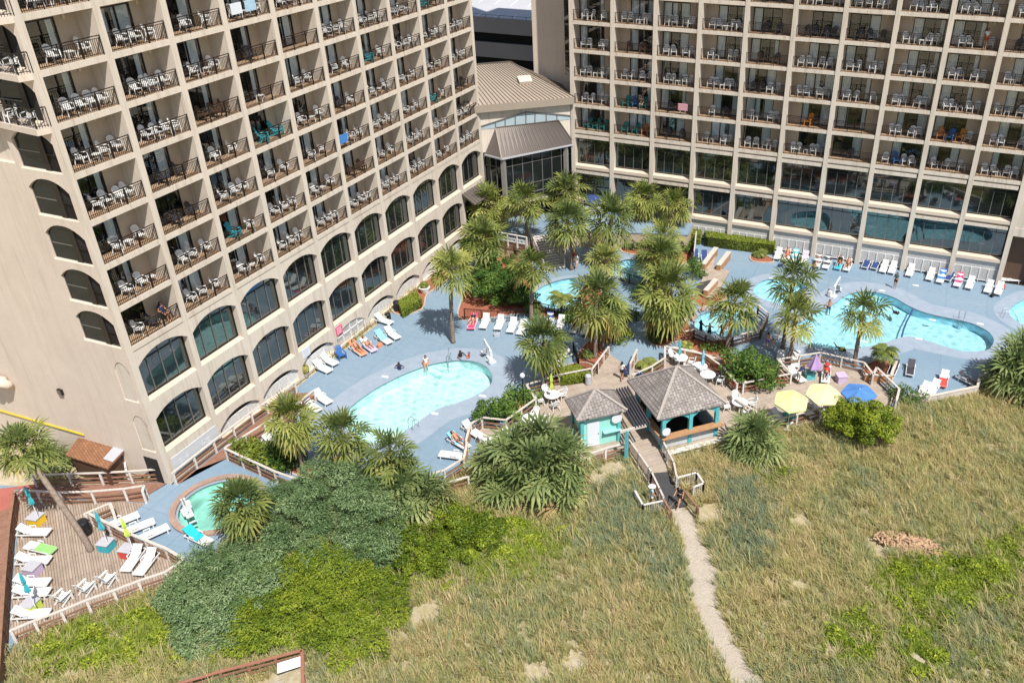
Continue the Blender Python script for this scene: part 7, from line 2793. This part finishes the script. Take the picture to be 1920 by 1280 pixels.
# notices on the arched wing
for y, z, nm, mt in ((-36.95, 2.0, 'pool_notice', SIGNW), (-32.7, 1.75, 'warning_notice', PINK)):
    m = MB().box(-7.785, -7.74, y - 0.42, y + 0.42, z - 0.35, z + 0.42)
    o = m.build('wall_notice', mt)
    tag(o, 'white rules notice fixed between two lattice arches' if mt is SIGNW else 'small red-lettered notice fixed between two lattice arches', 'notice')
    m = MB()
    for k in range(5):
        m.box(-7.739, -7.735, y - 0.34, y + 0.34 - 0.1 * (k % 2), z + 0.28 - 0.13 * k, z + 0.32 - 0.13 * k)
    m.build('printed_line', GREYP if mt is SIGNW else PAINT, o)
for x, y, l in ((1294, 905, 'thin beach shower post at the slatted pen'), (1203, 905, 'thin beach shower post beside the man in the hat')):
    tubes('shower_post', l, 'shower', [[(0, 0, 0), (0, 0, 2.0), (0.1, 0, 2.15), (0.25, 0, 2.1)]], at(x, y + 20, -0.1), 0, 0.03)
tubes('lamp_post', 'slim black lamp post with a globe by the table deck', 'lamp post', [[(0, 0, 0), (0, 0, 2.9)]], at(983, 768, 0), 0, 0.045, IRON)
o = [q for q in bpy.data.objects if q.name.startswith('lamp_post')][0]
MB().lathe([(0.02, 2.85), (0.16, 2.95), (0.2, 3.1), (0.14, 3.24), (0.02, 3.3)], n=12).build('globe', SIGNW, o, smooth=True)
m = MB()
p0 = at(880, 830, 0.06)
st = empty('timber_steps', at(985, 765, 0))
tag(st, 'tan timber steps down from the table deck to the pool', 'steps')
for k in range(4):
    MB().box(-0.7, 0.7, -0.3 * k - 0.3, -0.3 * k, 0.0, 0.5 - 0.12 * k).build('tread', WOODTAN, st)
st.rotation_euler = (0, 0, rad(-60))

# ------------------------------------------------------------------ people
def P_(**k):
    return k


def pose(kind):
    """joint positions of a person facing -y, metres"""
    J = {}
    def both(n, x, y, z, x2=None, y2=None, z2=None):
        J[n + 'L'] = (x, y, z)
        J[n + 'R'] = (-(x if x2 is None else x2), y if y2 is None else y2, z if z2 is None else z2)
    if kind in ('stand', 'walk', 'wade', 'bend'):
        J.update(pel=(0, 0, 0.95), waist=(0, -0.01, 1.10), chest=(0, 0, 1.30), nb=(0, 0.01, 1.45), neck=(0, 0, 1.52), head=(0, -0.02, 1.60), top=(0, -0.005, 1.69))
        both('hip', 0.09, 0, 0.90)
        both('sho', 0.175, 0.01, 1.41)
        if kind == 'walk':
            both('kne', 0.10, -0.16, 0.50, 0.10, 0.02, 0.49)
            both('ank', 0.10, -0.22, 0.09, 0.10, 0.30, 0.14)
            both('toe', 0.11, -0.38, 0.05, 0.11, 0.20, 0.03)
            both('elb', 0.24, 0.10, 1.16, 0.24, -0.04, 1.15)
            both('wri', 0.25, 0.02, 0.94, 0.24, -0.20, 0.98)
        elif kind == 'wade':
            both('kne', 0.11, -0.05, 0.50)
            both('ank', 0.12, 0.03, 0.09)
            both('toe', 0.13, -0.12, 0.03)
            both('elb', 0.38, -0.08, 1.22, 0.36, -0.12, 1.2)
            both('wri', 0.42, -0.30, 1.12, 0.28, -0.36, 1.12)
        else:
            both('kne', 0.10, -0.02, 0.50)
            both('ank', 0.10, 0.03, 0.08)
            both('toe', 0.12, -0.13, 0.03)
            both('elb', 0.25, 0.03, 1.15)
            both('wri', 0.25, -0.10, 0.93, 0.22, -0.14, 1.02)
        if kind == 'bend':
            for n in ('waist', 'chest', 'nb', 'neck', 'head', 'top', 'shoL', 'shoR', 'elbL', 'elbR', 'wriL', 'wriR'):
                v = Matrix.Rotation(rad(62), 3, 'X') @ (Vector(J[n]) - Vector((0, 0, 0.98)))
                J[n] = tuple(v + Vector((0, 0, 0.98)))
            both('elb', 0.24, -0.50, 0.90)
            both('wri', 0.22, -0.56, 0.68)
    elif kind in ('recline', 'upright'):
        a = rad(38 if kind == 'recline' else 55)
        c, s = math.cos(a), math.sin(a)
        b = lambda t, o=0.0: (0, 1.10 + t * c - o * s, 0.46 + t * s + o * c)
        J.update(pel=(0, 1.08, 0.46), waist=b(0.16, 0.03), chest=b(0.36, 0.02), nb=b(0.51, 0.02), neck=b(0.58, 0.03), head=b(0.67, 0.06), top=b(0.76, 0.06))
        both('hip', 0.09, 1.04, 0.46)
        x, y, z = b(0.47, 0.02)
        both('sho', 0.17, y, z)
        both('kne', 0.12, 0.66, 0.66, 0.13, 0.62, 0.48)
        both('ank', 0.13, 0.34, 0.43, 0.14, 0.20, 0.42)
        both('toe', 0.14, 0.20, 0.44, 0.15, 0.13, 0.55)
        both('elb', 0.29, 1.22, 0.52)
        both('wri', 0.22, 1.00, 0.56)
    else:  # sit on an edge or seat, feet down
        J.update(pel=(0, 0, 0.10), waist=(0, 0.0, 0.26), chest=(0, 0.0, 0.46), nb=(0, 0, 0.61), neck=(0, -0.01, 0.68), head=(0, -0.03, 0.76), top=(0, -0.015, 0.85))
        both('hip', 0.09, -0.04, 0.09)
        both('sho', 0.175, 0.01, 0.57)
        both('kne', 0.11, -0.44, 0.08)
        both('ank', 0.11, -0.46, -0.34)
        both('toe', 0.12, -0.60, -0.40)
        both('elb', 0.25, 0.03, 0.32)
        both('wri', 0.20, -0.22, 0.20)
    for s in 'LR':
        e, w = Vector(J['elb' + s]), Vector(J['wri' + s])
        d = (w - e).normalized()
        J['han' + s] = tuple(w + d * 0.07)
        q = d.cross(Vector((1, 0, 0)) if abs(d.x) < 0.8 else Vector((0, 1, 0))).normalized()
        for k in range(4):
            J[f'fa{k}{s}'] = tuple(w + d * 0.115 + q * (k - 1.5) * 0.022)
            J[f'fb{k}{s}'] = tuple(w + d * (0.165 - 0.008 * abs(k - 1.3)) + q * (k - 1.5) * 0.024 + Vector((0, 0, -0.008)))
        J['th' + s] = tuple(w + d * 0.075 + q * 0.055)
    return J


RADS = dict(pel=0.135, waist=0.115, chest=0.135, nb=0.075, neck=0.055, head=0.098, top=0.07, hip=0.095, sho=0.066, elb=0.042, wri=0.029, han=0.034, kne=0.056, ank=0.037, toe=0.034, th=0.011)
BODY = [('pel', 'waist'), ('waist', 'chest'), ('chest', 'nb'), ('nb', 'neck'), ('neck', 'head'), ('head', 'top')]
for s in 'LR':
    BODY += [('pel', 'hip' + s), ('hip' + s, 'kne' + s), ('kne' + s, 'ank' + s), ('ank' + s, 'toe' + s), ('nb', 'sho' + s), ('sho' + s, 'elb' + s), ('elb' + s, 'wri' + s), ('wri' + s, 'han' + s), ('han' + s, 'th' + s)]
    for k in range(4):
        BODY += [('han' + s, f'fa{k}{s}'), (f'fa{k}{s}', f'fb{k}{s}')]


def skin_mesh(name, J, edges, R, root, sub=1):
    names = []
    for a, b in edges:
        for q in (a, b):
            if q not in names:
                names.append(q)
    me = bpy.data.meshes.new(name)
    me.from_pydata([J[q] for q in names], [(names.index(a), names.index(b)) for a, b in edges], [])
    o = bpy.data.objects.new(name, me)
    COL.objects.link(o)
    md = o.modifiers.new('skin', 'SKIN')
    md.use_smooth_shade = True
    for i, q in enumerate(names):
        r = R(q)
        sv = me.skin_vertices[0].data[i]
        sv.radius = (r, r) if not isinstance(r, tuple) else r
        sv.use_root = q == root
    ss = o.modifiers.new('smooth', 'SUBSURF')
    ss.levels = ss.render_levels = sub
    dg = bpy.context.evaluated_depsgraph_get()
    out = bpy.data.meshes.new_from_object(o.evaluated_get(dg))
    bpy.data.objects.remove(o)
    bpy.data.meshes.remove(me)
    out.name = name
    out.polygons.foreach_set('use_smooth', [True] * len(out.polygons))
    return out


def rbase(q):
    if q[:2] in ('fa', 'fb'):
        return 0.009
    k = q if q in RADS else q[:-1]
    r = RADS[k]
    if k in ('pel', 'waist', 'chest'):
        return (r * 1.15, r * 0.82)
    return r


BODIES = {}


def body_set(kind):
    if kind not in BODIES:
        J = pose(kind)
        for s in 'LR':
            h, k = Vector(J['hip' + s]), Vector(J['kne' + s])
            J['thi' + s] = tuple(h.lerp(k, 0.5))
            a, e = Vector(J['sho' + s]), Vector(J['elb' + s])
            J['upa' + s] = tuple(a.lerp(e, 0.5))
        hd, tp = Vector(J['head']), Vector(J['top'])
        back = Vector((0, 0.03, 0)) if kind not in ('recline', 'upright') else Vector((0, 0.03, -0.02))
        J['h1'], J['h2'] = tuple(hd + back), tuple(tp + back * 0.6 + (tp - hd) * 0.15)
        J['h0'] = tuple(hd + back * 1.6 - (tp - hd) * 0.5)
        rb_ = lambda g: (lambda q: tuple(v * g for v in rbase(q)) if isinstance(rbase(q), tuple) else rbase(q) * g)
        def rs(q):
            if q[:3] == 'thi':
                return 0.088
            if q[:3] == 'upa':
                return 0.062
            if q[:2] in ('h0', 'h1', 'h2'):
                return {'h0': 0.06, 'h1': 0.102, 'h2': 0.078}[q]
            r = rbase(q)
            return tuple(v * 1.12 for v in r) if isinstance(r, tuple) else r * 1.12
        sh_e = [('waist', 'pel')] + [e for s in 'LR' for e in (('pel', 'hip' + s), ('hip' + s, 'thi' + s))]
        to_e = [('pel', 'waist'), ('waist', 'chest'), ('chest', 'nb')] + [e for s in 'LR' for e in (('nb', 'sho' + s), ('sho' + s, 'upa' + s))]
        ha_e = [('h0', 'h1'), ('h1', 'h2')]
        BODIES[kind] = (skin_mesh('person', J, BODY, rbase, 'pel'), skin_mesh('shorts', J, sh_e, rs, 'pel'), skin_mesh('top', J, to_e, rs, 'waist'), skin_mesh('hair', J, ha_e, rs, 'h1'))
    return BODIES[kind]


def person(kind, loc, rz, label, skin, shorts=None, top=None, hair=HAIRD, scale=1.0, hat=None):
    b, s, t, h = body_set(kind)
    me = b.copy()
    me.materials.clear()
    me.materials.append(skin)
    o = put('person', me, None, loc, rz)
    o.scale = (scale,) * 3
    tag(o, label, 'person')
    ret = o
    for base, mt, nm in ((s, shorts, 'shorts'), (t, top, 'shirt'), (h, hair, 'hair')):
        if mt is None:
            continue
        q = base.copy()
        q.materials.clear()
        q.materials.append(mt)
        put(nm, q, o)
    if hat is not None:
        J = pose(kind)
        m = MB()
        x, y, z = J['head']
        m.lathe([(0.24, 0.03), (0.25, 0.045), (0.13, 0.06), (0.12, 0.15), (0.05, 0.17)], (x, y, z), 14)
        m.build('sun_hat', hat, o)
    return o


SL, ST, SDK = SKINS
person('stand', at(1677, 541, 0.004), rad(-25), 'man in dark green shirt and black shorts standing on the blue deck', ST, CL_BLACK, CL_GREEN)
person('walk', at(1273, 948, 0.09), rad(-20), 'person in a black swimsuit walking out onto the sand path', SL, CL_BLACK, CL_BLACK, HAIRB)
person('stand', at(1221, 948, -0.1), rad(130), 'man in a pale blue shirt and white hat in the slatted pen', ST, CL_WHITE, CL_BLUE, None, 1.0, CL_WHITE)
person('walk', at(1166, 712, 0.066), rad(170), 'person in black and white walking with a stroller onto the deck', ST, CL_BLACK, CL_WHITE)
person('sit', at(799, 683, 0.0), rad(30), 'bather in a white top sitting on the pale pool\'s edge', ST, CORAL, CL_WHITE)
person('wade', at(752, 712, -1.0), rad(200), 'bather leaning at the pale pool\'s edge in dark swimwear', ST, CL_NAVY, CL_NAVY)
person('wade', at(866, 688, -1.0), rad(60), 'dark-haired bather on the pale pool\'s entry steps', SDK, CL_BLACK, CL_BLACK, HAIRD, 0.95)
person('sit', at(880, 670, 0.02), rad(-30), 'child in red crouching on the coping by the entry steps', ST, REDC, REDC, HAIRD, 0.62)
for (p, rz), l, sk, shs, tp, hr, kd in ((LP1, 'woman in a white top reclining below the lattice arch', ST, CORAL, CL_WHITE, HAIRD, 'recline'), (LP2, 'tanned sunbather lying on the coral towel', ST, CL_BLACK, None, HAIRB, 'recline'),
                                        (LP3, 'sunbather in black swimwear on the pink towel', SL, CL_BLACK, CL_BLACK, HAIRB, 'recline'), (LP4, 'dark-haired sunbather reclining under the thick palm', SDK, CL_BLACK, CL_BLACK, HAIRD, 'upright'), (LP5, 'reclining bather on the pale blue towel at the railing', ST, CL_NAVY, None, HAIRD, 'recline')):
    person(kd, p + Vector((0, 0, 0.02)), rz, l, sk, shs, tp, hr)


def on_lounger(foot, head, l, sk, shs, tp, hr=HAIRD, kd='upright', z=0.03, hat=None):
    a, b = at(*foot), at(*head)
    d = (b - a)
    c = (a + b) / 2 - d.normalized() * 0.96
    c.z = z
    person(kd, c, math.atan2(d.y, d.x) - PI / 2, l, sk, shs, tp, hr, 1.0, hat)


on_lounger((1471, 493), (1478, 479), 'tanned sunbather at the end of the long hedge', ST, REDC, None)
on_lounger((1569, 508), (1576, 494), 'woman in a dark swimsuit of the sunbathing couple', ST, CL_BLACK, CL_BLACK)
on_lounger((1585, 512), (1592, 497), 'bare-chested man of the sunbathing couple', ST, CL_BLACK, None, HAIRB)
on_lounger((1546, 724), (1549, 700), 'red-hatted sunbather on the umbrella deck', ST, CL_BLACK, REDC, None, 'upright', 0.09, REDC)
person('bend', at(1496, 716, 0.3), rad(150), 'bather in navy and white bending over a deck lounger', ST, CL_WHITE, CL_NAVY, HAIRB)
person('stand', at(1524, 518, 0.004), rad(160), 'bare-backed person standing behind the tall pool palm', ST, CL_NAVY, None, HAIRD)
person('stand', at(1438, 655, 0.004), rad(165), 'bare-backed person in purple shorts beside the round pool', SL, CL_PURP, None, HAIRD)
person('stand', at(1448, 656, 0.004), rad(165), 'small child beside the person in purple shorts', SL, YELL, None, HAIRB, 0.66)
person('walk', at(1076, 492, 0.02), rad(10), 'bather walking down beside the footbridge', ST, REDC, None, HAIRB)
person('walk', at(1081, 505, 0.02), rad(-20), 'second bather in pale swimwear beside the footbridge', SL, CL_WHITE, CL_WHITE, HAIRB)
for x, y, l, sk, rz, z in ((1316, 597, 'bather standing at the far edge of the round pool', SL, 30, -0.9), (1333, 596, 'second bather at the far edge of the round pool', ST, -30, -0.95), (1299, 616, 'bather sunk to the waist by the round pool\'s rail', SL, 80, -0.95), (1313, 628, 'dark-haired bather close to the pool railing', SDK, 150, -1.15), (1329, 634, 'bather up to the neck in the round pool', ST, 190, -1.3), (1352, 636, 'bather up to the neck under the overhanging palm', SDK, 170, -1.3)):
    person('wade', at(x, y + 3, z), rad(rz), l, sk, CL_NAVY, CL_BLACK if sk is SDK else None, HAIRD)
for x, y, l, sk, tp, rz, z in ((1673, 579, 'dark-clad swimmer near the far edge of the big pool', SDK, CL_BLACK, 20, -1.25), (1564, 646, 'swimmer in a green shirt in the big pool', ST, LIME, 40, -1.25), (1552, 592, 'bather wading in beneath the palm crown', ST, None, 10, -0.9)):
    if 'swimmer' in l:
        o = person('walk', at(x, y, -0.16), rad(rz), l, sk, CL_NAVY, tp, HAIRD)
        o.rotation_euler = (rad(78), 0, rad(rz))
    else:
        person('wade', at(x, y, z), rad(rz), l, sk, CL_NAVY, tp, HAIRD)
W = right
person('sit', W.P(RW + 2.7, 0.8, H0 + FH + 0.44), rad(10), 'bare-chested person seated on a glazed wing balcony near the link', SL, CL_BLACK, None, HAIRB)
person('stand', W.P(9 * RW + 2.9 - RW, 0.9, H0 + 4 * FH + 0.01), rad(0), 'person in red and white on a high glazed wing balcony', ST, REDC, CL_WHITE, HAIRD)
person('sit', left.P(3.4, 0.8, H0 + 1.0 * 0 + 0.44), PI / 2, 'person sitting in the lowest corner balcony of the arched wing', ST, CL_NAVY, CL_NAVY, HAIRD)
st = empty('stroller', at(1174, 706, 0.066), rad(20))
tag(st, 'dark folding stroller pushed by the walking person', 'stroller')
m = MB()
m.slab([(-0.22, -0.25, 0.42), (0.22, -0.25, 0.42), (0.22, 0.12, 0.38), (-0.22, 0.12, 0.38)], 0.06)
m.slab([(-0.22, 0.12, 0.4), (0.22, 0.12, 0.4), (0.22, 0.3, 0.85), (-0.22, 0.3, 0.85)], 0.05)
m.build('seat', CL_NAVY, st)
for x in (-0.24, 0.24):
    MB().tube([(x, -0.35, 0.1), (x, 0.15, 0.55), (x, 0.5, 1.02)], 0.015, 5).build('frame', CHROME, st)
    for y in (-0.35, 0.3):
        MB(Matrix.Translation((x, y, 0.09)) @ Matrix.Rotation(PI / 2, 4, 'Y')).lathe([(0.05, -0.02), (0.09, -0.015), (0.09, 0.015), (0.05, 0.02)], n=10).build('wheel', BLACKP, st)
for x, y, mt, l in ((712, 650, CORAL, 'orange beach bag between the blue-towel lounger and its neighbour'), (1860, 556, CL_BLACK, 'black bag between loungers near the last pier'), (1882, 540, REDC, 'red bag beside the last lounger of the row'), (1463, 500, CL_NAVY, 'dark bag at the first loungers past the hedge'), (932, 630, GREYP, 'small grey bag beside the white garden loungers'), (1010, 790, DKCH, 'dark bag on the west deck table\'s floor')):
    p = at(x, y, 0.004)
    t = empty('beach_bag', p, rad(x % 90))
    tag(t, l, 'bag')
    m = MB()
    m.add([(-0.22, -0.12, 0), (0.22, -0.12, 0), (0.22, 0.12, 0), (-0.22, 0.12, 0), (-0.27, -0.10, 0.30), (0.27, -0.10, 0.28), (0.27, 0.10, 0.30), (-0.27, 0.10, 0.28)], [(0, 3, 2, 1), (0, 1, 5, 4), (1, 2, 6, 5), (2, 3, 7, 6), (3, 0, 4, 7), (4, 5, 6, 7)])
    m.build('body', mt, t)
    MB().tube([(-0.15, 0, 0.28), (-0.1, 0, 0.45), (0.1, 0, 0.45), (0.15, 0, 0.28)], 0.015, 5).build('handle', mt, t)

# ------------------------------------------------------------------ drop prototypes that were never placed
protos = [PCHAIR, LNAVY, LGREYL, STOOL, TABLE, DARKCH, BROWNCH] + list(LOUNGE.values()) + list(COLCH.values())
for p in protos:
    if p not in PROTO:
        for c in list(p.children):
            bpy.data.objects.remove(c)
        bpy.data.objects.remove(p)
seen = {}
for o in bpy.data.objects:
    l = o.get('label')
    if l and o.parent is None and o.get('kind') is None:
        seen.setdefault(l, []).append(o.name)
for l, v in seen.items():
    if len(v) > 1:
        print('DUP', l, v)
print('objects', len(bpy.data.objects))
